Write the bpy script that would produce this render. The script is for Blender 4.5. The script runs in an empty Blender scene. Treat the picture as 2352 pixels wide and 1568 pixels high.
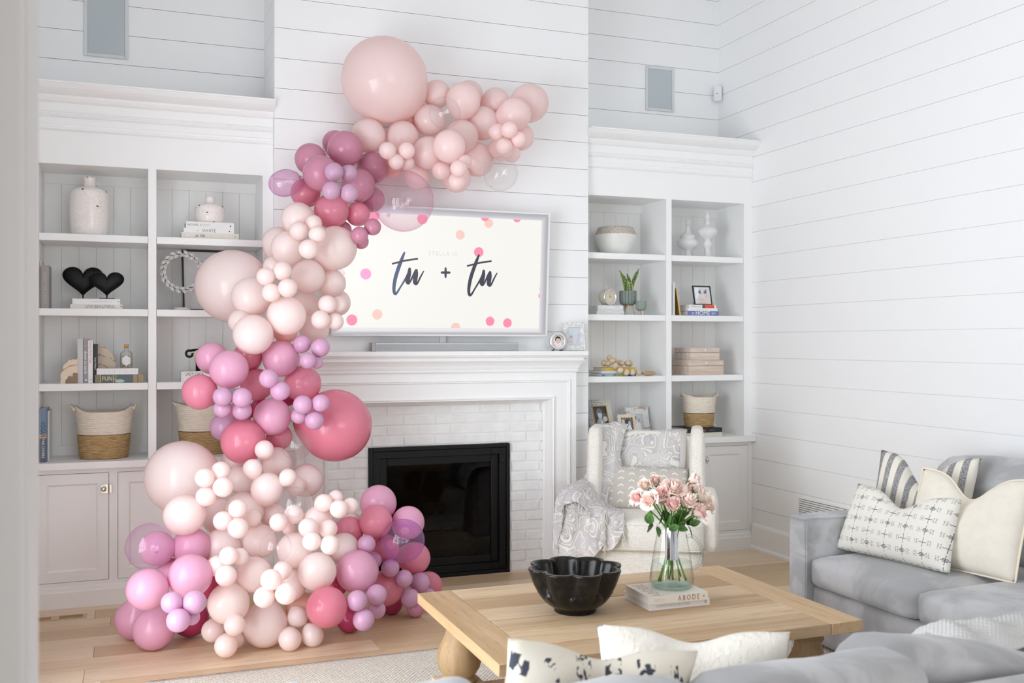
import bpy, bmesh, math, random
from mathutils import Vector, Matrix, noise
random.seed(7)
SC = bpy.context.scene
C = SC.collection
pi, sin, cos, rad = math.pi, math.sin, math.cos, math.radians

# ------------------------------------------------------------------ camera
cam_d = bpy.data.cameras.new('camera')
cam = bpy.data.objects.new('camera', cam_d)
C.objects.link(cam)
cam.location = (0, 0, 1.5)
cam.rotation_euler = (rad(90), 0, rad(-20.9))
cam_d.sensor_width = 36
cam_d.lens = 35.005
cam_d.shift_y = 0.00128
cam_d.clip_start = 0.05
cam_d.dof.use_dof = True
cam_d.dof.focus_distance = 5.3
cam_d.dof.aperture_fstop = 3.5
SC.camera = cam

# ------------------------------------------------------------------ world, window light, exposure
world = bpy.data.worlds.new('world')
SC.world = world
world.use_nodes = True
wb = world.node_tree.nodes['Background']
wb.inputs[0].default_value = (0.86, 0.93, 1.0, 1)
wb.inputs[1].default_value = 0.4

def area(name, loc, rot, sx, sy, power, col):
    d = bpy.data.lights.new(name, 'AREA')
    d.shape = 'RECTANGLE'; d.size = sx; d.size_y = sy; d.energy = power; d.color = col
    o = bpy.data.objects.new(name, d); C.objects.link(o)
    o.location = loc; o.rotation_euler = rot
    return o
# daylight through the glazed doors and the high windows of the left wall, and through the windows of the room behind the camera
area('daylight_doors', (-0.98, 3.10, 1.25), (0, rad(-90), 0), 2.3, 2.5, 172, (0.885, 0.945, 1.0))
area('daylight_clerestory', (-0.98, 3.10, 3.75), (0, rad(-90), 0), 1.5, 2.5, 8, (0.955, 0.98, 1.0))
area('daylight_gable', (1.65, 1.36, 3.78), (rad(90), 0, 0), 4.4, 1.55, 27, (0.92, 0.96, 1.0))
area('daylight_rear', (2.3, -3.7, 1.65), (rad(90), 0, 0), 3.2, 2.2, 100, (0.93, 0.965, 1.0))
SC.view_settings.view_transform = 'Standard'
SC.view_settings.look = 'None'
SC.view_settings.exposure = 0.10
SC.view_settings.gamma = 1.0
SC.view_settings.use_curve_mapping = False
SC.cycles.max_bounces = 10
SC.cycles.diffuse_bounces = 7
SC.cycles.glossy_bounces = 5
SC.cycles.transmission_bounces = 10
SC.cycles.transparent_max_bounces = 16
SC.cycles.use_denoising = True
SC.cycles.use_adaptive_sampling = True
SC.cycles.adaptive_threshold = 0.03
SC.cycles.caustics_reflective = False
SC.cycles.caustics_refractive = False
SC.cycles.sample_clamp_indirect = 6.0

# ------------------------------------------------------------------ small node language for materials
class V:
    def __init__(s, nt, sock): s.nt, s.s = nt, sock
    def _m(s, op, b=None, c=None):
        n = s.nt.nodes.new('ShaderNodeMath'); n.operation = op
        for i, x in enumerate((s, b, c)):
            if x is None: continue
            if isinstance(x, V): s.nt.links.new(x.s, n.inputs[i])
            else: n.inputs[i].default_value = x
        return V(s.nt, n.outputs[0])
    def __add__(s, b): return s._m('ADD', b)
    def __sub__(s, b): return s._m('SUBTRACT', b)
    def __mul__(s, b): return s._m('MULTIPLY', b)
    def __truediv__(s, b): return s._m('DIVIDE', b)
    def __lt__(s, b): return s._m('LESS_THAN', b)
    def __gt__(s, b): return s._m('GREATER_THAN', b)
    def frac(s): return s._m('FRACT')
    def floor(s): return s._m('FLOOR')
    def abs(s): return s._m('ABSOLUTE')
    def sin(s): return s._m('SINE')
    def pow(s, b): return s._m('POWER', b)
    def max(s, b): return s._m('MAXIMUM', b)
    def min(s, b): return s._m('MINIMUM', b)
    def sm(s, a, b):
        n = s.nt.nodes.new('ShaderNodeMapRange'); n.interpolation_type = 'SMOOTHSTEP'
        s.nt.links.new(s.s, n.inputs[0]); n.inputs[1].default_value = a; n.inputs[2].default_value = b
        return V(s.nt, n.outputs[0])

class Mat:
    """A principled material with handles for its node tree."""
    def __init__(s, name, col, rough=0.5, metal=0.0, spec=0.5, **kw):
        m = bpy.data.materials.new(name); m.use_nodes = True
        s.m, s.nt = m, m.node_tree
        s.b = s.nt.nodes['Principled BSDF']
        s.col = tuple(col)
        s.set('Base Color', (*col, 1)); s.set('Roughness', rough); s.set('Metallic', metal); s.set('Specular IOR Level', spec)
        for k, v in kw.items(): s.set(k.replace('_', ' '), v)
    def set(s, k, v):
        if isinstance(v, V): s.nt.links.new(v.s, s.b.inputs[k])
        elif isinstance(v, bpy.types.NodeSocket): s.nt.links.new(v, s.b.inputs[k])
        else: s.b.inputs[k].default_value = v
        return s
    def coord(s, kind='Object'):
        n = s.nt.nodes.new('ShaderNodeTexCoord'); return n.outputs[kind]
    def world(s):
        n = s.nt.nodes.new('ShaderNodeNewGeometry'); return n.outputs['Position']
    def xyz(s, vec=None):
        n = s.nt.nodes.new('ShaderNodeSeparateXYZ'); s.nt.links.new(vec or s.coord(), n.inputs[0])
        return [V(s.nt, o) for o in n.outputs]
    def vec(s, x, y, z):
        n = s.nt.nodes.new('ShaderNodeCombineXYZ')
        for i, q in enumerate((x, y, z)):
            if isinstance(q, V): s.nt.links.new(q.s, n.inputs[i])
            else: n.inputs[i].default_value = q
        return n.outputs[0]
    def map(s, vec, scale=(1, 1, 1), loc=(0, 0, 0), rot=(0, 0, 0)):
        n = s.nt.nodes.new('ShaderNodeMapping'); s.nt.links.new(vec, n.inputs[0])
        n.inputs[1].default_value = loc; n.inputs[2].default_value = rot; n.inputs[3].default_value = scale
        return n.outputs[0]
    def noise(s, vec, scale=5, detail=4, rough=0.55, dist=0.0):
        n = s.nt.nodes.new('ShaderNodeTexNoise'); s.nt.links.new(vec, n.inputs['Vector'])
        n.inputs['Scale'].default_value = scale; n.inputs['Detail'].default_value = detail
        n.inputs['Roughness'].default_value = rough; n.inputs['Distortion'].default_value = dist
        return V(s.nt, n.outputs[0])
    def rand(s):
        n = s.nt.nodes.new('ShaderNodeObjectInfo'); return V(s.nt, n.outputs['Random'])
    def mix(s, fac, a, b):
        n = s.nt.nodes.new('ShaderNodeMix'); n.data_type = 'RGBA'
        if isinstance(fac, V): s.nt.links.new(fac.s, n.inputs[0])
        else: n.inputs[0].default_value = fac
        for i, q in ((6, a), (7, b)):
            if isinstance(q, bpy.types.NodeSocket): s.nt.links.new(q, n.inputs[i])
            else: n.inputs[i].default_value = (*q, 1)
        return n.outputs[2]
    def bump(s, h, strength=0.3, dist=0.01):
        n = s.nt.nodes.new('ShaderNodeBump'); s.nt.links.new(h.s if isinstance(h, V) else h, n.inputs['Height'])
        n.inputs['Strength'].default_value = strength; n.inputs['Distance'].default_value = dist
        s.nt.links.new(n.outputs[0], s.b.inputs['Normal']); return s

def srgb(r, g, b):
    f = lambda c: (c / 255 / 12.92) if c <= 10 else ((c / 255 + 0.055) / 1.055) ** 2.4
    return (f(r), f(g), f(b))

def plain(name, col, rough=0.5, metal=0.0, spec=0.5, grain=0.0, **kw):
    m = Mat(name, col, rough, metal, spec, **kw)
    if grain:
        n = m.noise(m.coord(), 18, 4)
        m.set('Base Color', m.mix(n.sm(0.3, 0.7), tuple(c * (1 - grain) for c in col), tuple(min(1, c * (1 + grain)) for c in col)))
    return m

M = {}
M['wall'] = plain('painted_wall', (0.885, 0.89, 0.895), 0.55, spec=0.3)
M['trim'] = plain('painted_trim', (0.885, 0.887, 0.885), 0.38, spec=0.4)
M['gap'] = plain('groove_shadow', (0.80, 0.805, 0.81), 0.7)
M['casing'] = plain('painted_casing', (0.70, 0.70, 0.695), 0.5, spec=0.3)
M['ceil'] = plain('ceiling_paint', (0.90, 0.905, 0.905), 0.7)

def wood(name, a, b, c, axis='x', rough=0.45, scale=1.0, per_object=0.35, worldspace=True):
    m = Mat(name, a, rough, spec=0.35)
    p = m.world() if worldspace else m.coord()
    r = m.rand()
    st = {'x': (1.2, 16, 16), 'y': (16, 1.2, 16), 'z': (16, 16, 1.2)}[axis]
    add = m.nt.nodes.new('ShaderNodeVectorMath'); add.operation = 'ADD'
    m.nt.links.new(p, add.inputs[0]); m.nt.links.new(m.vec(r * 31.0, r * 17.0, r * 7.0), add.inputs[1])
    q = m.map(add.outputs[0], tuple(k * scale for k in st))
    n1 = m.noise(q, 1.6, 6, 0.6, 0.6)
    n2 = m.noise(m.map(add.outputs[0], tuple(k * 0.28 * scale for k in st)), 1.5, 3, 0.5)
    n3 = m.noise(m.map(add.outputs[0], tuple(k * 5 * scale for k in st)), 1.5, 3, 0.5)
    g = n1 * 0.55 + n2 * 0.45
    g = g + (r - 0.5) * per_object
    col = m.mix(g.sm(0.30, 0.72), b, a)
    col = m.mix(n3.sm(0.56, 0.80) * 0.5, col, c)
    m.set('Base Color', col)
    m.bump(n3, 0.12, 0.002)
    return m
M['oak'] = wood('oak_floor_plank', srgb(228, 206, 178), srgb(202, 174, 138), srgb(152, 122, 88), 'x', 0.36, 1.0, 0.8)
M['pine'] = wood('weathered_pine', srgb(214, 188, 156), srgb(178, 148, 114), srgb(128, 100, 72), 'x', 0.6, 1.0, 0.35)
M['pine_y'] = wood('weathered_pine_end', srgb(208, 178, 142), srgb(178, 146, 108), srgb(124, 94, 62), 'y', 0.6, 1.0, 0.3)
M['pine_z'] = wood('turned_pine', srgb(176, 148, 112), srgb(138, 110, 78), srgb(96, 72, 48), 'z', 0.6, 1.0, 0.3)

# ------------------------------------------------------------------ mesh helpers
class MB:
    """Collects shapes in one bmesh; build() links them as one mesh object."""
    def __init__(s): s.bm = bmesh.new(); s.mi = 0
    def _fin(s, faces, smooth=False):
        for f in faces:
            f.material_index = s.mi; f.smooth = smooth
        return faces
    def box(s, x0, x1, y0, y1, z0, z1, bevel=0.0, seg=2, mat=None):
        bm = s.bm
        vs = [bm.verts.new((x, y, z)) for x in (x0, x1) for y in (y0, y1) for z in (z0, z1)]
        fs = [bm.faces.new([vs[i] for i in q]) for q in ((0, 1, 3, 2), (4, 6, 7, 5), (0, 4, 5, 1), (2, 3, 7, 6), (0, 2, 6, 4), (1, 5, 7, 3))]
        s._fin(fs)
        if bevel:
            r = bmesh.ops.bevel(bm, geom=list({e for f in fs for e in f.edges}), offset=bevel, segments=seg, profile=0.5, affect='EDGES', clamp_overlap=True)
            s._fin(r['faces'], True)
            vs = list({v for f in r['faces'] for v in f.verts} | {v for v in vs if v.is_valid})
            if seg > 1:
                for v in vs:
                    for f in v.link_faces: f.smooth = True; f.material_index = s.mi
        if mat is not None:
            bmesh.ops.transform(bm, matrix=mat, verts=vs)
        return vs
    def grid(s, pts, closed_u=False, closed_v=False, smooth=True, flip=False):
        """pts[i][j] -> quad surface"""
        bm = s.bm
        v = [[bm.verts.new(p) for p in row] for row in pts]
        nu, nv = len(v), len(v[0])
        for i in range(nu if closed_u else nu - 1):
            for j in range(nv if closed_v else nv - 1):
                q = [v[i][j], v[(i + 1) % nu][j], v[(i + 1) % nu][(j + 1) % nv], v[i][(j + 1) % nv]]
                if flip: q.reverse()
                f = bm.faces.new(q); f.smooth = smooth; f.material_index = s.mi
        return v
    def cap(s, ring, flip=False, smooth=False):
        r = list(ring)
        if flip: r.reverse()
        f = s.bm.faces.new(r); f.material_index = s.mi; f.smooth = smooth
    def lathe(s, prof, n=32, at=(0, 0, 0), sx=1.0, sy=1.0, fn=None, capb=True, capt=True, smooth=True):
        """prof: list of (r, z) from bottom to top"""
        rows = []
        for (r, z) in prof:
            row = []
            for k in range(n):
                a = 2 * pi * k / n
                rr = fn(r, z, a) if fn else r
                row.append((at[0] + rr * cos(a) * sx, at[1] + rr * sin(a) * sy, at[2] + z))
            rows.append(row)
        v = s.grid(rows, closed_v=True, smooth=smooth, flip=True)
        if capb and prof[0][0] > 1e-5: s.cap(v[0], flip=True)
        if capt and prof[-1][0] > 1e-5: s.cap(v[-1])
        return v
    def tube(s, path, r, n=8, caps=True, smooth=True):
        P = [Vector(p) for p in path]
        rs = r if isinstance(r, (list, tuple)) else [r] * len(P)
        rows = []; up = None
        for i, p in enumerate(P):
            t = (P[min(i + 1, len(P) - 1)] - P[max(i - 1, 0)]).normalized()
            if up is None: up = t.orthogonal().normalized()
            up = (up - t * up.dot(t)).normalized()
            w = t.cross(up)
            rows.append([p + (up * cos(2 * pi * k / n) + w * sin(2 * pi * k / n)) * rs[i] for k in range(n)])
        v = s.grid(rows, closed_v=True, smooth=smooth, flip=True)
        if caps: s.cap(v[0], flip=True); s.cap(v[-1])
        return v
    def ball(s, c, r, n=16, m=10, sx=1, sy=1, sz=1):
        rows = []
        for i in range(m + 1):
            a = -pi / 2 + pi * i / m
            rr = max(cos(a), 1e-4) * r
            rows.append([(c[0] + rr * cos(2 * pi * k / n) * sx, c[1] + rr * sin(2 * pi * k / n) * sy, c[2] + sin(a) * r * sz) for k in range(n)])
        return s.grid(rows, closed_v=True, flip=True)
    def prism(s, poly, x0, x1, axis='x', smooth=False):
        """poly of 2D points swept along an axis. axis x: (y,z); y: (x,z); z: (x,y)"""
        f = {'x': lambda p, t: (t, p[0], p[1]), 'y': lambda p, t: (p[0], t, p[1]), 'z': lambda p, t: (p[0], p[1], t)}[axis]
        a = [s.bm.verts.new(f(p, x0)) for p in poly]; b = [s.bm.verts.new(f(p, x1)) for p in poly]
        n = len(poly)
        for i in range(n):
            q = s.bm.faces.new([a[i], b[i], b[(i + 1) % n], a[(i + 1) % n]]); q.smooth = smooth; q.material_index = s.mi
        for r in (a[::-1], b):
            q = s.bm.faces.new(r); q.material_index = s.mi
        return a + b
    def disc(s, cx, cz, rx, rz, y, n=20, jit=0.0):
        vs = []
        for k in range(n):
            a = 2 * pi * k / n
            j = 1 + random.uniform(-jit, jit)
            vs.append(s.bm.verts.new((cx + rx * cos(a) * j, y, cz + rz * sin(a) * j)))
        s.cap(vs); return vs
    def build(s, name, mats, parent=None, loc=None, rot=None, label=None, fix=True):
        if fix: bmesh.ops.recalc_face_normals(s.bm, faces=s.bm.faces)
        me = bpy.data.meshes.new(name); s.bm.to_mesh(me); s.bm.free()
        if not isinstance(mats, (list, tuple)): mats = [mats]
        for m in mats: me.materials.append(m.m if isinstance(m, Mat) else m)
        return link(name, me, parent, loc, rot, label)

def link(name, me, parent=None, loc=None, rot=None, label=None):
    o = bpy.data.objects.new(name, me); C.objects.link(o)
    if parent is not None: o.parent = parent
    if loc is not None: o.location = loc
    if rot is not None: o.rotation_euler = rot
    if label: o['label'] = label
    return o
def tag(o, label, cat, group=None):
    o['label'] = label; o['category'] = cat
    if group: o['group'] = group
    return o
def thing(name, label, cat, loc=(0, 0, 0), rotz=0.0, group=None):
    o = bpy.data.objects.new(name, None); C.objects.link(o)
    o.empty_display_size = 0.05
    o.location = loc; o.rotation_euler = (0, 0, rotz)
    return tag(o, label, cat, group)
def struct(o):
    o['kind'] = 'structure'; return o
def structure(name):
    o = bpy.data.objects.new(name, None); C.objects.link(o); return struct(o)
def stuff(o):
    o['kind'] = 'stuff'; return o
def setmat(o, m):
    o.material_slots[0].link = 'OBJECT'; o.material_slots[0].material = m.m if isinstance(m, Mat) else m

_txt = {}
def txt(body, size, parent, mat, loc, rot=(pi / 2, 0, 0), align='CENTER', sx=1.0, name='lettering', shear=0.0, space=1.0):
    """flat lettering; default rotation faces -Y and reads along +X"""
    key = (body, align, shear, space)
    if key not in _txt:
        cu = bpy.data.curves.new('lettering', 'FONT')
        cu.body = body; cu.align_x = align; cu.align_y = 'CENTER'; cu.size = 1; cu.extrude = 0.004; cu.resolution_u = 3; cu.shear = shear; cu.space_character = space
        o = bpy.data.objects.new('lettering', cu); C.objects.link(o)
        dg = bpy.context.evaluated_depsgraph_get()
        me = bpy.data.meshes.new_from_object(o.evaluated_get(dg)); me.materials.clear()
        bpy.data.objects.remove(o); _txt[key] = me
    me = _txt[key].copy(); me.materials.append(mat.m)
    o = link(name, me, parent, loc, rot)
    o.scale = (size * sx, size, size)
    return o

def crom(pts, t):
    """Catmull-Rom through pts at t in 0..1"""
    n = len(pts) - 1
    f = min(max(t, 0), 1) * n; i = min(int(f), n - 1); u = f - i
    P = [Vector(pts[max(0, min(n, i + k))]) for k in (-1, 0, 1, 2)]
    return 0.5 * ((2 * P[1]) + (P[2] - P[0]) * u + (2 * P[0] - 5 * P[1] + 4 * P[2] - P[3]) * u * u + (3 * P[1] - P[0] - 3 * P[2] + P[3]) * u ** 3)
def sheet(ctrl, nu, nv, fold=0.0, freq=6.0, seed=0.0):
    """smooth surface through a net of control points, with cloth folds"""
    rows = []
    for i in range(nu + 1):
        line = [crom(r, i / nu) for r in ctrl]
        rows.append([crom(line, j / nv) for j in range(nv + 1)])
    if fold:
        out = []
        for i, r in enumerate(rows):
            o = []
            for j, p in enumerate(r):
                a = rows[min(i + 1, nu)][j] - rows[max(i - 1, 0)][j]; b = r[min(j + 1, nv)] - r[max(j - 1, 0)]
                nrm = a.cross(b)
                nrm = nrm.normalized() if nrm.length > 1e-9 else Vector((0, 0, 1))
                d = noise.noise(Vector((i / nu * freq + seed, j / nv * freq * 0.35, seed))) + 0.5 * noise.noise(Vector((i / nu * freq * 2.3, j / nv * freq * 0.8, seed + 5)))
                o.append(p + nrm * d * fold)
            out.append(o)
        rows = out
    return rows
def thick(rows, t):
    """the two-sided shell of a sheet -> (front rows, back rows)"""
    nu, nv = len(rows), len(rows[0]); back = []
    for i in range(nu):
        o = []
        for j in range(nv):
            a = rows[min(i + 1, nu - 1)][j] - rows[max(i - 1, 0)][j]; b = rows[i][min(j + 1, nv - 1)] - rows[i][max(j - 1, 0)]
            nrm = a.cross(b); nrm = nrm.normalized() if nrm.length > 1e-9 else Vector((0, 0, 1))
            o.append(rows[i][j] - nrm * t)
        back.append(o)
    return back
def cloth(mb, rows, t=0.006):
    b = thick(rows, t)
    v = mb.grid(rows); w = mb.grid(b, flip=True)
    nu, nv = len(rows), len(rows[0])
    ring = [(i, 0) for i in range(nu)] + [(nu - 1, j) for j in range(1, nv)] + [(i, nv - 1) for i in range(nu - 2, -1, -1)] + [(0, j) for j in range(nv - 2, 0, -1)]
    for k in range(len(ring)):
        (a, b1), (c, d) = ring[k], ring[(k + 1) % len(ring)]
        f = mb.bm.faces.new([v[a][b1], v[c][d], w[c][d], w[a][b1]]); f.smooth = True; f.material_index = mb.mi

# ================================================================== the setting
XL, XR, YC, YW = -0.56, 4.235, 6.12, 6.62      # left wall, right wall, chimney front, back wall of the bays
CX0, CX1 = 0.804, 2.89                          # chimney breast
ZT = 4.9
G0, GP = 1.0255, 0.1829                         # shiplap grooves
def grooves(z0, z1):
    k = math.ceil((z0 - G0) / GP + 0.2); zs = [z0]
    while G0 + k * GP < z1 - 0.02:
        zs.append(G0 + k * GP); k += 1
    return list(zip(zs, zs[1:] + [z1]))
g = 0.0016

# floor: separate oak boards over a subfloor
fb = MB(); fb.box(XL - 0.1, XR + 0.1, 1.3, YW + 0.1, -0.05, -0.012); fb.box(-3.2, 5.2, -4.2, 1.3, -0.05, 0.0)
floor = struct(fb.build('floor', plain('subfloor', srgb(150, 122, 92), 0.6)))
rnd = random.Random(3)
y = 1.302; row = 0
while y < 6.2:
    y1 = y + 0.183
    x = XL - rnd.uniform(0.0, 1.3)
    while x < XR:
        ln = rnd.uniform(1.1, 2.3); a, b = max(x, XL), min(x + ln, XR)
        if b - a > 0.05:
            m = MB(); m.box(a + 0.0008, b - 0.0008, y + 0.0008, y1 - 0.0008, -0.012, 0.0)
            m.build('plank', M['oak'], floor)
        x += ln
    y = y1; row += 1

# right wall, full height shiplap
def shiplap(parent, x0, x1, z0, z1, y, axis):
    for (a, b) in grooves(z0, z1):
        m = MB()
        if axis == 'x': m.box(x0, x1, y, y + 0.0115, a + g, b - g)
        else: m.box(y, y + 0.012, x0, x1, a + g, b - g)
        m.build('plank', M['wall'], parent)
m = MB(); m.box(XR + 0.006, XR + 0.12, -4.0, YW + 0.1, 0, ZT)
wall_right = struct(m.build('wall_right', M['gap']))
shiplap(wall_right, 1.66, YW, 0.0, ZT, XR, 'y')
# baseboard and shoe of the right wall
m = MB(); m.prism([(XR, 0), (XR - 0.018, 0), (XR - 0.018, 0.165), (XR - 0.012, 0.183), (XR, 0.188)], 1.7, 6.155, 'y')
bb = struct(m.build('baseboard_right', M['trim']))
m = MB(); m.prism([(XR - 0.018, 0), (XR - 0.032, 0), (XR - 0.032, 0.016), (XR - 0.026, 0.028), (XR - 0.018, 0.030)], 1.7, 6.155, 'y')
m.build('shoe_molding', M['trim'], bb)

# back wall of the two bays (seen above the bookcases)
m = MB(); m.box(XL - 0.1, XR + 0.1, YW + 0.012, YW + 0.15, 0, ZT)
wall_back = struct(m.build('wall_back', M['gap']))
shiplap(wall_back, XL, CX0, 2.75, ZT, YW, 'x')
shiplap(wall_back, CX1, XR, 2.75, ZT, YW, 'x')
# chimney breast
m = MB(); m.box(CX0 + 0.012, CX1 - 0.012, YC + 0.012, YW + 0.01, 0.9, ZT)
m.box(CX0 + 0.012, 1.36, YC + 0.012, YW + 0.01, 0, 0.9); m.box(2.335, CX1 - 0.012, YC + 0.012, YW + 0.01, 0, 0.9)
wall_chim = struct(m.build('wall_chimney', M['gap']))
shiplap(wall_chim, CX0, CX1, 1.3, ZT, YC, 'x')
shiplap(wall_chim, CX0, 1.09, 0.0, 1.3, YC, 'x')
shiplap(wall_chim, 2.58, CX1, 0.0, 1.3, YC, 'x')
for (a, b) in grooves(0, ZT):
    for xs in ((CX0, CX0 + 0.012), (CX1 - 0.012, CX1)):
        m = MB(); m.box(xs[0], xs[1], YC + 0.012, YW, a + g, b - g); m.build('plank', M['wall'], wall_chim)

# left wall with glazed doors below and high windows above (out of frame, the daylight comes through them)
m = MB()
m.box(XL - 0.12, XL, 4.4, YW + 0.1, 0, ZT); m.box(XL - 0.12, XL, 1.5, 1.8, 0, ZT)
m.box(XL - 0.12, XL, 1.8, 4.4, 2.45, 2.95); m.box(XL - 0.12, XL, 1.8, 4.4, 4.55, ZT)
wall_left = struct(m.build('wall_left', M['wall']))
def window(name, y0, y1, z0, z1, cols, rows_):
    w = structure(name)
    n = 3; wd = (y1 - y0) / n
    for i in range(n):
        a, b = y0 + i * wd, y0 + (i + 1) * wd
        m = MB(); f = 0.07
        m.box(XL - 0.09, XL - 0.03, a, a + f, z0, z1); m.box(XL - 0.09, XL - 0.03, b - f, b, z0, z1)
        m.box(XL - 0.09, XL - 0.03, a + f, b - f, z0, z0 + f); m.box(XL - 0.09, XL - 0.03, a + f, b - f, z1 - f, z1)
        sash = m.build('sash', M['trim'], w)
        for k in range(1, cols):
            yy = a + f + (wd - 2 * f) * k / cols
            m = MB(); m.box(XL - 0.08, XL - 0.05, yy - 0.012, yy + 0.012, z0 + f, z1 - f); m.build('muntin', M['trim'], sash)
        for k in range(1, rows_):
            zz = z0 + f + (z1 - z0 - 2 * f) * k / rows_
            m = MB(); m.box(XL - 0.08, XL - 0.05, a + f, b - f, zz - 0.012, zz + 0.012); m.build('muntin', M['trim'], sash)
window('window_1', 1.8, 4.4, 0.02, 2.45, 2, 4)
window('window_2', 1.8, 4.4, 2.95, 4.55, 2, 2)

# cased opening the picture is taken through
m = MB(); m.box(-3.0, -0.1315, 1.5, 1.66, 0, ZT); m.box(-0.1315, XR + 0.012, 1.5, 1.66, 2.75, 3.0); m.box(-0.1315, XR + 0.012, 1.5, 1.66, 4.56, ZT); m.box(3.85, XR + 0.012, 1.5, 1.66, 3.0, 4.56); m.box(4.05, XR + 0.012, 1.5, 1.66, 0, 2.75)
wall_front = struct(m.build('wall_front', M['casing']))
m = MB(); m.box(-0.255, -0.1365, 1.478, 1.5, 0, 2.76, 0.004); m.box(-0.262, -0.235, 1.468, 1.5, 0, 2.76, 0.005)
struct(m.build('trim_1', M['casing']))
m = MB(); m.box(-0.255, -0.1365, 1.66, 1.682, 0, 2.76, 0.004)
struct(m.build('trim_2', M['trim']))
w = structure('window_4')
for k in range(6):
    x = -0.13 + 3.98 * k / 5
    m = MB(); m.box(x - 0.05, x + 0.05, 1.54, 1.62, 3.0, 4.56); m.build('mullion', M['trim'], w)
m = MB(); m.box(-0.13, 3.85, 1.55, 1.61, 3.76, 3.80); m.build('transom_bar', M['trim'], w)
# ceilings and the room behind the camera
m = MB(); m.box(XL - 0.2, XR + 0.2, 1.5, YW + 0.15, ZT, ZT + 0.1); m.box(-3.2, 5.2, -4.2, 1.5, 2.95, 3.05)
struct(m.build('ceiling', M['ceil']))
m = MB()
m.box(-3.2, -0.7, -4.1, -4.0, 0, 3); m.box(3.9, 5.2, -4.1, -4.0, 0, 3); m.box(-0.7, 3.9, -4.1, -4.0, 0, 0.55); m.box(-0.7, 3.9, -4.1, -4.0, 2.75, 3)
wall_rear = struct(m.build('wall_rear', M['wall']))
w = structure('window_3')
for k in range(5):
    x = -0.7 + 4.6 * k / 4
    m = MB(); m.box(x - 0.06, x + 0.06, -4.09, -3.9, 0.55, 2.75); m.build('mullion', M['trim'], w)
m = MB(); m.box(-0.7, 3.9, -4.05, -3.95, 1.60, 1.66); m.build('meeting_rail', M['trim'], w)
m = MB(); m.box(-3.2, -3.1, -4.1, 1.5, 0, 3); struct(m.build('wall_side', M['wall']))

# ================================================================== built-in bookcases
YF, YB = 6.17, 6.55           # face and back panel of the bookcases
SH = (1.268, 1.695, 2.12)     # tops of the three shelves
CT, OT = 0.826, 2.512         # worktop, top of the openings
M['back'] = plain('painted_beadboard', (0.88, 0.876, 0.86), 0.5)
M['nickel'] = plain('polished_nickel', (0.72, 0.68, 0.62), 0.18, 1.0)

def bookcase(side, x0, x1, cells, where):
    b = thing('bookcase', 'built-in white bookcase with deep crown, %s' % where, 'bookcase', (0, 0, 0), 0, 'built-in bookcases')
    m = MB()                                             # face frame and carcass
    xs = [x0] + [q for c in cells for q in c] + [x1]
    for k in range(0, len(xs), 2):
        m.box(xs[k], xs[k + 1], YF, YF + 0.02, CT, OT); m.box(xs[k], xs[k + 1], YF + 0.02, YB + 0.02, CT, OT)
    m.build('stile', M['trim'], b)
    m = MB(); m.box(x0, x1, YF, YB + 0.02, OT, 2.74); m.build('header', M['trim'], b)
    for (a, c) in cells:
        for z in SH:
            m = MB(); m.box(a + 0.0015, c - 0.0015, YF + 0.006, YB, z - 0.041, z, 0.0015, 1); m.build('shelf', M['trim'], b)
        n = 6; w = (c - a) / n
        for k in range(n):
            m = MB(); m.box(a + k * w + 0.0007, a + (k + 1) * w - 0.0007, YB, YB + 0.01, CT, OT); m.build('board', M['back'], b)
        m = MB(); m.box(a, c, YB + 0.008, YB + 0.015, CT, OT); m.build('back_panel', M['gap'], b)
        m = MB(); m.box(a, c, YB - 0.012, YB, OT - 0.06, OT); m.build('cleat', M['back'], b)
        m = MB(); m.box(a, c, YB - 0.012, YB, CT, CT + 0.055); m.build('cleat', M['back'], b)
    # frieze with two beads and the crown
    def mould(name, prof):
        m = MB(); m.prism([(YF - d, z) for d, z in prof], x0, x1, 'x'); m.build(name, M['trim'], b)
    mould('lower_bead', [(-0.01, 2.70), (0.006, 2.70), (0.014, 2.708), (0.014, 2.716), (0.008, 2.72), (0.010, 2.733), (0.004, 2.74), (-0.01, 2.74)])
    mould('frieze', [(-0.02, 2.738), (0.004, 2.738), (0.004, 2.776), (-0.02, 2.776)])
    mould('upper_bead', [(-0.01, 2.774), (0.010, 2.774), (0.017, 2.779), (0.012, 2.785), (0.017, 2.790), (0.012, 2.796), (0.016, 2.801), (0.006, 2.808), (-0.01, 2.808)])
    mould('upper_frieze', [(-0.02, 2.806), (0.006, 2.806), (0.006, 2.858), (-0.02, 2.858)])
    mould('crown', [(-0.3, 2.856), (0.012, 2.856), (0.022, 2.864), (0.032, 2.880), (0.036, 2.894), (0.046, 2.896), (0.056, 2.900), (0.075, 2.908), (0.095, 2.922), (0.108, 2.938), (0.112, 2.945), (0.118, 2.946), (0.118, 2.954), (-0.3, 2.954)])
    return b
bookcase('left', -0.545, CX0 - 0.001, ((-0.490, 0.0895), (0.134, 0.741)), 'beside the chimney, next to the doorway edge')
bookcase('right', CX1 + 0.001, XR - 0.001, ((2.912, 3.520), (3.563, 4.164)), 'in the corner behind the armchair')

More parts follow.
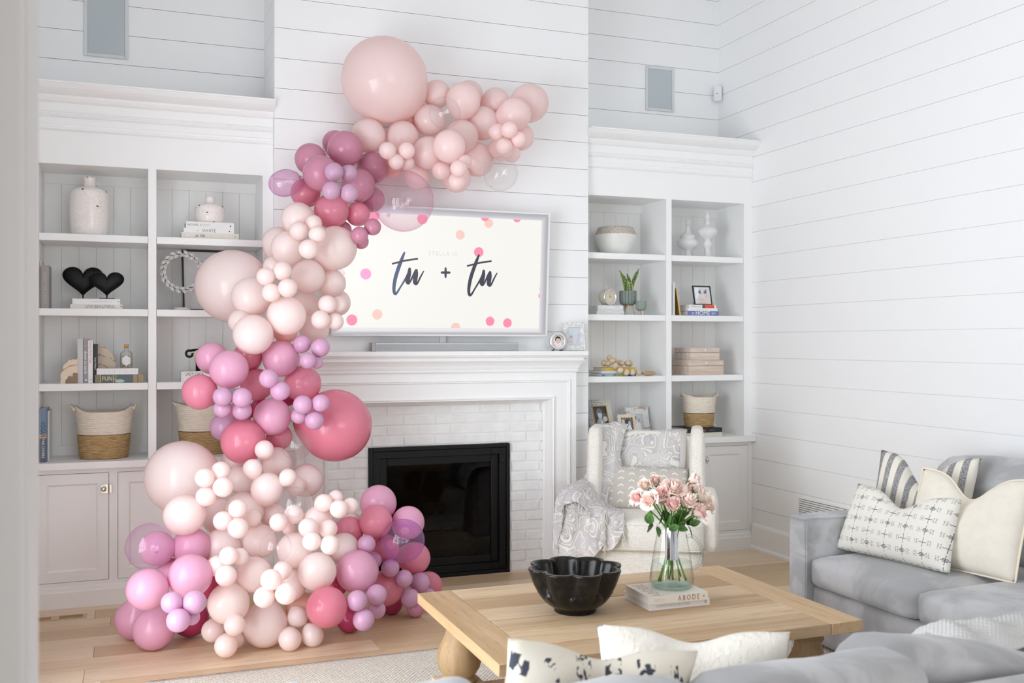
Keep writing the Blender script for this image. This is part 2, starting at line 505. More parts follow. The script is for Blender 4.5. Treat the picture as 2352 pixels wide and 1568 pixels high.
def base_cabinet(x0, x1, doors, latch, where):
    b = thing('base_cabinet', 'white built-in base cabinet with inset doors, %s' % where, 'cabinet', (0, 0, 0), 0, 'base cabinets under the bookcases')
    Y = YF
    xs = [x0] + [q for c in doors for q in c] + [x1]
    m = MB()
    for k in range(0, len(xs), 2): m.box(xs[k], xs[k + 1], Y, Y + 0.02, 0.142, 0.757)
    m.box(x0, x1, Y + 0.03, YW, 0.0, 0.785)
    m.build('face_frame', M['trim'], b)
    m = MB(); m.box(x0, x1, Y, Y + 0.02, 0.757, 0.785)
    m.build('rail', M['trim'], b)
    m = MB(); m.box(x0, x1, Y, Y + 0.02, 0.10, 0.142)
    m.build('rail', M['trim'], b)
    m = MB(); m.prism([(Y + 0.01, 0), (Y - 0.018, 0), (Y - 0.018, 0.088), (Y - 0.012, 0.098), (Y - 0.010, 0.112), (Y - 0.002, 0.120), (Y + 0.01, 0.120)], x0, x1, 'x')
    m.build('plinth', M['trim'], b)
    for (a, c) in doors:
        a += 0.0025; c -= 0.0025; z0, z1 = 0.1445, 0.7545
        r = 0.052
        m = MB()
        m.box(a, a + r, Y - 0.001, Y + 0.02, z0, z1); m.box(c - r, c, Y - 0.001, Y + 0.02, z0, z1)
        m.box(a + r, c - r, Y - 0.001, Y + 0.02, z0, z0 + r); m.box(a + r, c - r, Y - 0.001, Y + 0.02, z1 - r, z1)
        d = m.build('door', M['trim'], b)
        m = MB()
        P = lambda e, yy: [(a + r + e, yy, z0 + r + e), (c - r - e, yy, z0 + r + e), (c - r - e, yy, z1 - r - e), (a + r + e, yy, z1 - r - e)]
        m.grid([P(0, Y + 0.0), P(0.005, Y - 0.001), P(0.010, Y + 0.004), P(0.016, Y + 0.0105), P(0.018, Y + 0.0125)], closed_v=True, smooth=False)
        m.build('panel_molding', M['trim'], d)
        m = MB(); m.box(a + r + 0.015, c - r - 0.015, Y + 0.0115, Y + 0.018, z0 + r + 0.015, z1 - r - 0.015); m.build('panel', M['trim'], d)
        # cupboard latch
        zl = 0.663; s = 1 if latch == 'r' else -1
        xe = c if s > 0 else a
        m = MB()
        q = sorted((xe - s * 0.042, xe - s * 0.001)); m.box(q[0], q[1], Y - 0.006, Y - 0.001, zl - 0.026, zl + 0.026, 0.0015, 1)
        q = sorted((xe + s * 0.004, xe + s * 0.018)); m.box(q[0], q[1], Y - 0.008, Y, zl - 0.026, zl + 0.026, 0.0015, 1)
        for zz in (-0.021, 0.021): m.ball((xe - s * 0.036, Y - 0.006, zl + zz), 0.003, 6, 4)
        l = m.build('latch', M['nickel'], d)
        m = MB(); m.lathe([(0.006, 0), (0.006, 0.008), (0.013, 0.013), (0.015, 0.019), (0.011, 0.025), (0.003, 0.027)], 14)
        bmesh.ops.transform(m.bm, matrix=Matrix.Translation((xe - s * 0.026, Y - 0.006, zl)) @ Matrix.Rotation(pi / 2, 4, 'X'), verts=m.bm.verts)
        m.bm.faces.ensure_lookup_table()
        k = m.build('knob', M['nickel'], d)
    return b
base_cabinet(-0.545, CX0 - 0.001, ((-0.507, -0.122), (-0.076, 0.309), (0.355, 0.740)), 'r', 'beside the giant white balloon')
base_cabinet(CX1 + 0.001, XR - 0.001, ((2.950, 3.336), (3.382, 3.768), (3.812, 4.199)), 'l', 'behind the cream armchair')
for x0, x1, w in ((-0.545, CX0 - 0.001, 'with the two large woven baskets'), (CX1 + 0.001, XR - 0.001, 'with the small basket and photo frames')):
    m = MB(); m.box(x0, x1, YF - 0.055, YB, 0.785, CT, 0.003, 1)
    o = m.build('countertop', M['trim']); tag(o, 'white wooden worktop over the base cabinet, %s' % w, 'countertop', 'worktops of the built-ins')

# in-wall speakers and the motion sensor
M['mesh_grey'] = plain('speaker_cloth', srgb(186, 195, 199), 0.8)
for (x0, x1, z0, z1, w) in ((-0.274, -0.019, 3.254, 3.70, 'above the left-hand bookcase crown'), (3.598, 3.843, 3.245, 3.578, 'high in the corner above the armchair')):
    t = thing('wall_speaker', 'flush grey speaker grille in a white frame, %s' % w, 'speaker', ((x0 + x1) / 2, YW, z0), 0, 'in-wall speakers')
    hw, h = (x1 - x0) / 2, z1 - z0
    m = MB(); fr = 0.022
    for q in ((-hw, -hw + fr, 0, h), (hw - fr, hw, 0, h), (-hw + fr, hw - fr, 0, fr), (-hw + fr, hw - fr, h - fr, h)): m.box(q[0], q[1], -0.010, 0.0, q[2], q[3], 0.003, 1)
    m.build('frame', plain('speaker_frame', srgb(214, 216, 218), 0.5), t)
    m = MB(); m.box(-hw + fr, hw - fr, -0.007, 0.0, fr, h - fr, 0.002, 1); m.build('grille', M['mesh_grey'], t)
t = thing('motion_sensor', 'small white motion sensor fixed in the upper wall corner', 'sensor', (4.196, 6.565, 3.350), rad(-45))
m = MB(); m.box(-0.030, 0.030, -0.022, 0.022, 0.0, 0.115, 0.010, 3); m.build('housing', plain('white_plastic', (0.82, 0.83, 0.84), 0.35), t)
m = MB(); m.box(-0.020, 0.020, -0.0235, -0.021, 0.012, 0.048, 0.001, 1); m.build('lens', plain('sensor_lens', (0.78, 0.80, 0.84), 0.2), t)
m = MB(); m.box(-0.006, 0.006, -0.0240, -0.021, 0.052, 0.057); m.build('indicator', plain('dark_slot', (0.12, 0.12, 0.13), 0.4), t)

# wall register low on the right wall, floor register by the left cabinet
t = thing('wall_vent', 'slotted white air vent low on the right wall behind the sofa arm', 'vent', (XR, 5.30, 0.33))
m = MB(); m.box(-0.004, 0.0, -0.33, 0.33, 0.0, 0.13); m.build('plate', M['trim'], t)
for k in range(8):
    m = MB(); m.box(-0.0055, -0.003, -0.32, 0.32, 0.010 + k * 0.0145, 0.0135 + k * 0.0145); m.build('slot', plain('slot_dark', (0.10, 0.10, 0.11), 0.6), t)
t = thing('floor_vent', 'wooden floor register set in the oak boards by the left cabinet', 'vent', (-0.36, 5.945, 0.0))
m = MB(); m.box(-0.19, 0.13, -0.045, 0.045, 0.0, 0.004, 0.001, 1); m.build('frame', M['oak'], t)
for x in (-0.11, 0.05):
    m = MB()
    for k in range(6): m.box(x - 0.06, x + 0.06, -0.030 + k * 0.0105, -0.024 + k * 0.0105, 0.003, 0.0052)
    m.build('grate', M['pine_z'], t)

# ================================================================== fireplace
# painted brick face
br = Mat('white_painted_brick', (0.76, 0.765, 0.76), 0.6, spec=0.3)
n1 = br.noise(br.world(), 55, 5, 0.6); n2 = br.noise(br.world(), 9, 3)
br.set('Base Color', br.mix(n2.sm(0.35, 0.65), (0.83, 0.835, 0.83), (0.88, 0.885, 0.88)))
br.bump(n1 + n2 * 0.8, 0.35, 0.004)
M['brick'] = br
mo = Mat('white_painted_mortar', (0.84, 0.84, 0.835), 0.7, spec=0.2); mo.bump(mo.noise(mo.world(), 70, 3), 0.3, 0.003)
M['mortar'] = mo
BX0, BX1, BZ = 1.105, 2.562, 1.15
FX0, FX1, FZ = 1.378, 2.316, 0.845          # firebox opening
br_t = thing('brick_surround', 'white painted brick facing around the black firebox', 'brickwork', (1.84, YC, 0))
def bx(m, x0, x1, z0, z1, y0, y1): m.box(x0 - 1.84, x1 - 1.84, y0 - YC, y1 - YC, z0, z1)
m = MB()
bx(m, BX0, FX0, 0, BZ, YC + 0.002, YC + 0.012); bx(m, FX1, BX1, 0, BZ, YC + 0.002, YC + 0.012); bx(m, FX0, FX1, FZ, BZ, YC + 0.002, YC + 0.012)
m.build('mortar', M['mortar'], br_t)
rb = random.Random(11)
CH, LB = 0.0652, 0.2085
def brick(x0, x1, z0, z1):
    m = MB()
    vs = m.box(x0 - 1.84, x1 - 1.84, -0.004 + rb.uniform(-0.003, 0.002), 0.006, z0, z1)
    for v in vs:
        v.co.x += rb.uniform(-0.0032, 0.0032); v.co.z += rb.uniform(-0.0028, 0.0028)
        if v.co.y < 0: v.co.y += rb.uniform(-0.0018, 0.0018)
    bmesh.ops.bevel(m.bm, geom=[e for e in m.bm.edges if all(v.co.y < 0.003 for v in e.verts)], offset=0.004, segments=2, affect='EDGES')
    m.build('brick', M['brick'], br_t)
r = 0; z = 0.004
while z < BZ - 0.01:
    z1 = min(z + CH - 0.008, BZ)
    x = BX0 - LB * (0.5 if r % 2 else 0.02) - 0.02
    while x < BX1:
        a, b = max(x, BX0), min(x + LB - 0.009 + rb.uniform(-0.004, 0.004), BX1)
        if z < FZ + 0.002 and z1 > 0:
            for (s0, s1) in ((BX0, FX0 - 0.003), (FX1 + 0.003, BX1)):
                p, q = max(a, s0), min(b, s1)
                if q - p > 0.016: brick(p, q, z, min(z1, 1.2))
        elif b - a > 0.016: brick(a, b, max(z, FZ + 0.004), z1)
        x += LB
    z += CH; r += 1

# mantelpiece
mt = thing('mantelpiece', 'white moulded mantelpiece framing the brick fireplace', 'mantel', (1.84, YC, 0))
MY = -0.095                                     # front plane of the legs and frieze, local
HX = 0.917                                      # half width of the body
m = MB(); m.box(-HX, -0.735, MY, 0.0, 0, 1.128); m.build('leg', M['trim'], mt)
m = MB(); m.box(0.735, HX, MY, 0.0, 0, 1.128); m.build('leg', M['trim'], mt)
m = MB(); m.box(-HX, HX, MY, 0.0, 1.128, 1.33); m.build('frieze', M['trim'], mt)
def ring(hw0, zt0, prof, name):                  # moulding that follows the inverted U; prof: (inward offset, y)
    m = MB(); rows = []
    for (e, yy) in prof:
        hw, zt = hw0 - e, zt0 - e
        rows.append([(-hw, yy, 0.0), (-hw, yy, zt), (hw, yy, zt), (hw, yy, 0.0)])
    m.grid(rows, smooth=False); m.build(name, M['trim'], mt)
ring(0.868, 1.256, [(-0.004, MY + 0.001), (-0.004, MY - 0.008), (0.000, MY - 0.011), (0.006, MY - 0.006), (0.010, MY - 0.010), (0.014, MY - 0.004), (0.016, MY + 0.001)], 'outer_molding')
ring(0.752, 1.146, [(-0.002, MY + 0.001), (-0.002, MY - 0.014), (0.004, MY - 0.018), (0.010, MY - 0.013), (0.014, MY - 0.015), (0.020, MY + 0.012), (0.030, MY + 0.045), (0.034, MY + 0.070), (0.040, MY + 0.075), (0.042, -0.004)], 'inner_molding')
def mmould(name, prof):                          # returns round the ends of the mantel
    m = MB(); rows = []
    for d, z in prof:
        rows.append([(-HX - d, 0.0, z), (-HX - d, MY - d, z), (HX + d, MY - d, z), (HX + d, 0.0, z)])
    m.grid(rows, smooth=False); m.build(name, M['trim'], mt)
mmould('lower_crown', [(0.0, 1.305), (0.004, 1.305), (0.010, 1.312), (0.012, 1.320), (0.006, 1.326), (0.012, 1.332), (0.016, 1.345), (0.016, 1.352), (0.0, 1.352)])
mmould('upper_crown', [(0.0, 1.350), (0.018, 1.350), (0.024, 1.362), (0.034, 1.376), (0.042, 1.384), (0.042, 1.392), (0.034, 1.396), (0.040, 1.404), (0.050, 1.412), (0.050, 1.419), (0.0, 1.419)])
m = MB(); m.box(-HX - 0.062, HX + 0.062, MY - 0.062, 0.0, 1.418, 1.447, 0.002, 1); m.build('mantel_shelf', M['trim'], mt)

# gas fireplace insert
M['black'] = plain('black_iron', (0.007, 0.007, 0.0075), 0.42, 0.0, 0.25)
M['blackfire'] = plain('soot_black', (0.010, 0.0085, 0.008), 0.9, spec=0.1)
fp = thing('fireplace_insert', 'black metal gas fireplace with a glass front, set in white brick', 'fireplace', (1.847, YC, 0))
hw = (FX1 - FX0) / 2 - 0.001
def frame_box(m, w0, w1, z0, z1, b, y0, y1, bev=0.003):
    m.box(w0, w0 + b, y0, y1, z0, z1, bev, 1); m.box(w1 - b, w1, y0, y1, z0, z1, bev, 1)
    m.box(w0 + b, w1 - b, y0, y1, z1 - b, z1, bev, 1); m.box(w0 + b, w1 - b, y0, y1, z0, z0 + b, bev, 1)
m = MB(); frame_box(m, -hw, hw, 0.0, FZ - 0.002, 0.024, -0.022, 0.03); m.build('outer_frame', M['black'], fp)
m = MB(); frame_box(m, -hw + 0.024, hw - 0.024, 0.024, FZ - 0.026, 0.046, -0.012, 0.03); m.build('face_frame', M['black'], fp)
m = MB(); frame_box(m, -hw + 0.070, hw - 0.070, 0.070, FZ - 0.072, 0.05, 0.012, 0.04); df = m.build('glass_door', M['black'], fp)
for sx in (-1, 1):
    m = MB()
    xx = sx * (hw - 0.026)
    q = sorted((xx, xx - sx * 0.10)); m.box(q[0], q[1], -0.016, -0.010, FZ - 0.068, FZ - 0.028, 0.001, 1)
    q = sorted((xx, xx - sx * 0.042)); m.box(q[0], q[1], -0.016, -0.010, FZ - 0.13, FZ - 0.068, 0.001, 1)
    cb = m.build('corner_bracket', M['black'], fp)
    for (bxx, bz) in ((xx - sx * 0.082, FZ - 0.048), (xx - sx * 0.022, FZ - 0.112)):
        m = MB(); m.ball((bxx, -0.016, bz), 0.008, 10, 6); m.build('bolt', plain('bolt_iron', (0.03, 0.03, 0.032), 0.3, 0.6), cb)
    for bz in (0.10, 0.045):
        m = MB(); m.ball((xx - sx * 0.022, -0.012, bz), 0.006, 8, 5); m.build('bolt', M['black'], cb)
gl = Mat('fire_glass', (0.02, 0.02, 0.022), 0.03)
nt = gl.nt; mixn = nt.nodes.new('ShaderNodeMixShader'); tr = nt.nodes.new('ShaderNodeBsdfTransparent'); gs = nt.nodes.new('ShaderNodeBsdfGlossy'); fr = nt.nodes.new('ShaderNodeFresnel')
tr.inputs[0].default_value = (0.45, 0.43, 0.42, 1); gs.inputs['Roughness'].default_value = 0.03; fr.inputs[0].default_value = 1.35
nt.links.new(fr.outputs[0], mixn.inputs[0]); nt.links.new(tr.outputs[0], mixn.inputs[1]); nt.links.new(gs.outputs[0], mixn.inputs[2]); nt.links.new(mixn.outputs[0], nt.nodes['Material Output'].inputs[0])
m = MB(); m.box(-hw + 0.11, hw - 0.11, 0.022, 0.027, 0.11, FZ - 0.112); m.build('glass_pane', gl, df)
m = MB()
for q in ((-hw + 0.07, -hw + 0.075, 0.04, 0.42, 0.05, FZ - 0.07), (hw - 0.075, hw - 0.07, 0.04, 0.42, 0.05, FZ - 0.07), (-hw + 0.075, hw - 0.075, 0.40, 0.42, 0.05, FZ - 0.07), (-hw + 0.075, hw - 0.075, 0.04, 0.40, FZ - 0.08, FZ - 0.07), (-hw + 0.075, hw - 0.075, 0.04, 0.40, 0.05, 0.075)): m.box(*q)
m.build('firebox_liner', M['blackfire'], fp)
# herringbone firebrick panels, one piece each, with recessed joints
fbk = Mat('firebrick', (0.04, 0.028, 0.024), 0.9, spec=0.1)
m = MB()
L_, W_ = 0.16, 0.055
for i in range(-9, 10):
    for j in range(-3, 12):
        for o in (0, 1):
            cx, cz = (i + j * 0) * W_ * 1.414, j * L_ * 0.707
            a = pi / 4 if o == 0 else -pi / 4
            cxx = cx + (0 if o == 0 else W_ * 0.707)
            px, pz = cxx, cz + (0 if o == 0 else L_ * 0.35)
            if -hw + 0.14 < px < hw - 0.14 and 0.13 < pz < FZ - 0.14:
                m.box(-L_ / 2 + 0.002, L_ / 2 - 0.002, -0.004 - 0.002 * o, 0.004, -W_ / 2 + 0.002, W_ / 2 - 0.002, mat=Matrix.Translation((px, 0.396, pz)) @ Matrix.Rotation(a, 4, 'Y'))
stuff(m.build('firebrick_panel', fbk, fp))
lg = Mat('charred_log', (0.05, 0.04, 0.03), 0.9)
nn = lg.noise(lg.map(lg.coord(), (4, 20, 20)), 4, 5); lg.set('Base Color', lg.mix(nn.sm(0.5, 0.7), (0.03, 0.026, 0.022), (0.14, 0.115, 0.075))); lg.bump(nn, 0.8, 0.02)
for (p0, p1, r0) in (((-0.30, 0.26, 0.14), (0.30, 0.30, 0.15), 0.05), ((-0.18, 0.14, 0.13), (0.22, 0.22, 0.22), 0.038), ((0.02, 0.17, 0.38), (0.20, 0.16, 0.15), 0.032), ((0.10, 0.20, 0.30), (0.30, 0.13, 0.14), 0.036)):
    m = MB(); A, B = Vector(p0), Vector(p1)
    path = [A.lerp(B, t / 6) + Vector((0, 0, 0.012 * sin(t * 2.1))) for t in range(7)]
    m.tube(path, [r0 * (0.9 + 0.2 * noise.noise(Vector((t, p0[0] * 9, 2)))) for t in range(7)], 10); m.build('log', lg, fp)
m = MB()
re = random.Random(5)
for k in range(120):
    m.ball((re.uniform(-0.33, 0.33), re.uniform(0.06, 0.30), 0.085), re.uniform(0.006, 0.014), 5, 4)
stuff(m.build('embers', lg, fp))

# ================================================================== television above the mantel
tv = thing('television', 'wall mounted television in a slim white frame showing a party picture', 'television', (1.845, 6.055, 1.542))
tv.rotation_euler = (rad(3.9), 0, 0)
TW, TH = 0.712, 0.807
M['tvframe'] = plain('television_frame_white', (0.80, 0.80, 0.795), 0.4)
m = MB()
b = 0.012
m.box(-TW, -TW + b, -0.012, 0.02, 0, TH, 0.0015, 1); m.box(TW - b, TW, -0.012, 0.02, 0, TH, 0.0015, 1)
m.box(-TW + b, TW - b, -0.012, 0.02, 0, b, 0.0015, 1); m.box(-TW + b, TW - b, -0.012, 0.02, TH - b, TH, 0.0015, 1)
m.build('frame', M['tvframe'], tv)
m = MB(); m.box(-TW + b, TW - b, 0.001, 0.024, b, TH - b); m.build('housing', M['tvframe'], tv)
def emit(name, col, k, base=0.02):
    mm = Mat(name, (base, base, base), 0.25); mm.set('Emission Color', (*col, 1)); mm.set('Emission Strength', k); return mm
# the lit screen: a displayed mount with soft bevelled edges and the picture inside it
ms = emit('screen_mount', (1, 1, 1), 1.0)
x, yy, z = ms.xyz()
dl = x + 0.70; dr = x * -1.0 + 0.70; dt = z * -1.0 + 0.795; db = z - 0.012
e = dl.min(dr).min(dt.min(db * 2.2)) 
e = e.sm(0.0, 0.062)
ms.set('Emission Color', ms.mix(e, srgb(166, 164, 172), srgb(222, 220, 222)))
m = MB(); m.box(-TW + b, TW - b, -0.001, 0.001, b, TH - b); sc = m.build('screen', ms, tv)
pc = emit('screen_picture', srgb(243, 241, 236), 0.93)
m = MB(); m.box(-0.643, 0.654, -0.0022, -0.001, 0.052, 0.757); pic = m.build('picture', pc, sc)
P1 = emit('dot_hot_pink', srgb(252, 138, 172), 0.95); P2 = emit('dot_peach', srgb(243, 200, 190), 0.95); P3 = emit('dot_orchid', srgb(252, 158, 206), 0.95)
def clipdisc(cx, cz, r, mat):
    m = MB(); n = 26; pts = []
    for k in range(n):
        a = 2 * pi * k / n; j = 1 + 0.025 * noise.noise(Vector((cx * 9, cz * 9, k)))
        pts.append((min(max(cx + r * cos(a) * j, -0.643), 0.654), min(max(cz + r * sin(a) * j, 0.052), 0.757)))
    q = []
    for p in pts:
        if not q or (abs(p[0] - q[-1][0]) + abs(p[1] - q[-1][1])) > 1e-5: q.append(p)
    m.prism(q, -0.0030, -0.0022, 'y'); m.build('dot', mat, sc)

for q in ((-0.504, 0.381, 0.034, P3), (-0.586, 0.098, 0.034, P1), (-0.428, 0.134, 0.032, P2), (0.098, 0.643, 0.030, P2), (0.261, 0.764, 0.028, P1),
          (0.481, 0.766, 0.028, P1), (0.225, 0.538, 0.032, P1), (0.312, 0.097, 0.030, P1), (0.432, 0.087, 0.030, P1), (0.080, 0.056, 0.031, P2),
          (0.665, 0.266, 0.020, P1), (0.668, 0.315, 0.020, P2), (-0.151, 0.733, 0.034, P1), (-0.456, 0.739, 0.034, P1), (-0.655, 0.381, 0.022, P2)): clipdisc(*q)
m = MB(); m.disc(0.288, 0.724, 0.030, 0.030, -0.0028, 26); m.build('dot', P2, sc)
ink = [emit('script_ink_blue', srgb(66, 80, 118), 0.9), emit('script_ink_dark', srgb(44, 46, 66), 0.9)]
def stroke(pts, mat, dx, yy=-0.0034):
    m = MB(); n = (len(pts) - 1) * 5; L = []; R = []
    Q = [(p[0], p[2] if False else p[1], p[2]) for p in pts]
    cs = [crom(Q, t / n) for t in range(n + 1)]
    for i, c in enumerate(cs):
        c.z *= 1.3
        a = cs[min(i + 1, n)] - cs[max(i - 1, 0)]; d = Vector((-a.y, a.x)).normalized() * c.z
        L.append((c.x + d.x + dx, yy, c.y + d.y)); R.append((c.x - d.x + dx, yy, c.y - d.y))
    m.grid([L, R], smooth=False)
    for e in (cs[0], cs[-1]): m.disc(e.x + dx, e.y, e.z, e.z, yy - 0.0001, 12)
    m.build('script_stroke', mat, sc)
T1 = [(-0.263, 0.519, 0.0045), (-0.273, 0.494, 0.007), (-0.286, 0.459, 0.0087), (-0.303, 0.411, 0.0091), (-0.317, 0.362, 0.0091), (-0.325, 0.314, 0.0084), (-0.325, 0.28, 0.0077), (-0.318, 0.263, 0.007), (-0.306, 0.27, 0.0052), (-0.287, 0.301, 0.0042), (-0.266, 0.336, 0.0045), (-0.249, 0.364, 0.0052), (-0.234, 0.396, 0.0056)]
T2 = [(-0.337, 0.449, 0.0045), (-0.301, 0.458, 0.0045), (-0.269, 0.467, 0.0045), (-0.226, 0.476, 0.0045), (-0.18, 0.483, 0.0045)]
T3 = [(-0.228, 0.419, 0.007), (-0.23, 0.392, 0.0098), (-0.237, 0.361, 0.0112), (-0.24, 0.34, 0.0105), (-0.234, 0.33, 0.007), (-0.224, 0.339, 0.0045), (-0.21, 0.365, 0.0052), (-0.196, 0.393, 0.0063), (-0.185, 0.41, 0.0077)]
T4 = [(-0.185, 0.41, 0.0077), (-0.186, 0.386, 0.0105), (-0.19, 0.358, 0.0108), (-0.192, 0.338, 0.0105), (-0.185, 0.328, 0.0077), (-0.174, 0.336, 0.0049), (-0.156, 0.373, 0.0042), (-0.138, 0.406, 0.0031)]
for dx, i0 in ((0.0, 0), (0.489, 1)):
    stroke(T1, ink[i0], dx); stroke(T2, ink[1], dx, -0.0035); stroke(T3, ink[1], dx, -0.0036); stroke(T4, ink[1], dx, -0.0037)
stroke([(-0.019, 0.402, 0.0055), (0.006, 0.4025, 0.0060), (0.032, 0.403, 0.0055)], ink[1], 0)
stroke([(0.006, 0.429, 0.0050), (0.0065, 0.402, 0.0060), (0.007, 0.375, 0.0050)], ink[1], 0, -0.0036)
txt('STELLA IS', 0.036, sc, emit('faint_grey_text', srgb(214, 211, 208), 0.95), (-0.014, -0.0026, 0.520), space=1.25)
# cable cover running from the television to the mantel
m = MB(); m.box(-0.010, 0.030, 0.034, 0.062, -0.092, 0.06, 0.002, 1); m.build('cable_cover', M['tvframe'], tv)
m = MB(); m.box(-0.25, 0.25, 0.024, 0.055, 0.20, 0.55); m.build('wall_bracket', M['tvframe'], tv)

# soundbar
M['alu'] = plain('brushed_aluminium', (0.58, 0.585, 0.59), 0.45, 0.6)
M['alu_end'] = plain('dull_pewter', (0.38, 0.365, 0.36), 0.5, 0.5)
sb = thing('soundbar', 'long silver soundbar lying on the white mantel under the television', 'soundbar', (1.858, 6.035, 1.447))
m = MB(); m.box(-0.462, 0.480, -0.035, 0.035, 0.0, 0.052, 0.002, 1); m.build('body', M['alu'], sb)
gm = plain('soundbar_grille', srgb(168, 171, 174), 0.6); gx = gm.xyz(); gm.bump(((gx[2] * 900.0).sin() + (gx[0] * 900.0).sin()), 0.3, 0.001)
m = MB(); m.box(-0.458, 0.476, -0.037, -0.034, 0.004, 0.045); m.build('grille', gm, sb)
m = MB(); m.box(-0.484, -0.462, -0.036, 0.035, 0.0, 0.054, 0.002, 1); m.build('end_cap', M['alu_end'], sb)
m = MB(); m.box(-0.484, 0.480, -0.034, 0.034, 0.052, 0.0535); m.build('top_edge', M['alu_end'], sb)

# small flat photographs built from stacked flat shapes
PH = {}
def pm(k, c):
    if k not in PH: PH[k] = plain('print_' + k, c, 0.45)
    return PH[k]
def poly_layer(m, pts, y): m.cap([m.bm.verts.new((p[0], y, p[1])) for p in pts])
def photo(parent, w, h, base, shapes, y=-0.001, name='photograph', z0=0.0):
    """shapes: (material, kind, ...) in units of the print's size, centred"""
    m = MB(); mats = [base]; 
    poly_layer(m, [(-w / 2, z0), (w / 2, z0), (w / 2, z0 + h), (-w / 2, z0 + h)], y)
    for i, s in enumerate(shapes):
        if s[0] not in mats: mats.append(s[0])
        m.mi = mats.index(s[0]); yy = y - 0.00025 * (i + 1)
        if s[1] == 'e': m.disc(s[2] * w, z0 + s[3] * h, s[4] * w, s[5] * h, yy, 18)
        else: poly_layer(m, [(a * w, z0 + b_ * h) for a, b_ in s[2]], yy)
    for f in m.bm.faces:
        if f.normal.y > 0: f.normal_flip()
    return m.build(name, mats, parent, fix=False)
skin = pm('skin', srgb(226, 196, 178)); hair = pm('dark_hair', srgb(48, 44, 46)); white_p = pm('white', srgb(238, 236, 234)); grey_d = pm('grey_dark', srgb(58, 60, 62)); grey_m = pm('grey_mid', srgb(128, 130, 132)); grey_l = pm('grey_light', srgb(204, 205, 206)); pink_p = pm('pale_pink', srgb(228, 206, 206)); sky_p = pm('pale_blue', srgb(206, 213, 222)); brown_p = pm('lip', srgb(196, 140, 128)); hair_s = pm('soft_hair', srgb(120, 116, 118))

# round silver baby photo frame and marble photo frame on the mantel
M['silver'] = plain('silver', (0.80, 0.80, 0.80), 0.22, 1.0)
rf = thing('photo_frame', 'round silver frame with a dark haired baby photo, on the mantel end', 'picture frame', (2.61200, 6.00, 1.447), 0, 'photo frames on the mantel')
R0 = 0.0590
m = MB()
prof = [(R0, 0.006), (R0, -0.002), (R0 * 0.97, -0.008), (R0 * 0.90, -0.011), (R0 * 0.82, -0.009), (R0 * 0.76, -0.011), (R0 * 0.70, -0.007), (R0 * 0.69, -0.001)]
m.grid([[(r * cos(2 * pi * k / 40), y, R0 + 0.003 + r * sin(2 * pi * k / 40)) for k in range(40)] for r, y in prof], closed_v=True)
m.disc(0, R0 + 0.003, R0, R0, 0.006, 40)
m.build('rim', M['silver'], rf)
o = photo(rf, 0.082, 0.082, pm('clear_edge', srgb(206, 204, 204)), [(pm('bed', srgb(222, 214, 210)), 'e', 0, 0.5, 0.49, 0.49), (white_p, 'e', 0.02, 0.22, 0.36, 0.20), (skin, 'e', -0.24, 0.20, 0.07, 0.06), (hair, 'e', 0.02, 0.66, 0.25, 0.25), (skin, 'e', 0.03, 0.55, 0.20, 0.24), (hair, 'p', [(-0.19, 0.72), (0.0, 0.76), (0.22, 0.70), (0.20, 0.84), (0.0, 0.92), (-0.18, 0.86)]), (grey_d, 'e', -0.06, 0.585, 0.035, 0.014), (grey_d, 'e', 0.12, 0.585, 0.035, 0.014), (brown_p, 'e', 0.03, 0.43, 0.045, 0.018), (pink_p, 'e', 0.03, 0.51, 0.022, 0.02), (grey_m, 'e', 0.0, 0.16, 0.02, 0.02), (grey_m, 'e', 0.14, 0.22, 0.02, 0.02), (grey_m, 'e', -0.12, 0.12, 0.02, 0.02)], -0.0015, z0=R0 + 0.003 - 0.041)
m = MB(); m.tube([(-0.030, -0.010, 0.006), (-0.033, 0.0, 0.0035), (-0.028, 0.035, 0.0035)], 0.0035, 6); m.tube([(0.030, -0.010, 0.006), (0.033, 0.0, 0.0035), (0.028, 0.035, 0.0035)], 0.0035, 6)
m.build('stand', M['black'], rf)

M['marble'] = None
mm = Mat('white_marble', (0.76, 0.76, 0.75), 0.35); q = mm.noise(mm.map(mm.coord(), (9, 9, 9)), 2.2, 6, 0.6, 1.2)
mm.set('Base Color', mm.mix((q - 0.5).abs().sm(0.0, 0.10), (0.60, 0.60, 0.59), (0.80, 0.80, 0.79))); M['marble'] = mm
def flat_frame(parent, w, h, b, t, mat, name='frame', lip=None, lipmat=None, bevel=0.002):
    m = MB()
    m.box(-w / 2, -w / 2 + b, -t / 2, t / 2, 0, h, bevel, 1); m.box(w / 2 - b, w / 2, -t / 2, t / 2, 0, h, bevel, 1)
    m.box(-w / 2 + b, w / 2 - b, -t / 2, t / 2, 0, b, bevel, 1); m.box(-w / 2 + b, w / 2 - b, -t / 2, t / 2, h - b, h, bevel, 1)
    f = m.build(name, mat, parent)
    if lip:
        m = MB(); e = b; k = lip
        for q in ((-w / 2 + e - k, -w / 2 + e + k * 0.5, e - k, h - e + k), (w / 2 - e - k * 0.5, w / 2 - e + k, e - k, h - e + k), (-w / 2 + e, w / 2 - e, e - k, e + k * 0.5), (-w / 2 + e, w / 2 - e, h - e - k * 0.5, h - e + k)): m.box(q[0], q[1], -t / 2 - 0.0015, -t / 2 + 0.003, q[2], q[3])
        m.build('inner_lip', lipmat, f)
    m = MB(); m.box(-w / 2 + b * 0.6, w / 2 - b * 0.6, 0.001, t / 2 - 0.001, b * 0.6, h - b * 0.6); m.build('backing', lipmat or M['trim'], f)
    return f
mf = thing('photo_frame', 'white marble frame with a small photo of a girl, at the mantel end', 'picture frame', (2.75100, 6.035, 1.448), rad(-4), 'photo frames on the mantel')
mf.rotation_euler = (rad(-9), 0, rad(-4))
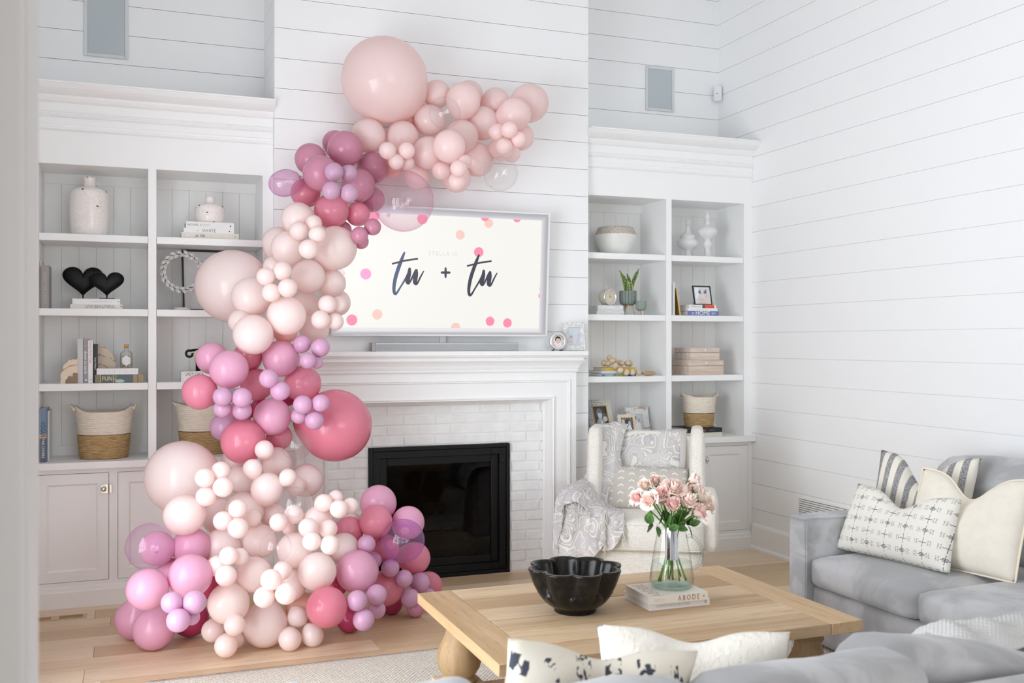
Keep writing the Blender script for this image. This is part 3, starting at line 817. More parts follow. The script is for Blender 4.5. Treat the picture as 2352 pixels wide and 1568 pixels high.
flat_frame(mf, 0.150, 0.190, 0.034, 0.014, M['marble'])
photo(mf, 0.090, 0.130, sky_p, [(pm('studio_floor', srgb(196, 200, 208)), 'p', [(-0.5, 0.0), (0.5, 0.0), (0.5, 0.06), (-0.5, 0.10)]), (pm('shade_blue', srgb(196, 203, 214)), 'p', [(0.05, 0.06), (0.5, 0.05), (0.5, 0.85), (0.25, 0.55)]), (skin, 'p', [(-0.25, 0.08), (-0.20, 0.08), (-0.19, 0.25), (-0.26, 0.25)]), (skin, 'p', [(-0.12, 0.08), (-0.06, 0.08), (-0.12, 0.26), (-0.18, 0.25)]), (pink_p, 'p', [(-0.36, 0.26), (-0.05, 0.26), (-0.12, 0.44), (-0.29, 0.44)]), (hair_s, 'e', -0.21, 0.48, 0.085, 0.065), (skin, 'e', -0.21, 0.475, 0.055, 0.045)], 0.0005, z0=0.030)
m = MB(); m.prism([(0.008, 0.12), (0.046, 0.004), (0.042, 0.002), (0.008, 0.10)], -0.02, 0.02, 'x'); m.build('easel', M['marble'], mf)

# ================================================================== things on the left-hand shelves
M['pages'] = Mat('book_pages', (0.74, 0.72, 0.68), 0.8); _p = M['pages'].xyz()
M['ink'] = plain('print_dark', srgb(66, 64, 66), 0.6); M['inkgrey'] = plain('print_grey', srgb(140, 138, 136), 0.6); M['inkpale'] = plain('print_pale', srgb(188, 186, 184), 0.6)
M['gold'] = plain('gold_print', srgb(196, 170, 110), 0.35, 0.6); M['inkwhite'] = plain('print_white', srgb(236, 234, 230), 0.6); M['inkred'] = plain('print_red', srgb(204, 130, 130), 0.6)
COV = {}
def cover(n, rgb, rough=0.45):
    if n not in COV: COV[n] = plain('book_cover_' + n, srgb(*rgb), rough)
    return COV[n]
def book(name_label, x, y, z, w, d, t, mat, group, rotz=0.0, stand=False, lean=0.0, pages_left=True):
    """A closed book. Lying: w along X (spine, faces -Y), d deep, t thick. Standing: w is the height, t the width of the spine."""
    o = thing('book', name_label, 'book', (x, y, z), rotz, group)
    if lean: o.rotation_euler = (0, lean, rotz)
    c = min(0.0025, t * 0.14)
    m = MB(); p = MB()
    if not stand:
        m.box(-w / 2, w / 2, 0, d, 0, c); m.box(-w / 2, w / 2, 0, d, t - c, t); m.box(-w / 2, w / 2, 0, 0.003, c, t - c)
        p.box(-w / 2 + 0.003, w / 2 - 0.003, 0.003, d - 0.004, c, t - c)
    else:
        m.box(-t / 2, -t / 2 + c, 0, d, 0, w); m.box(t / 2 - c, t / 2, 0, d, 0, w); m.box(-t / 2 + c, t / 2 - c, 0, 0.003, 0, w)
        p.box(-t / 2 + c, t / 2 - c, 0.003, d - 0.004, 0.003, w - 0.003)
    m.build('cover', mat, o); p.build('pages', M['pages'], o)
    return o
def spine(o, body, size, mat, along, t, stand=False, sx=1.0, align='CENTER', space=1.0):
    """lettering on the spine; lying: along = offset in X, t = thickness; standing: along = height"""
    if not stand: return txt(body, size, o, mat, (along, -0.0006, t / 2), (pi / 2, 0, 0), align, sx, space=space)
    return txt(body, size, o, mat, (0, -0.0006, along), (pi / 2, pi / 2, 0), align, sx, space=space)

def glaze(name, col):
    m = Mat(name, col, 0.18, spec=0.5)
    n = m.noise(m.coord(), 14, 2)
    n2 = m.noise(m.coord(), 60, 2)
    m.set('Base Color', m.mix((n + n2 * 0.25).sm(0.905, 0.925), m.mix(n2.sm(0.35, 0.7), col, tuple(c * 0.93 for c in col)), (0.16, 0.11, 0.08)))
    m.bump(n2, 0.06, 0.002); return m
M['glaze'] = glaze('crackled_white_glaze', srgb(244, 237, 233))
M['chip'] = plain('chipped_clay', srgb(96, 84, 78), 0.9)

def vase(label, x, y, z, prof, chips, group):
    o = thing('vase', label, 'vase', (x, y, z), 0, group)
    m = MB(); m.lathe(prof, 40); m.build('body', M['glaze'], o)
    for (a, zz, r, s) in chips:                     # chips in the glaze, lying on the surface
        m = MB(); d = Vector((sin(a), -cos(a), 0)); c = d * (r + 0.0006); t = Vector((cos(a), sin(a), 0))
        v = [m.bm.verts.new(c + t * (s * cos(k * pi / 4) * random.uniform(0.6, 1.1)) + Vector((0, 0, zz + s * 0.8 * sin(k * pi / 4) * random.uniform(0.6, 1.1)))) for k in range(8)]
        m.cap(v); m.build('chip', M['chip'], o)
    return o
x, z = (-0.2310, 2.4680)
h = z - 2.12
vase('tall whitewashed bottle vase with dark chips, alone on the top left shelf', x, 6.34, 2.12,
     [(0.070, 0), (0.092, 0.004), (0.101, 0.02), (0.106, 0.06), (0.109, 0.12), (0.109, h * 0.66), (0.105, h * 0.73), (0.094, h * 0.78), (0.074, h * 0.815), (0.045, h * 0.835), (0.036, h * 0.845), (0.0335, h * 0.86), (0.034, h * 0.95), (0.037, h * 0.985), (0.038, h), (0.034, h), (0.031, h * 0.98), (0.031, h * 0.9)],
     [(0.42, h * 0.49, 0.109, 0.008), (-0.35, h * 0.765, 0.099, 0.007), (-1.45, h * 0.52, 0.109, 0.004), (1.15, h * 0.76, 0.10, 0.008), (-0.3, h * 0.992, 0.037, 0.005)], 'whitewashed vases')
G = 'books stacked under the small vase'
# three books
bx0 = lambda a, b_, Y: (0.29000)
def lay(label, pxl, Y, z0, z1, mat, group, d=0.22, rot=0.0):
    """pxl: (left, right) spine ends in metres"""
    return book(label, (pxl[0] + pxl[1]) / 2, Y, z0, pxl[1] - pxl[0], d, z1 - z0, mat, group, rot)
Y = 6.22
zz = [2.12, 2.12 + 0.0375, 2.12 + 0.0625, 2.12 + 0.103]
o = lay('cream coffee table book lying lowest under the small vase', (0.27500, 0.60400), Y, zz[0], zz[1], cover('cream', (222, 216, 204)), G)
spine(o, 'AD', 0.036, M['inkwhite'], -0.115, 0.0375); spine(o, 'at 100', 0.022, M['ink'], -0.058, 0.0375); spine(o, 'o', 0.018, M['ink'], 0.145, 0.040)
o = lay('thin white book lying in the middle under the small vase', (0.28700, 0.57700), Y, zz[1], zz[2], cover('white', (234, 233, 232)), G)
spine(o, 'WHITE', 0.026, M['inkgrey'], 0.0, 0.025); spine(o, 'EASY', 0.010, M['inkpale'], -0.065, 0.025); spine(o, '•', 0.03, M['ink'], 0.118, 0.025)
o = lay('white book with faint grey title lying topmost under the small vase', (0.30100, 0.57700), Y, zz[2], zz[3], cover('white', (234, 233, 232)), G)
spine(o, 'HOME', 0.020, M['inkgrey'], -0.098, 0.040, space=1.2); spine(o, 'BODY', 0.020, M['inkpale'], -0.030, 0.040, space=1.2); spine(o, '—————', 0.006, M['inkgrey'], 0.06, 0.040); spine(o, '•', 0.032, M['ink'], 0.118, 0.038)
x, zt = (0.4450, 2.3890)
h = zt - zz[3]
vase('small squat whitewashed vase with dark chips, standing on three books', x, 6.32, zz[3],
     [(0.060, 0), (0.078, 0.002), (0.086, 0.012), (0.088, h * 0.25), (0.088, h * 0.50), (0.084, h * 0.60), (0.072, h * 0.67), (0.045, h * 0.715), (0.030, h * 0.735), (0.026, h * 0.76), (0.0265, h * 0.93), (0.029, h), (0.026, h), (0.024, h * 0.95)],
     [(-0.25, h * 0.36, 0.088, 0.007), (-0.9, h * 0.62, 0.084, 0.006), (0.95, h * 0.62, 0.084, 0.007), (0.2, 0.006, 0.082, 0.008)], 'whitewashed vases')

# second shelf, left: standing books and the two hearts
G = 'books standing at the left end'
o = book('grey interiors book standing on the second shelf by the doorway edge', -0.45900, 6.21, 1.695, 0.245, 0.20, 0.040, cover('grey', (158, 152, 150)), G, 0.0, True)
spine(o, 'MADE FOR LIVING', 0.022, M['inkpale'], 0.115, 0.04, True, 1.0)
o = book('thin pale book with orange edge standing behind the grey one by the doorway', -0.48300, 6.24, 1.695, 0.272, 0.16, 0.010, cover('tan', (206, 190, 172)), G, 0.0, True)
G = 'books under the black hearts'
o = lay('pale linen book lying lowest under the black hearts', (-0.32900, -0.05100), 6.22, 1.695, 1.722, cover('linen', (222, 219, 210)), G)
spine(o, 'LIVE BEAUTIFUL', 0.024, M['inkgrey'], 0.02, 0.027, sx=0.95); spine(o, '•', 0.028, M['ink'], 0.132, 0.027)
o = lay('white book with faint title lying topmost under the black hearts', (-0.31800, -0.06400), 6.22, 1.722, 1.754, cover('white', (234, 233, 232)), G)
spine(o, 'THE NEW SOUTHERN STYLE', 0.0085, M['inkpale'], 0.03, 0.032); spine(o, '•', 0.024, M['inkred'], 0.118, 0.032)

M['heart'] = plain('black_carved_wood', (0.004, 0.0042, 0.005), 0.42, spec=0.22, grain=0.4)
def heart(label, xc, y, zb, w, h, t, rz):
    o = thing('heart_sculpture', label, 'sculpture', (xc, y, zb), rz, 'black heart sculptures')
    m = MB(); m.box(-0.042, 0.042, -0.028, 0.028, 0, 0.005, 0.001, 1); m.build('base', M['heart'], o)
    m = MB(); m.box(-0.004, 0.004, -0.004, 0.004, 0.004, 0.03); m.build('pin', M['heart'], o)
    n = 64; out = []
    for k in range(n):
        a = 2 * pi * k / n
        X = 16 * sin(a) ** 3; Z = 13 * cos(a) - 5 * cos(2 * a) - 2 * cos(3 * a) - cos(4 * a)
        out.append((X / 32 * w, (Z + 17) / 29 * h + 0.012))
    cx, cz = 0, h * 0.60
    m = MB(); rows = []
    for s, yy in ((0.30, -1.0), (0.62, -0.90), (0.82, -0.68), (0.95, -0.36), (1.0, 0.0), (0.95, 0.36), (0.82, 0.68), (0.62, 0.90), (0.30, 1.0)):
        rows.append([(cx + (p[0] - cx) * s, yy * t / 2, cz + (p[1] - cz) * s) for p in out])
    v = m.grid(rows, closed_v=True); m.cap(v[0], smooth=True); m.cap(v[-1], smooth=True)
    m.build('heart', M['heart'], o)
k = 0.00256
heart('larger black carved heart on a stand, behind the smaller heart', -0.26700, 6.345, 1.754, 0.222, 0.178, 0.060, rad(3))
heart('smaller black carved heart on a stand, in front of the larger heart', -0.13600, 6.275, 1.754, 0.190, 0.148, 0.055, rad(3))

# second shelf, right: leaf wreath on a stand and a tall frame
xw, zw = (0.2810, 1.9250)
wr = thing('leaf_wreath', 'whitewashed leaf wreath standing on a disc base, left of the giant balloon', 'wreath', (xw, 6.28, 1.695))
m = MB(); m.lathe([(0.045, 0), (0.048, 0.003), (0.047, 0.014), (0.040, 0.016)], 28); m.build('base', plain('whitewashed_base', (0.74, 0.73, 0.70), 0.5), wr)
m = MB(); m.tube([(0, 0, 0.014), (0, 0.006, zw - 1.695 - 0.10)], 0.004, 6); m.build('stem', M['alu_end'], wr)
lm = Mat('whitewashed_leaf', (0.62, 0.62, 0.60), 0.65); q = lm.noise(lm.coord(), 70, 3); lm.set('Base Color', lm.mix(q.sm(0.36, 0.58), (0.22, 0.20, 0.18), (0.66, 0.66, 0.64)))
m = MB(); rr = 0.104
m.grid([[((rr + 0.007 * cos(b)) * cos(a), 0.007 * sin(b), zw - 1.695 + (rr + 0.007 * cos(b)) * sin(a)) for b in [2 * pi * j / 6 for j in range(6)]] for a in [2 * pi * i / 36 for i in range(36)]], closed_u=True, closed_v=True)
m.build('hoop', plain('wreath_twig', (0.10, 0.085, 0.075), 0.8), wr)
def leaf_mesh(name, L, W, fold=0.25, curl=0.1, n=7):
    m = MB(); rows = []
    for i in range(n):
        t = i / (n - 1); w = W * (sin(pi * min(1, t * 0.97 + 0.03) ** 0.8) ** 0.8) * 0.5 + 0.0004
        y0 = curl * L * t * t
        rows.append([(L * t, y0 - fold * w, -w), (L * t, y0, 0), (L * t, y0 - fold * w, w)])
    b = [[(p[0], p[1] + 0.0012, p[2]) for p in r] for r in rows]
    m.grid(rows); m.grid(b, flip=True)
    bmesh.ops.recalc_face_normals(m.bm, faces=m.bm.faces)
    me = bpy.data.meshes.new(name); m.bm.to_mesh(me); m.bm.free(); return me
wl = leaf_mesh('leaf', 0.040, 0.019); wl.materials.append(lm.m)
rl = random.Random(4)
for ringr, off, nn in ((0.107, 0.42, 20), (0.099, -0.12, 20)):
    for i in range(nn):
        a = 2 * pi * (i + (0.5 if off < 0 else 0)) / nn
        o = link('leaf', wl, wr)
        o.location = (ringr * cos(a), -0.006 - rl.uniform(0, 0.006), zw - 1.695 + ringr * sin(a))
        o.rotation_euler = (rl.uniform(-0.3, 0.3), -(a + pi / 2 - off * 1.2 + rl.uniform(-0.12, 0.12)), 0)
pf = thing('picture_frame', 'tall thin black framed white print leaning behind the leaf wreath', 'picture frame', (0.29200 + 0.17, 6.42, 1.695))
pf.rotation_euler = (rad(-11), 0, rad(4))
m = MB(); w, h, b = 0.34, 0.385, 0.009
m.box(-w / 2, -w / 2 + b, -0.012, 0.012, 0, h); m.box(w / 2 - b, w / 2, -0.012, 0.012, 0, h); m.box(-w / 2 + b, w / 2 - b, -0.012, 0.012, 0, b); m.box(-w / 2 + b, w / 2 - b, -0.012, 0.012, h - b, h)
m.build('frame', plain('frame_near_black', (0.02, 0.018, 0.022), 0.4), pf)
m = MB(); m.box(-w / 2 + b, w / 2 - b, -0.004, 0.010, b, h - b); m.build('print', plain('mount_board', (0.70, 0.70, 0.70), 0.6), pf)
m = MB(); m.box(-w / 2 - 0.001, w / 2 + 0.001, 0.006, 0.0135, -0.0, h); m.build('frame_edge', plain('raw_frame_wood', srgb(150, 138, 112), 0.6), pf)

# third shelf, left
pw = Mat('petrified_wood', (0.6, 0.5, 0.4), 0.45)
q1 = pw.noise(pw.coord(), 16, 5, 0.6, 1.0); X, Yy, Zz = pw.xyz()
dist = (X * X + Zz * Zz).pow(0.5) + (q1 - 0.5) * 0.05
c1 = pw.mix(dist.sm(0.045, 0.062), srgb(140, 114, 92), srgb(226, 208, 184)); c2 = pw.mix((dist * 60.0).sin().abs().sm(0.0, 0.35), srgb(112, 86, 66), c1)
pw.set('Base Color', pw.mix(q1.sm(0.42, 0.60), c2, c1)); pw.bump(q1, 0.25, 0.004)
def bookend(label, x, y, z, w, h, t, sgn, seed):
    o = thing('bookend', label, 'bookend', (x, y, z), 0, 'petrified wood bookends')
    r_ = random.Random(seed); pts = [(0, 0)]
    n = 22
    for k in range(n + 1):
        a = pi / 2 * k / n
        j = 1 + 0.09 * noise.noise(Vector((k * 0.8, seed, 0))) + 0.03 * r_.uniform(-1, 1)
        pts.append((sgn * w * cos(a) ** 0.75 * j if k < n else 0.0, h * sin(a) ** 0.8 * j))
    m = MB(); vs = m.prism(pts, -t / 2, t / 2, 'y')
    bmesh.ops.bevel(m.bm, geom=[e for e in m.bm.edges if len(e.link_faces) == 2 and e.calc_face_angle(0) > 0.9 and not all(abs(v.co.x) < 1e-6 or abs(v.co.z) < 1e-6 for v in e.verts)], offset=0.004, segments=2, affect='EDGES')
    m.build('slab', pw, o)
bookend('petrified wood bookend left of the upright books', -0.29000, 6.25, 1.268, 0.090, 0.138, 0.075, -1, 3)
bookend('taller petrified wood bookend showing above the two lying books', -0.19500, 6.395, 1.268, 0.112, 0.220, 0.060, 1, 8)
G = 'upright books between the petrified wood bookends'
Y = 6.225
up = lambda: None
o = book('pale grey upright book beside the left petrified wood bookend', -0.27500, Y, 1.268, 0.254, 0.20, 0.031, cover('palegrey', (206, 203, 204)), G, 0, True)
spine(o, '————', 0.006, M['inkpale'], 0.20, 0.03, True)
o = book('mid grey upright book with white lowercase title', -0.24800, Y, 1.268, 0.254, 0.20, 0.0272, cover('midgrey', (150, 148, 156)), G, 0, True)
spine(o, 'down to earth', 0.0245, M['inkwhite'], 0.119, 0.027, True, 0.92); spine(o, '•', 0.045, M['inkwhite'], 0.018, 0.027, True); spine(o, '+', 0.03, M['inkpale'], 0.215, 0.027, True)
o = book('white upright book with red lettering between grey and black books', -0.22200, Y, 1.268, 0.246, 0.20, 0.0245, cover('white', (234, 233, 232)), G, 0, True)
spine(o, 'House Party Tales', 0.017, M['inkred'], 0.178, 0.024, True); spine(o, '•', 0.02, M['inkgrey'], 0.02, 0.024, True)
o = book('slim black upright book leaning on the right bookend', -0.20100 + 0.0045, Y, 1.268, 0.225, 0.20, 0.0190, cover('black', (30, 33, 40)), G, 0, True)
spine(o, 'Simple Matters', 0.012, M['inkwhite'], 0.112, 0.02, True); spine(o, '•', 0.035, M['inkwhite'], 0.012, 0.02, True)
G = 'books lying under the glass bottle'
Y = 6.20
x0, x1 = -0.18900, 0.03500
o = book('thick book with dark floral spine lying under a white one', (x0 + x1) / 2, Y, 1.268, x1 - x0, 0.16, 0.049, cover('floral', (82, 96, 100)), G)
m = MB()
for a, b_ in ((0.110, 0.139), (0.086, 0.111)): m.box(a - 0.001, b_, -0.0012, 0, 0.002, 0.047)
m.build('spine_print', plain('spine_ochre', srgb(158, 140, 106), 0.5), o)
m = MB(); m.box(-0.121, -0.094, -0.0012, 0, 0.002, 0.047); m.build('spine_print', plain('spine_olive', srgb(128, 122, 92), 0.5), o)
for xx in (-0.091, -0.022, -0.008):
    m = MB(); m.box(xx - 0.0012, xx + 0.0012, -0.0016, 0, 0.002, 0.047); m.build('gilt_line', M['gold'], o)
spine(o, 'FUN', 0.034, M['gold'], -0.055, 0.049, sx=0.85); spine(o, 'and', 0.016, M['gold'], -0.014, 0.049, sx=0.6)
m = MB(); m.disc(0.012, 0.011, 0.026, 0.010, -0.0010, 14); m.build('spine_print', plain('spine_sage', srgb(176, 196, 184), 0.5), o)
o = book('white ribbed book lying directly under the corked bottle', (x0 + x1) / 2, Y, 1.317, x1 - x0, 0.16, 0.035, cover('white', (234, 233, 232)), G)
for k in range(8):
    m = MB(); m.box(-0.100 + k * 0.028, -0.0993 + k * 0.028, -0.0007, 0, 0.002, 0.033); m.build('spine_line', M['inkpale'], o)
for k, s in enumerate(('—', '——', '—', '——', '—', '•')): spine(o, s, 0.008, M['inkgrey'] if k != 1 else M['ink'], -0.05 + k * 0.032, 0.035)
# corked bottle
glass = Mat('clear_glass', (1, 1, 1), 0.02); glass.set('Transmission Weight', 1.0); glass.set('IOR', 1.45)
def thin_glass(name, tint, rim, rough=0.02, ior=1.25, rimpow=2.0, haze=0.0, hazecol=(0.9, 0.9, 0.9)):
    """thin-walled clear film or glass: see-through, mirror-like glints, tinted more where it is seen edge-on"""
    mt_ = Mat(name, tint, rough); nt = mt_.nt
    tr = nt.nodes.new('ShaderNodeBsdfTransparent'); gs = nt.nodes.new('ShaderNodeBsdfGlossy'); mx = nt.nodes.new('ShaderNodeMixShader'); lw = nt.nodes.new('ShaderNodeLayerWeight')
    lw.inputs[0].default_value = 0.5
    f = V(nt, lw.outputs['Facing']).pow(rimpow)
    nt.links.new(mt_.mix(f, tint, rim), tr.inputs[0])
    gs.inputs['Roughness'].default_value = rough; f0 = ((ior - 1) / (ior + 1)) ** 2
    fr = V(nt, lw.outputs['Facing']).pow(5.0) * 0.35 + f0
    nt.links.new(fr.s, mx.inputs[0]); nt.links.new(gs.outputs[0], mx.inputs[2]); nt.links.new(mx.outputs[0], nt.nodes['Material Output'].inputs[0])
    if haze:                                          # the film scatters a little light of its own colour
        df = nt.nodes.new('ShaderNodeBsdfDiffuse'); tl = nt.nodes.new('ShaderNodeBsdfTranslucent'); ad = nt.nodes.new('ShaderNodeMixShader'); hz = nt.nodes.new('ShaderNodeMixShader')
        df.inputs[0].default_value = (*hazecol, 1); tl.inputs[0].default_value = (*hazecol, 1)
        nt.links.new(df.outputs[0], ad.inputs[1]); nt.links.new(tl.outputs[0], ad.inputs[2])
        nt.links.new((f * (haze * 2.2) + haze).s, hz.inputs[0]); nt.links.new(tr.outputs[0], hz.inputs[1]); nt.links.new(ad.outputs[0], hz.inputs[2]); nt.links.new(hz.outputs[0], mx.inputs[1])
    else: nt.links.new(tr.outputs[0], mx.inputs[1])
    return mt_
M['glass'] = thin_glass('bottle_glass', (0.97, 0.985, 0.98), (0.55, 0.62, 0.60), 0.02, 1.35, 3.0)
bo = thing('bottle', 'small clear glass bottle of wood chips with a cork, on the white ribbed book', 'bottle', (-0.03000, 6.27, 1.352))
zb = 1.49000 - 1.352
m = MB(); m.lathe([(0.028, 0.0), (0.0335, 0.002), (0.0345, 0.006), (0.0345, zb * 0.56), (0.032, zb * 0.65), (0.024, zb * 0.71), (0.014, zb * 0.74), (0.0115, zb * 0.77), (0.0115, zb * 0.84), (0.014, zb * 0.85), (0.014, zb * 0.875), (0.0105, zb * 0.88), (0.0105, zb * 0.78), (0.030, zb * 0.64), (0.0325, zb * 0.56), (0.0325, 0.006), (0.028, 0.004)], 28, capt=False); m.build('glass_body', M['glass'], bo)
m = MB(); m.lathe([(0.0105, zb * 0.845), (0.013, zb), (0.012, zb + 0.001)], 16); m.build('cork', plain('cork', srgb(196, 146, 96), 0.8, grain=0.3), bo)
m = MB(); rc = random.Random(2)
for k in range(90):
    a = rc.uniform(0, 2 * pi); r = 0.027 * math.sqrt(rc.random())
    m.box(-0.007, 0.007, -0.003, 0.003, -0.0015, 0.0015, mat=Matrix.Translation((r * cos(a), r * sin(a), rc.uniform(0.006, zb * 0.50))) @ Matrix.Rotation(rc.uniform(0, 3), 4, (rc.random(), rc.random(), rc.random() + .1)))
stuff(m.build('wood_chips', plain('wood_chip', srgb(224, 180, 136), 0.7), bo))
m = MB(); hexa = [(0.024 * sin(k * pi / 3), 0.0283 * cos(k * pi / 3)) for k in range(6)]
rows = []
for zc in (-1, 1):
    rows.append([])
m.grid([[(0.0352 * sin(a), -0.0352 * cos(a), 0.044 + s * min(0.030, (0.030 - abs(a) / 0.72 * 0.014))) for a in [(-0.72 + 1.44 * i / 12) for i in range(13)]] for s in (-1, 1)])
m.build('label', plain('paper_label', (0.80, 0.79, 0.80), 0.6), bo)

# third shelf, right: two books with the black figure
G = 'books under the black animal figure'
x0, x1 = 0.27200, 0.27200 + 0.30
o = book('plain white book lying under the lettered white book, by the animal figure', (x0 + x1) / 2, 6.20, 1.268, x1 - x0, 0.24, 0.030, cover('white', (234, 233, 232)), G)
o = book('white book with tall black capitals, under the black animal figure', (x0 + x1) / 2, 6.20, 1.298, x1 - x0, 0.24, 0.032, cover('white', (234, 233, 232)), G)
spine(o, 'LADY GAGA', 0.026, M['ink'], -0.125, 0.032, sx=0.66, align='LEFT', space=1.1)
an = thing('animal_figure', 'small black animal figure with curled tail and bare wood patch, on books', 'figurine', (0.39100, 6.28, 1.330))
ablk = plain('ebonised_wood', (0.008, 0.009, 0.009), 0.3, spec=0.3); awood = plain('bare_wood', srgb(220, 204, 178), 0.55, grain=0.08)
m = MB()
m.ball((0.005, 0.0, 0.098), 0.046, 22, 14, 1.10, 0.75, 0.90)
m.ball((0.070, 0.0, 0.112), 0.026, 16, 10, 1.25, 0.8, 1.0)
m.tube([(0.035, 0, 0.10), (0.065, 0, 0.110)], [0.030, 0.024], 12)
m.build('body', ablk, an)
for lx, ly in ((-0.022, -0.018), (-0.014, 0.018), (0.034, -0.018), (0.040, 0.018)):
    m = MB(); m.tube([(lx, ly, 0.090), (lx - 0.002, ly, 0.045), (lx, ly, 0.0)], [0.016, 0.0095, 0.011], 10); m.build('leg', ablk, an)
m = MB(); tp = [(-0.068 + 0.019 * cos(a), -0.006, 0.105 + 0.019 * sin(a)) for a in [rad(70 + i * 19) for i in range(17)]]
m.tube([(-0.020, 0, 0.128), (-0.045, -0.003, 0.126)] + tp, 0.0075, 10); m.build('tail', ablk, an)
m = MB(); m.ball((-0.022, -0.022, 0.098), 0.026, 16, 10, 0.9, 0.55, 1.10); m.build('wood_patch', awood, an)
bd = thing('bead_strand', 'short strand of pale wooden beads draped over the black animal figure', 'beads', (0.39100, 6.28, 1.330))
for k in range(7):
    m = MB(); a = rad(200 - k * 22); m.ball((-0.008 + 0.0115 * k, -0.030 + 0.005 * (k % 2), 0.138 + 0.010 * sin(k * 0.8)), 0.0085, 12, 8); m.build('bead', awood, bd)

# bottom: magazines, two baskets
G = 'books standing on the left worktop'
o = book('blue fashion history book standing on the worktop by the doorway edge', -0.46800, 6.19, CT, 0.300, 0.22, 0.036, cover('bluebook', (112, 136, 164)), G, 0, True)
m = MB(); m.box(-0.018, 0.018, -0.0003, 0, 0.135, 0.158); m.build('spine_print', plain('spine_peach', srgb(212, 176, 146), 0.5), o)
m = MB(); m.box(-0.018, 0.018, -0.0003, 0, 0.0, 0.135); m.build('spine_print', plain('spine_slate', srgb(84, 98, 118), 0.5), o)
spine(o, 'VOGUE', 0.034, M['ink'], 0.185, 0.036, True, 0.8); spine(o, 'THE COVERS', 0.021, M['inkwhite'], 0.078, 0.036, True, 0.9); spine(o, '•', 0.03, plain('spine_red', srgb(196, 70, 60), 0.5), 0.012, 0.036, True)
o = book('white book with curled pages standing behind the blue one on the worktop', -0.45700, 6.28, CT, 0.285, 0.20, 0.030, cover('white', (234, 233, 232)), G, 0, True)

def rope_mat(name, a, b_, c):
    m = Mat(name, a, 0.8, spec=0.2)
    x, y, z = m.xyz(); q = m.noise(m.map(m.coord(), (13, 13, 170)), 1.6, 5, 0.7)
    ang = m.nt.nodes.new('ShaderNodeMath'); ang.operation = 'ARCTAN2'; m.nt.links.new(y.s, ang.inputs[0]); m.nt.links.new(x.s, ang.inputs[1])
    tw = ((V(m.nt, ang.outputs[0]) * 70.0) + z * 420.0 + q * 5.0).sin() * 0.5 + 0.5
    m.set('Base Color', m.mix((tw * 0.16 + q * 0.95).sm(0.32, 0.74), b_, a)); m.bump(tw * 0.4 + q, 0.7, 0.003); return m
M['rope_w'] = rope_mat('whitewashed_seagrass', srgb(246, 239, 226), srgb(220, 204, 182), None)
M['rope_n'] = rope_mat('natural_seagrass', srgb(212, 182, 134), srgb(132, 100, 58), None)
def basket(label, x, y, z, rb, rt, h, split, ears, group, sq=0.88, rz=0.0, n=48):
    o = thing('basket', label, 'basket', (x, y, z), rz, group)
    co = 0.0125
    nc = int(h / co)
    def rad_at(t): return rb + (rt - rb) * (t ** 0.6)
    def rim(a): return 0.5 + 0.5 * cos(2 * a)
    for nm, k0, k1, mat in (('lower_weave', 0, int(nc * split), M['rope_n']), ('upper_weave', int(nc * split), nc, M['rope_w'])):
        m = MB(); rows = []
        for k in range(k0, k1):
            for s in (0.15, 0.5, 0.85):
                t = (k + s) / nc; r = rad_at(t) + 0.0052 * (1 - abs(s - 0.5) * 2.6)
                row = []
                for j in range(n):
                    a = 2 * pi * j / n
                    lift = ears * (rim(a) ** 3) * max(0, (t - 0.55) / 0.45) ** 2
                    flare = 0.010 * (rim(a) ** 4) * max(0, (t - 0.7) / 0.3)
                    row.append(((r + flare) * cos(a), (r + flare) * sq * sin(a), t * h + lift))
                rows.append(row)
        if k0 > 0:                                     # rim turns inward and down the inside
            for (dr, dz) in ((-0.004, 0.006), (-0.010, 0.004), (-0.012, -0.01), (-0.014, -0.05), (-0.020, -h * 0.5)):
                row = []
                for j in range(n):
                    a = 2 * pi * j / n; r = rad_at(1) + dr
                    lift = ears * (rim(a) ** 3) * (1 if dz > -0.04 else 0.5)
                    flare = 0.010 * (rim(a) ** 4)
                    row.append(((r + flare) * cos(a), (r + flare) * sq * sin(a), h + dz + lift))
                rows.append(row)
        else: rows.insert(0, [(0.6 * p[0], 0.6 * p[1], 0.001) for p in rows[0]])
        v = m.grid(rows, closed_v=True, flip=True)
        if k0 == 0: m.cap(v[0], flip=True)
        m.build(nm, mat, o, fix=False)
    for s in (-1, 1):                                  # looped grips at the rim
        m = MB(); r = rt + 0.010
        m.tube([(s * (r - 0.004), -0.045 * sq, h + ears * 0.35), (s * (r + 0.010), -0.026 * sq, h + ears * 0.95), (s * (r + 0.014), 0, h + ears * 1.15), (s * (r + 0.010), 0.026 * sq, h + ears * 0.95), (s * (r - 0.004), 0.045 * sq, h + ears * 0.35)], 0.0065, 8)
        m.build('handle', M['rope_w'], o)
    return o
basket('two-tone seagrass basket standing alone in the bottom left bay', -0.15200, 6.33, CT, 0.128, 0.153, 0.268, 0.54, 0.040, 'two-tone seagrass baskets')
basket('two-tone seagrass basket half hidden behind the pink balloons', 0.40900, 6.36, CT, 0.128, 0.153, 0.292, 0.50, 0.020, 'two-tone seagrass baskets')

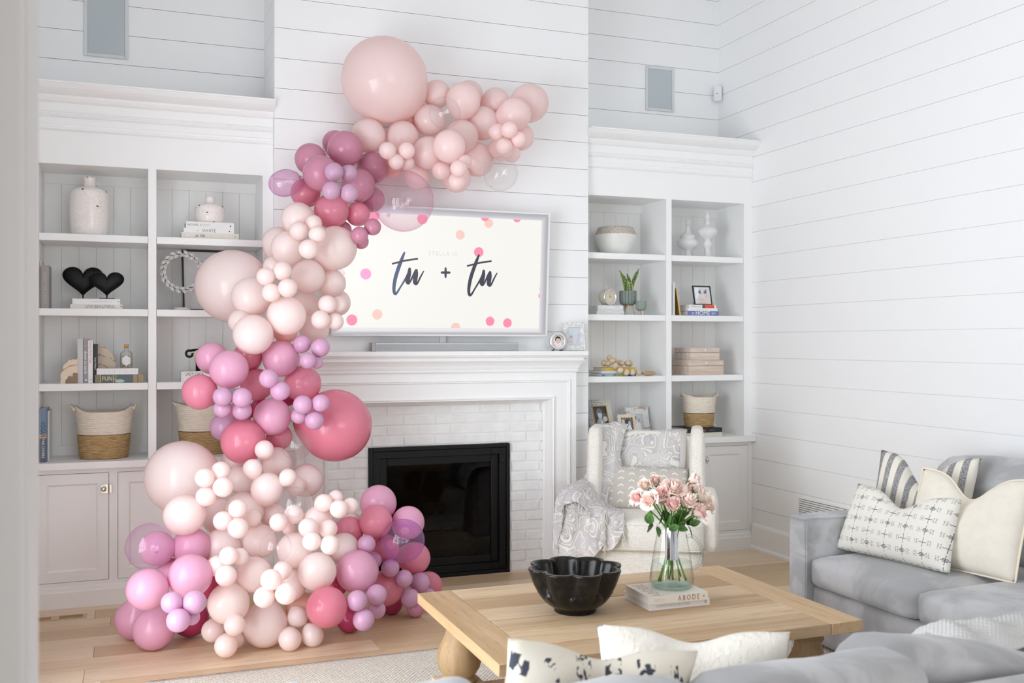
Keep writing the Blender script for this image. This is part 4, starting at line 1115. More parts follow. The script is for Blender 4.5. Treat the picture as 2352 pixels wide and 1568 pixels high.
# ================================================================== things on the right-hand shelves
pot = thing('planter_bowl', 'wide white bowl planter with a speckled sandy rim band, top shelf', 'bowl', (3.22300, 6.37, 2.12))
k = 0.00317
zt = 2.32000 - 2.12; zm = 2.26500 - 2.12; R = 47.0 * k
m = MB(); m.lathe([(R * 0.52, 0), (R * 0.60, 0.004), (R * 0.74, zm * 0.25), (R * 0.88, zm * 0.55), (R * 0.97, zm * 0.84), (R, zm)], 44, capt=False); m.build('body', plain('chalky_white_glaze', (0.76, 0.76, 0.72), 0.55, grain=0.03), pot)
sp = Mat('speckled_sand', (0.4, 0.37, 0.34), 0.8); q = sp.noise(sp.coord(), 260, 2); sp.set('Base Color', sp.mix(q.sm(0.38, 0.60), srgb(146, 132, 118), srgb(214, 208, 200)))
m = MB(); m.lathe([(R, zm), (R * 0.985, zm + 0.010), (R * 0.93, zm + (zt - zm) * 0.45), (R * 0.86, zt - 0.006), (R * 0.82, zt), (R * 0.79, zt - 0.002), (R * 0.80, zt - 0.02), (R * 0.9, zm), (R * 0.85, zm * 0.7), (R * 0.5, 0.02)], 44, capb=False, fn=lambda r, z, a: r); m.build('rim_band', sp, pot)

M['plaster'] = plain('matte_white_plaster', (0.74, 0.74, 0.745), 0.7, spec=0.2)
def finial(label, xc, y, prof, rings):
    o = thing('finial', label, 'ornament', (xc, y, 2.12), 0, 'white turned finials')
    m = MB(); m.lathe(prof, 30); m.build('body', M['plaster'], o)
    for (r, z) in rings:
        m = MB(); m.lathe([(r - 0.004, z - 0.003), (r, z - 0.002), (r + 0.001, z), (r, z + 0.002), (r - 0.004, z + 0.003)], 30); m.build('ring', M['plaster'], o)
x, z = (3.8070, 2.4290); h = z - 2.12
finial('shorter white turned finial jar with spire lid, left of the taller one', x, 6.36, [(0.040, 0), (0.040, 0.008), (0.033, 0.014), (0.024, h * 0.08), (0.020, h * 0.11), (0.024, h * 0.135), (0.019, h * 0.16), (0.022, h * 0.19), (0.048, h * 0.235), (0.072, h * 0.29), (0.080, h * 0.34), (0.078, h * 0.385), (0.066, h * 0.43), (0.053, h * 0.455), (0.054, h * 0.475), (0.057, h * 0.49), (0.057, h * 0.53), (0.045, h * 0.545), (0.030, h * 0.59), (0.019, h * 0.66), (0.013, h * 0.74), (0.012, h * 0.775), (0.019, h * 0.785), (0.012, h * 0.80), (0.010, h * 0.83), (0.015, h * 0.85), (0.017, h * 0.875), (0.012, h * 0.90), (0.006, h * 0.915), (0.008, h * 0.94), (0.009, h * 0.955), (0.004, h * 0.98), (0.001, h)], [(0.0575, h * 0.505)])
x, z = (3.9380, 2.4660); h = z - 2.12
finial('taller white turned finial jar with raised bowl, right of the shorter one', x, 6.30, [(0.038, 0), (0.040, 0.006), (0.033, 0.014), (0.024, h * 0.06), (0.020, h * 0.09), (0.023, h * 0.12), (0.019, h * 0.15), (0.018, h * 0.19), (0.024, h * 0.215), (0.032, h * 0.25), (0.034, h * 0.285), (0.031, h * 0.32), (0.022, h * 0.355), (0.022, h * 0.38), (0.030, h * 0.41), (0.050, h * 0.445), (0.068, h * 0.50), (0.074, h * 0.545), (0.073, h * 0.575), (0.066, h * 0.615), (0.050, h * 0.65), (0.026, h * 0.685), (0.016, h * 0.71), (0.016, h * 0.735), (0.021, h * 0.75), (0.014, h * 0.765), (0.010, h * 0.80), (0.011, h * 0.83), (0.016, h * 0.86), (0.017, h * 0.885), (0.012, h * 0.915), (0.007, h * 0.93), (0.009, h * 0.95), (0.009, h * 0.97), (0.003, h * 0.99), (0.001, h)], [(0.0745, h * 0.585)])

# second shelf, left cell
Z2 = 1.695
dk = Mat('deckle_edged_paper', (0.78, 0.78, 0.77), 0.85); q = dk.noise(dk.map(dk.coord(), (14, 14, 160)), 1.0, 4); dk.bump(q, 0.8, 0.004)
dk.set('Base Color', dk.mix(q.sm(0.36, 0.5), (0.62, 0.61, 0.59), (0.80, 0.80, 0.79)))
def bundle(label, x0, x1, y, z0, t):
    o = thing('book', label, 'book', ((x0 + x1) / 2, y, z0), 0, 'deckle edged books under the clock'); w = x1 - x0
    r_ = random.Random(int(z0 * 1000)); m = MB(); n = 4
    for i in range(n):
        a = t * i / n
        m.box(-w / 2 + r_.uniform(0, 0.004), w / 2 - r_.uniform(0, 0.004), r_.uniform(0, 0.004), 0.15, a + 0.0004, t * (i + 1) / n - 0.0004)
    m.build('pages', dk, o)
bundle('lower bundle of rough edged white pages under the alarm clock', 3.00300, 3.21800, 6.22, Z2, 0.026)
bundle('upper bundle of rough edged white pages under the alarm clock', 3.00900, 3.20900, 6.22, Z2 + 0.026, 0.039)
xc, zc = (3.1080, 1.8200)
ck = thing('alarm_clock', 'round cream faced wind-up alarm clock standing on rough edged white books', 'clock', (xc, 6.275, Z2 + 0.065), rad(14))
zc -= Z2 + 0.065; R = 0.0565
ivory = plain('clock_face_ivory', srgb(218, 206, 186), 0.5); cream = plain('clock_case_cream', srgb(216, 206, 188), 0.35); chrome = plain('chrome', (0.85, 0.85, 0.84), 0.12, 1.0)
def ringy(m, prof, n=40): return m.grid([[(r * cos(2 * pi * k / n), y, zc + r * sin(2 * pi * k / n)) for k in range(n)] for r, y in prof], closed_v=True)
m = MB(); v = ringy(m, [(R * 0.97, -0.030), (R, -0.018), (R, 0.020), (R * 0.9, 0.032), (R * 0.5, 0.036)]); m.cap(v[-1]); m.build('case', cream, ck)
m = MB(); ringy(m, [(R * 0.86, -0.029), (R * 0.90, -0.036), (R * 0.97, -0.038), (R * 1.02, -0.034), (R * 1.02, -0.026)]); m.build('bezel', chrome, ck)
m = MB(); m.disc(0, zc, R * 0.885, R * 0.885, -0.0305, 36); m.build('dial', ivory, ck)
for i in range(1, 13):
    a = pi / 2 - i * pi / 6
    txt(str(i), 0.0125, ck, M['inkgrey'], (R * 0.68 * cos(a), -0.0308, zc + R * 0.68 * sin(a)), name='numeral')
def hand(a, L, w, nm, y):
    m = MB(); d = Vector((cos(a), 0, sin(a))); t = Vector((-sin(a), 0, cos(a))); c = Vector((0, y, zc))
    q = [c - d * 0.006 + t * w, c + d * L + t * w * 0.5, c + d * L - t * w * 0.5, c - d * 0.006 - t * w]
    m.cap([m.bm.verts.new(p) for p in q]); m.build(nm, M['ink'], ck)
hand(rad(68), R * 0.72, 0.0011, 'minute_hand', -0.0318); hand(rad(-3), R * 0.48, 0.0015, 'hour_hand', -0.0315)
m = MB(); m.disc(0, zc, 0.004, 0.004, -0.0321, 12); m.build('hub', M['ink'], ck)
m = MB()
ringy(m, [(R * 0.16, -0.0309), (R * 0.18, -0.0309)]); o = m.build('alarm_dial', M['inkgrey'], ck); o.location = (-0.004, 0, R * 0.36)
m = MB(); m.tube([(0, 0, zc + R), (0, 0, zc + R + 0.008)], 0.003, 8); m.ball((0, 0, zc + R + 0.012), 0.006, 10, 8); m.build('top_knob', chrome, ck)
m = MB(); m.tube([(0.008 + 0.016 * cos(a) - 0.0, 0, zc + R - 0.002 + 0.010 * sin(a)) for a in [rad(10 + i * 20) for i in range(9)]], 0.0016, 6); m.build('loop_handle', chrome, ck)
for s in (-1, 1):
    m = MB(); m.tube([(s * R * 0.55, -0.02, zc - R * 0.86), (s * R * 0.78, -0.024, 0.0)], [0.0025, 0.002], 8); m.build('foot', chrome, ck)
    m = MB(); m.tube([(s * R * 0.45, 0.02, zc - R * 0.9), (s * R * 0.6, 0.024, 0.0)], [0.0025, 0.002], 8); m.build('foot', chrome, ck)

def planter(label, cat, xc, y, zt, zb, R, legs, col_hi, col_lo, ridges):
    o = thing('planter', label, cat, (xc, y, Z2), 0, 'herringbone pots on wooden legs')
    h = zt - zb; zb0 = zb - Z2
    pm_ = Mat('herringbone_pot', col_hi, 0.6)
    x, yy, z = pm_.xyz()
    ang = pm_.nt.nodes.new('ShaderNodeMath'); ang.operation = 'ARCTAN2'; pm_.nt.links.new(yy.s, ang.inputs[0]); pm_.nt.links.new(x.s, ang.inputs[1])
    u = (V(pm_.nt, ang.outputs[0]) / (2 * pi) + 0.75) * ridges
    tri = (u.frac() - 0.5).abs()
    st = ((z / h * 13.0) - tri * 5.0).frac()
    msk = ((st - 0.5).abs() < 0.23)._m('MULTIPLY', (tri > 0.035)) * (tri < 0.47)
    pm_.set('Base Color', pm_.mix(msk, col_lo, col_hi)); pm_.bump(msk, -0.6, 0.003)
    m = MB(); m.lathe([(R * 0.55, zb0), (R * 0.78, zb0 + h * 0.02), (R * 0.92, zb0 + h * 0.10), (R * 0.98, zb0 + h * 0.25), (R, zb0 + h * 0.5), (R, zb0 + h * 0.97), (R * 0.97, zb0 + h), (R * 0.90, zb0 + h), (R * 0.89, zb0 + h * 0.85), (R * 0.5, zb0 + h * 0.84)], 40); m.build('pot', pm_, o)
    m = MB(); m.lathe([(R * 0.62, zb0 - 0.004), (R * 0.66, zb0 + 0.001), (R * 0.5, zb0 + 0.002)], 30); m.build('wood_rim', plain('leg_ring', srgb(140, 96, 62), 0.6), o)
    lw = plain('pale_leg_wood', srgb(216, 204, 186), 0.6)
    for a in legs:
        m = MB(); m.tube([(R * 0.50 * cos(a), R * 0.50 * sin(a), zb0), (R * 0.78 * cos(a), R * 0.78 * sin(a), 0.0)], [R * 0.14, R * 0.09], 10); m.build('leg', lw, o)
    return o, zb0 + h
xc, zb = (3.2850, 1.7690); zt = 1.86800
sn, ztop = planter('larger herringbone pot holding a snake plant, standing on wooden legs', 'plant', xc, 6.30, zt, zb, 19.3 * k, (rad(-115), rad(-30), rad(95)), srgb(176, 186, 180), srgb(48, 62, 56), 8)
sl = Mat('snake_plant_leaf', (0.05, 0.12, 0.04), 0.4)
x, yy, z = sl.xyz(); q = sl.noise(sl.map(sl.coord(), (18, 18, 60)), 1.4, 4, 0.6, 1.5)
sl.set('Base Color', sl.mix(q.sm(0.40, 0.60), srgb(44, 70, 36), srgb(136, 160, 100)))
sedge = plain('leaf_margin', srgb(196, 196, 112), 0.45)
for (path, w) in (([(-0.006, -0.010, -0.02), (-0.022, -0.012, 0.05), (-0.042, -0.016, 0.095), (-0.074, -0.012, 0.150)], 0.021), ([(0.002, -0.016, -0.02), (0.001, -0.020, 0.04), (-0.006, -0.020, 0.085), (-0.016, -0.014, 0.128)], 0.024), ([(0.014, -0.004, -0.02), (0.030, -0.006, 0.05), (0.052, -0.004, 0.105), (0.088, 0.002, 0.168)], 0.017), ([(0.004, 0.012, -0.02), (0.006, 0.012, 0.04), (0.002, 0.014, 0.07)], 0.014)):
    m = MB(); m2 = MB(); A = []; B = []; E1 = []; E2 = []; n = 14
    for i in range(n + 1):
        t = i / n; c = crom(path, t); ww = w * (0.55 + 0.6 * sin(pi * min(t * 0.9 + 0.12, 1))) * (1 - max(0, (t - 0.80) / 0.20)) + 0.0006
        tw = 0.5 * sin(t * 2.2 + path[3 - 1][0] * 30)
        d = Vector((cos(tw), sin(tw), 0)); nn_ = Vector((-sin(tw), cos(tw), 0))
        A.append([c - d * ww * 0.86 - nn_ * 0.004, c + nn_ * 0.003, c + d * ww * 0.86 - nn_ * 0.004])
        E1.append([c - d * ww * 1.0 - nn_ * 0.0047, c - d * ww * 0.84 - nn_ * 0.0040]); E2.append([c + d * ww * 0.84 - nn_ * 0.0040, c + d * ww * 1.0 - nn_ * 0.0047])
    m.grid(A); m.grid([[p + Vector((0, 0.0015, 0)) for p in r] for r in A], flip=True); o = m.build('leaf', sl, sn, (0, 0, ztop - 0.008), fix=False)
    m2.grid(E1); m2.grid(E2); m2.build('leaf_margin', sedge, o, fix=False)
m = MB(); m.lathe([(0.0, ztop - 0.012), (19.3 * k * 0.88, ztop - 0.012)], 24); m.build('soil', plain('potting_soil', (0.05, 0.035, 0.025), 0.95), sn)
xc, zb = (3.3460, 1.7300); zt = 1.79500
planter('small empty herringbone pot on wooden legs, right of the snake plant', 'planter', xc, 6.22, zt, zb, 12.0 * k, (rad(-90), rad(30), rad(150)), srgb(166, 180, 170), srgb(112, 128, 118), 10)

# second shelf, right cell
G = 'books on the second shelf of the corner bookcase'
o = book('white book standing upright against the centre stile of the corner bookcase', 3.59800, 6.20, Z2, 0.232, 0.18, 0.020, cover('white', (234, 233, 232)), G, 0, True)
m = MB(); m.box(-0.0095, -0.007, -0.0005, 0, 0.01, 0.22); m.box(0.007, 0.0085, -0.0005, 0, 0.01, 0.22); m.build('spine_line', M['inkpale'], o)
gf = thing('photo_frame', 'thin gold edged frame leaning edge-on against the upright white book', 'picture frame', (3.65100, 6.20, Z2))
gf.rotation_euler = (0, rad(-9), 0)
m = MB(); m.box(-0.006, 0.0, 0.0, 0.13, 0, 0.198); m.build('frame', plain('polished_brass', srgb(214, 176, 92), 0.25, 0.8), gf)
m = MB(); m.box(0.0, 0.006, 0.001, 0.129, 0.001, 0.197); m.build('back', plain('frame_back', srgb(206, 194, 176), 0.7), gf)
Y = 6.20; x0 = 3.71200
t1, t2, t3 = 0.0335, 0.020, 0.024
o = lay('blue spined home book lying at the bottom of the stack under the black frame', (x0, 3.97000), Y, Z2, Z2 + t1, cover('blue', (108, 120, 172)), G, 0.22)
spine(o, 'HOME', 0.043, M['inkwhite'], -0.006, t1, sx=0.98); spine(o, '•', 0.03, M['inkwhite'], 0.098, t1)
for k2 in range(3):
    for xx in (-0.086, 0.078):
        m = MB(); m.box(xx - 0.010, xx + 0.010, -0.0006, 0, 0.008 + k2 * 0.007, 0.010 + k2 * 0.007); m.build('spine_line', M['inkwhite'], o)
o = lay('white book with faint gold title lying mid-stack under the black frame', (x0, 3.95900), Y, Z2 + t1, Z2 + t1 + t2, cover('white', (234, 233, 232)), G, 0.22)
m = MB(); m.box(-0.05, 0.05, -0.0005, 0, 0.008, 0.0115); m.build('spine_line', plain('faint_gold', srgb(222, 214, 196), 0.5), o)
xl = 3.72400
o = lay('white and red spined book lying topmost under the black frame', (xl, 3.94600), Y, Z2 + t1 + t2, Z2 + t1 + t2 + t3, cover('white', (234, 233, 232)), G, 0.21)
m = MB(); m.box(0.018, 0.097, -0.0008, 0, 0.001, t3 - 0.001); m.build('spine_print', plain('spine_vermilion', srgb(226, 84, 58), 0.5), o)
m = MB(); m.box(-0.002, 0.018, -0.0008, 0, 0.001, t3 - 0.001); m.build('spine_print', plain('spine_navy', srgb(70, 78, 96), 0.5), o)
spine(o, 'Vani Hari', 0.0155, M['inkwhite'], 0.053, t3, space=0.95); spine(o, 'Feeding You', 0.0145, M['inkgrey'], -0.060, t3, sx=0.85); spine(o, 'Lies', 0.015, M['inkred'], -0.020, t3, sx=0.85); spine(o, '•', 0.034, M['inkwhite'], 0.088, t3)
zb = Z2 + t1 + t2 + t3
bf = thing('photo_frame', 'square black framed photo of two women in white robes, on stacked books', 'picture frame', (3.88200, 6.265, zb))
bf.rotation_euler = (rad(-12), 0, rad(3))
hh = 0.14167
flat_frame(bf, 0.156, hh + 0.004, 0.009, 0.012, plain('frame_black', (0.015, 0.017, 0.022), 0.35))
robe = pm('robe_white', srgb(226, 212, 208)); wall_p = pm('room_white', srgb(222, 225, 230)); wood_p = pm('table_wood', srgb(224, 200, 180)); sk2 = pm('skin_light', srgb(222, 190, 174))
photo(bf, 0.140, hh - 0.012, wall_p, [(pm('window_glow', srgb(238, 240, 244)), 'p', [(0.02 - 0.45, 0.35), (-0.18, 0.35), (-0.18, 0.95), (-0.43, 0.95)]), (grey_l, 'p', [(-0.1, 0.80), (0.45, 0.84), (0.45, 0.87), (-0.1, 0.83)]), (robe, 'p', [(-0.28, 0.18), (0.0, 0.16), (0.02, 0.34), (-0.06, 0.56), (-0.20, 0.56), (-0.30, 0.36)]), (robe, 'p', [(0.05, 0.10), (0.50, 0.06), (0.50, 0.42), (0.36, 0.56), (0.22, 0.56), (0.10, 0.36)]), (sk2, 'e', -0.10, 0.63, 0.075, 0.085), (hair_s, 'e', -0.145, 0.69, 0.085, 0.085), (hair_s, 'e', -0.13, 0.79, 0.04, 0.04), (sk2, 'e', 0.13, 0.63, 0.07, 0.085), (hair_s, 'e', 0.19, 0.69, 0.095, 0.09), (hair_s, 'e', 0.24, 0.80, 0.045, 0.045), (sk2, 'p', [(0.18, 0.42), (0.26, 0.58), (0.30, 0.58), (0.24, 0.38)]), (sk2, 'p', [(-0.25, 0.24), (0.10, 0.26), (0.10, 0.31), (-0.20, 0.30)]), (wood_p, 'p', [(-0.30, 0.05), (0.26, 0.04), (0.12, 0.17), (-0.18, 0.18)])], -0.0005, z0=0.008)
m = MB(); m.tube([(-0.05, 0.006, hh * 0.8), (-0.05, 0.055, 0.002)], 0.0025, 6); m.tube([(0.05, 0.006, hh * 0.8), (0.05, 0.055, 0.002)], 0.0025, 6); m.tube([(-0.05, 0.055, 0.002), (0.05, 0.055, 0.002)], 0.0025, 6); m.build('wire_stand', M['black'], bf)

# third shelf, left cell: travel books and a wooden bead garland
Z3 = 1.268; G = 'books under the wooden bead garland'
Y = 6.19
o = lay('travel guide with blue and green spine lying lowest under the bead garland', (3.02300, 3.29200), Y, Z3, Z3 + 0.020, cover('travel', (120, 150, 150)), G, 0.20)
for a, b_, c in ((-0.124, -0.116, (84, 96, 150)), (-0.045, -0.02, (104, 140, 140)), (-0.02, 0.06, (150, 164, 92)), (0.06, 0.115, (72, 102, 150))):
    m = MB(); m.box(a, b_, -0.0006, 0, 0.001, 0.019); m.build('spine_print', plain('travel_print', srgb(*c), 0.5), o)
spine(o, 'THE', 0.012, M['inkpale'], -0.100, 0.020); spine(o, 'EUROPE', 0.014, M['inkwhite'], -0.068, 0.020)
o = lay('pale grey paperback lying mid-stack under the bead garland', (3.02600, 3.28200), Y, Z3 + 0.020, Z3 + 0.039, cover('palegrey', (206, 203, 204)), G, 0.22)
o = lay('yellow spined book lying topmost under the bead garland', (3.05200, 3.29400), 6.20, Z3 + 0.039, Z3 + 0.060, cover('yellow', (206, 172, 66)), G, 0.19)
gar = thing('bead_garland', 'large round pale wooden bead garland draped over travel books, with wooden pendant', 'beads', (3.13400, 6.22, Z3))
bw = Mat('pale_turned_bead', (0.7, 0.6, 0.48), 0.55); q = bw.noise(bw.map(bw.coord(), (3, 3, 40)), 3, 4); bw.set('Base Color', bw.mix(q.sm(0.35, 0.7), srgb(196, 176, 150), srgb(224, 208, 184)))
def bead_at(bx_, bz_, y, r, nm='bead', mat=bw):
    m = MB(); m.ball((bx_, y - 6.22, bz_ - Z3), r, 18, 12); return m.build(nm, mat, gar)
for (bx_, bz_, by_) in ((-0.051, 1.358, 6.270), (-0.034, 1.356, 6.240), (-0.012, 1.394, 6.260), (-0.012, 1.373, 6.225), (0.040, 1.368, 6.275), (-0.003, 1.340, 6.190), (0.083, 1.357, 6.270), (0.132, 1.356, 6.270), (0.174, 1.353, 6.315), (0.022, 1.309, 6.165), (0.070, 1.295, 6.165), (0.117, 1.295, 6.165), (0.165, 1.294, 6.165)): bead_at(bx_, max(bz_, Z3 + 0.0225), by_, 0.0225)
bead_at(0.207, 1.297, 6.175, 0.0085)
m = MB(); m.ball((0.250, -0.04, 0.0185), 0.055, 20, 12, 1.0, 0.42, 0.33); m.build('pendant', wood('pendant_wood', srgb(190,164,134), srgb(168,140,110), srgb(140,112,84), 'x', 0.5, 4.0, 0.0, False), gar)
m = MB(); m.tube([(0.07, -0.05, 0.0225), (0.16, -0.05, 0.0225)], 0.0015, 6); m.build('cord', plain('jute_cord', srgb(190, 170, 140), 0.9), gar)

# third shelf, right cell: two whitewashed wooden boxes
ww = wood('whitewashed_box', srgb(226, 214, 204), srgb(198, 176, 158), srgb(240, 234, 228), 'x', 0.7, 3.2, 0.1, False)
def wbox(label, x0, x1, y, z0, h, d):
    o = thing('wooden_box', label, 'box', ((x0 + x1) / 2, y, z0), 0, 'whitewashed wooden boxes'); w = x1 - x0; hl = h * 0.60
    m = MB(); m.box(-w / 2, w / 2, 0, d, 0, hl, 0.0015, 1); m.build('body', ww, o)
    m = MB(); m.box(-w / 2 + 0.001, w / 2 - 0.001, 0.001, d - 0.001, hl - 0.001, hl + 0.0028); m.build('seam', plain('box_seam', srgb(140, 118, 100), 0.8), o)
    m = MB(); m.box(-w / 2, w / 2, 0, d, hl + 0.002, h, 0.0015, 1); l = m.build('lid', ww, o)
    m = MB(); m.ball((0.0 * w, -0.004, hl + (h - hl) * 0.5), 0.0095, 14, 10); m.build('knob', plain('white_knob', (0.78, 0.77, 0.75), 0.35), l)
wbox('larger whitewashed wooden box with a white knob, lower of the two', 3.71400, 4.00400, 6.19, Z3, 0.108, 0.24)
wbox('smaller whitewashed wooden box with a white knob, stacked on the larger', 3.73400, 3.97600, 6.20, Z3 + 0.108, 0.0885, 0.225)

# worktop level: three photo frames, and the basket on two books
f1 = thing('photo_frame', 'tallest frame, scaly grey border with gold lip and a child portrait', 'picture frame', (3.08100 - 0.01, 6.24, CT))
f1.rotation_euler = (rad(-17), 0, rad(12))
bone = Mat('scaly_bone_inlay', (0.6, 0.6, 0.58), 0.45); q = bone.noise(bone.map(bone.coord(), (1, 1, 1), (0, 0, 0), (0, rad(45), 0)), 60, 1); x, yy, z = bone.xyz()
hx = ((x + z) * 260.0).sin() * ((x - z) * 260.0).sin()
bone.set('Base Color', bone.mix((hx + q * 1.6 - x * 9.0).sm(0.6, 1.7), srgb(206, 202, 192), srgb(120, 124, 130)))
brass = plain('brass_lip', srgb(176, 134, 66), 0.35, 0.7)
flat_frame(f1, 0.215, 0.285, 0.048, 0.016, bone, lip=0.004, lipmat=brass)
photo(f1, 0.119, 0.189, grey_d, [(pm('leaf_grey', srgb(92, 96, 94)), 'e', 0.34, 0.62, 0.22, 0.12), (grey_l, 'e', 0.34, 0.52, 0.16, 0.10), (pm('dress_grey', srgb(158, 160, 162)), 'p', [(-0.34, 0.0), (0.42, 0.0), (0.26, 0.46), (0.08, 0.56), (-0.14, 0.56), (-0.32, 0.40)]), (grey_l, 'p', [(-0.10, 0.0), (0.18, 0.0), (0.12, 0.46), (-0.02, 0.50), (-0.08, 0.30)]), (grey_m, 'e', -0.03, 0.74, 0.22, 0.19), (grey_l, 'e', -0.01, 0.68, 0.15, 0.15), (pm('fringe_grey', srgb(112, 114, 116)), 'p', [(-0.20, 0.76), (0.16, 0.74), (0.16, 0.86), (0.0, 0.92), (-0.16, 0.88)]), (grey_m, 'e', -0.07, 0.69, 0.03, 0.012), (grey_m, 'e', 0.05, 0.69, 0.03, 0.012), (grey_m, 'e', 0.0, 0.595, 0.035, 0.010), (grey_d, 'p', [(-0.28, 0.24), (-0.10, 0.34), (0.06, 0.28), (-0.08, 0.22), (-0.20, 0.14)])], -0.0015, z0=0.048)
m = MB(); m.prism([(0.010, 0.20), (0.075, 0.004), (0.068, 0.0), (0.010, 0.17)], -0.045, 0.045, 'x'); m.build('easel', plain('easel_brown', srgb(120, 78, 44), 0.6), f1)
f2 = thing('photo_frame', 'small chevron striped frame with a photo of two babies, front of three', 'picture frame', (3.22900 - 0.003, 6.175, CT))
f2.rotation_euler = (rad(-12), 0, rad(6))
chev = Mat('chevron_bone', (0.7, 0.66, 0.6), 0.45); x, yy, z = chev.xyz()
s = ((x.abs() + (z - 0.08).abs()) * 46.0).frac(); chev.set('Base Color', chev.mix(((s - 0.5).abs() < 0.16), srgb(226, 218, 204), srgb(196, 170, 140)))
flat_frame(f2, 0.142, 0.178, 0.026, 0.014, chev, lip=0.003, lipmat=plain('copper_lip', srgb(170, 122, 82), 0.4, 0.5))
photo(f2, 0.090, 0.126, grey_m, [(grey_d, 'e', 0.1, 0.75, 0.3, 0.2), (grey_l, 'e', -0.34, 0.78, 0.16, 0.16), (white_p, 'e', 0.20, 0.30, 0.24, 0.26), (white_p, 'p', [(0.06, 0.30), (0.38, 0.30), (0.32, 0.62), (0.14, 0.62)]), (grey_l, 'e', 0.24, 0.72, 0.11, 0.12), (white_p, 'e', -0.20, 0.36, 0.20, 0.16), (grey_l, 'e', -0.18, 0.56, 0.12, 0.12), (grey_m, 'p', [(-0.40, 0.06), (-0.02, 0.30), (0.02, 0.26), (-0.34, 0.0)]), (white_p, 'e', -0.3, 0.10, 0.18, 0.12), (grey_d, 'e', 0.21, 0.73, 0.02, 0.012), (grey_d, 'e', 0.28, 0.73, 0.02, 0.012), (grey_d, 'e', -0.22, 0.57, 0.02, 0.012), (grey_d, 'e', -0.14, 0.57, 0.02, 0.012)], -0.0015, z0=0.026)
m = MB(); m.prism([(0.010, 0.12), (0.048, 0.003), (0.042, 0.0), (0.010, 0.10)], -0.02, 0.02, 'x'); m.build('easel', brass, f2)
f3 = thing('photo_frame', 'distressed white wooden frame with chipped paint, behind the chevron frame', 'picture frame', (3.39600 + 0.004, 6.34, CT))
f3.rotation_euler = (rad(-13), 0, rad(5))
dst = Mat('chipped_white_paint', (0.72, 0.71, 0.69), 0.65); q = dst.noise(dst.map(dst.coord(), (7, 7, 26)), 1.6, 3, 0.5, 0.3); dst.set('Base Color', dst.mix(q.sm(0.57, 0.60), (0.73, 0.725, 0.71), srgb(186, 164, 148)))
flat_frame(f3, 0.190, 0.215, 0.052, 0.016, dst)
photo(f3, 0.086, 0.112, grey_l, [(white_p, 'p', [(-0.3, 0.0), (0.3, 0.0), (0.2, 0.55), (-0.1, 0.6)]), (grey_m, 'e', -0.2, 0.78, 0.12, 0.1), (pm('dim_grey', srgb(176, 178, 178)), 'e', 0.12, 0.6, 0.14, 0.14)], -0.0005, z0=0.052)
m = MB(); m.prism([(0.012, 0.15), (0.062, 0.003), (0.055, 0.0), (0.012, 0.12)], -0.03, 0.03, 'x'); m.build('easel', M['trim'], f3)
G = 'books under the small basket'
o = lay('pale green book lying under the black whisky book', (3.68100, 3.98000), 6.17, CT, CT + 0.030, cover('paleolive', (206, 208, 192)), G, 0.27)
o = lay('black spirits book with orange title lying under the small basket', (3.69800, 3.98500), 6.18, CT + 0.030, CT + 0.062, cover('black', (30, 33, 40)), G, 0.25)
m = MB(); m.box(-0.120, 0.120, -0.0006, 0.05, -0.0006, 0.0005); m.build('cover_edge', plain('cover_orange', srgb(196, 112, 62), 0.5), o)
spine(o, 'Whisky', 0.024, plain('title_orange', srgb(222, 136, 98), 0.5), -0.028, 0.032, sx=0.95); spine(o, '|||', 0.018, plain('title_ochre', srgb(186, 172, 86), 0.5), -0.082, 0.032, sx=1.2); spine(o, '————', 0.010, M['inkwhite'], 0.058, 0.032)
basket('small two-tone seagrass basket standing on two books in the corner bookcase', 3.87500, 6.315, CT + 0.062, 0.103, 0.121, 0.215, 0.50, 0.022, 'two-tone seagrass baskets')

# ================================================================== rug
rg = Mat('woven_wool', (0.72, 0.69, 0.63), 0.95, spec=0.1)
x, y, z = rg.xyz(rg.world()); q = rg.noise(rg.map(rg.world(), (60, 25, 25)), 2.5, 4)
wv = (x * 330.0 + q * 4.0).sin() * (y * 260.0 + q * 3.0).sin()
rg.set('Base Color', rg.mix((wv * 0.3 + q).sm(0.2, 0.9), srgb(204, 194, 180), srgb(236, 230, 220))); rg.bump(wv * 0.6 + q, 0.7, 0.006)
rug = MB(); nx, ny = 110, 80
rx0, rx1, ry0, ry1 = 0.06, 3.75, 1.72, 4.672
rows = []
for i in range(nx + 1):
    row = []
    for j in range(ny + 1):
        X = rx0 + (rx1 - rx0) * i / nx; Yv = ry0 + (ry1 - ry0) * j / ny
        if j == ny: Yv += 0.006 * noise.noise(Vector((X * 9, 0, 1)))
        if i == 0: X += 0.008 * noise.noise(Vector((Yv * 9, 3, 1)))
        row.append(Vector((X, Yv, 0.010 + 0.0012 * noise.noise(Vector((X * 6, Yv * 6, 0))))))
    rows.append(row)
cloth(rug, rows, 0.009)
tag(rug.build('rug', rg), 'large cream woven rug lying under the coffee table and sofas', 'rug')

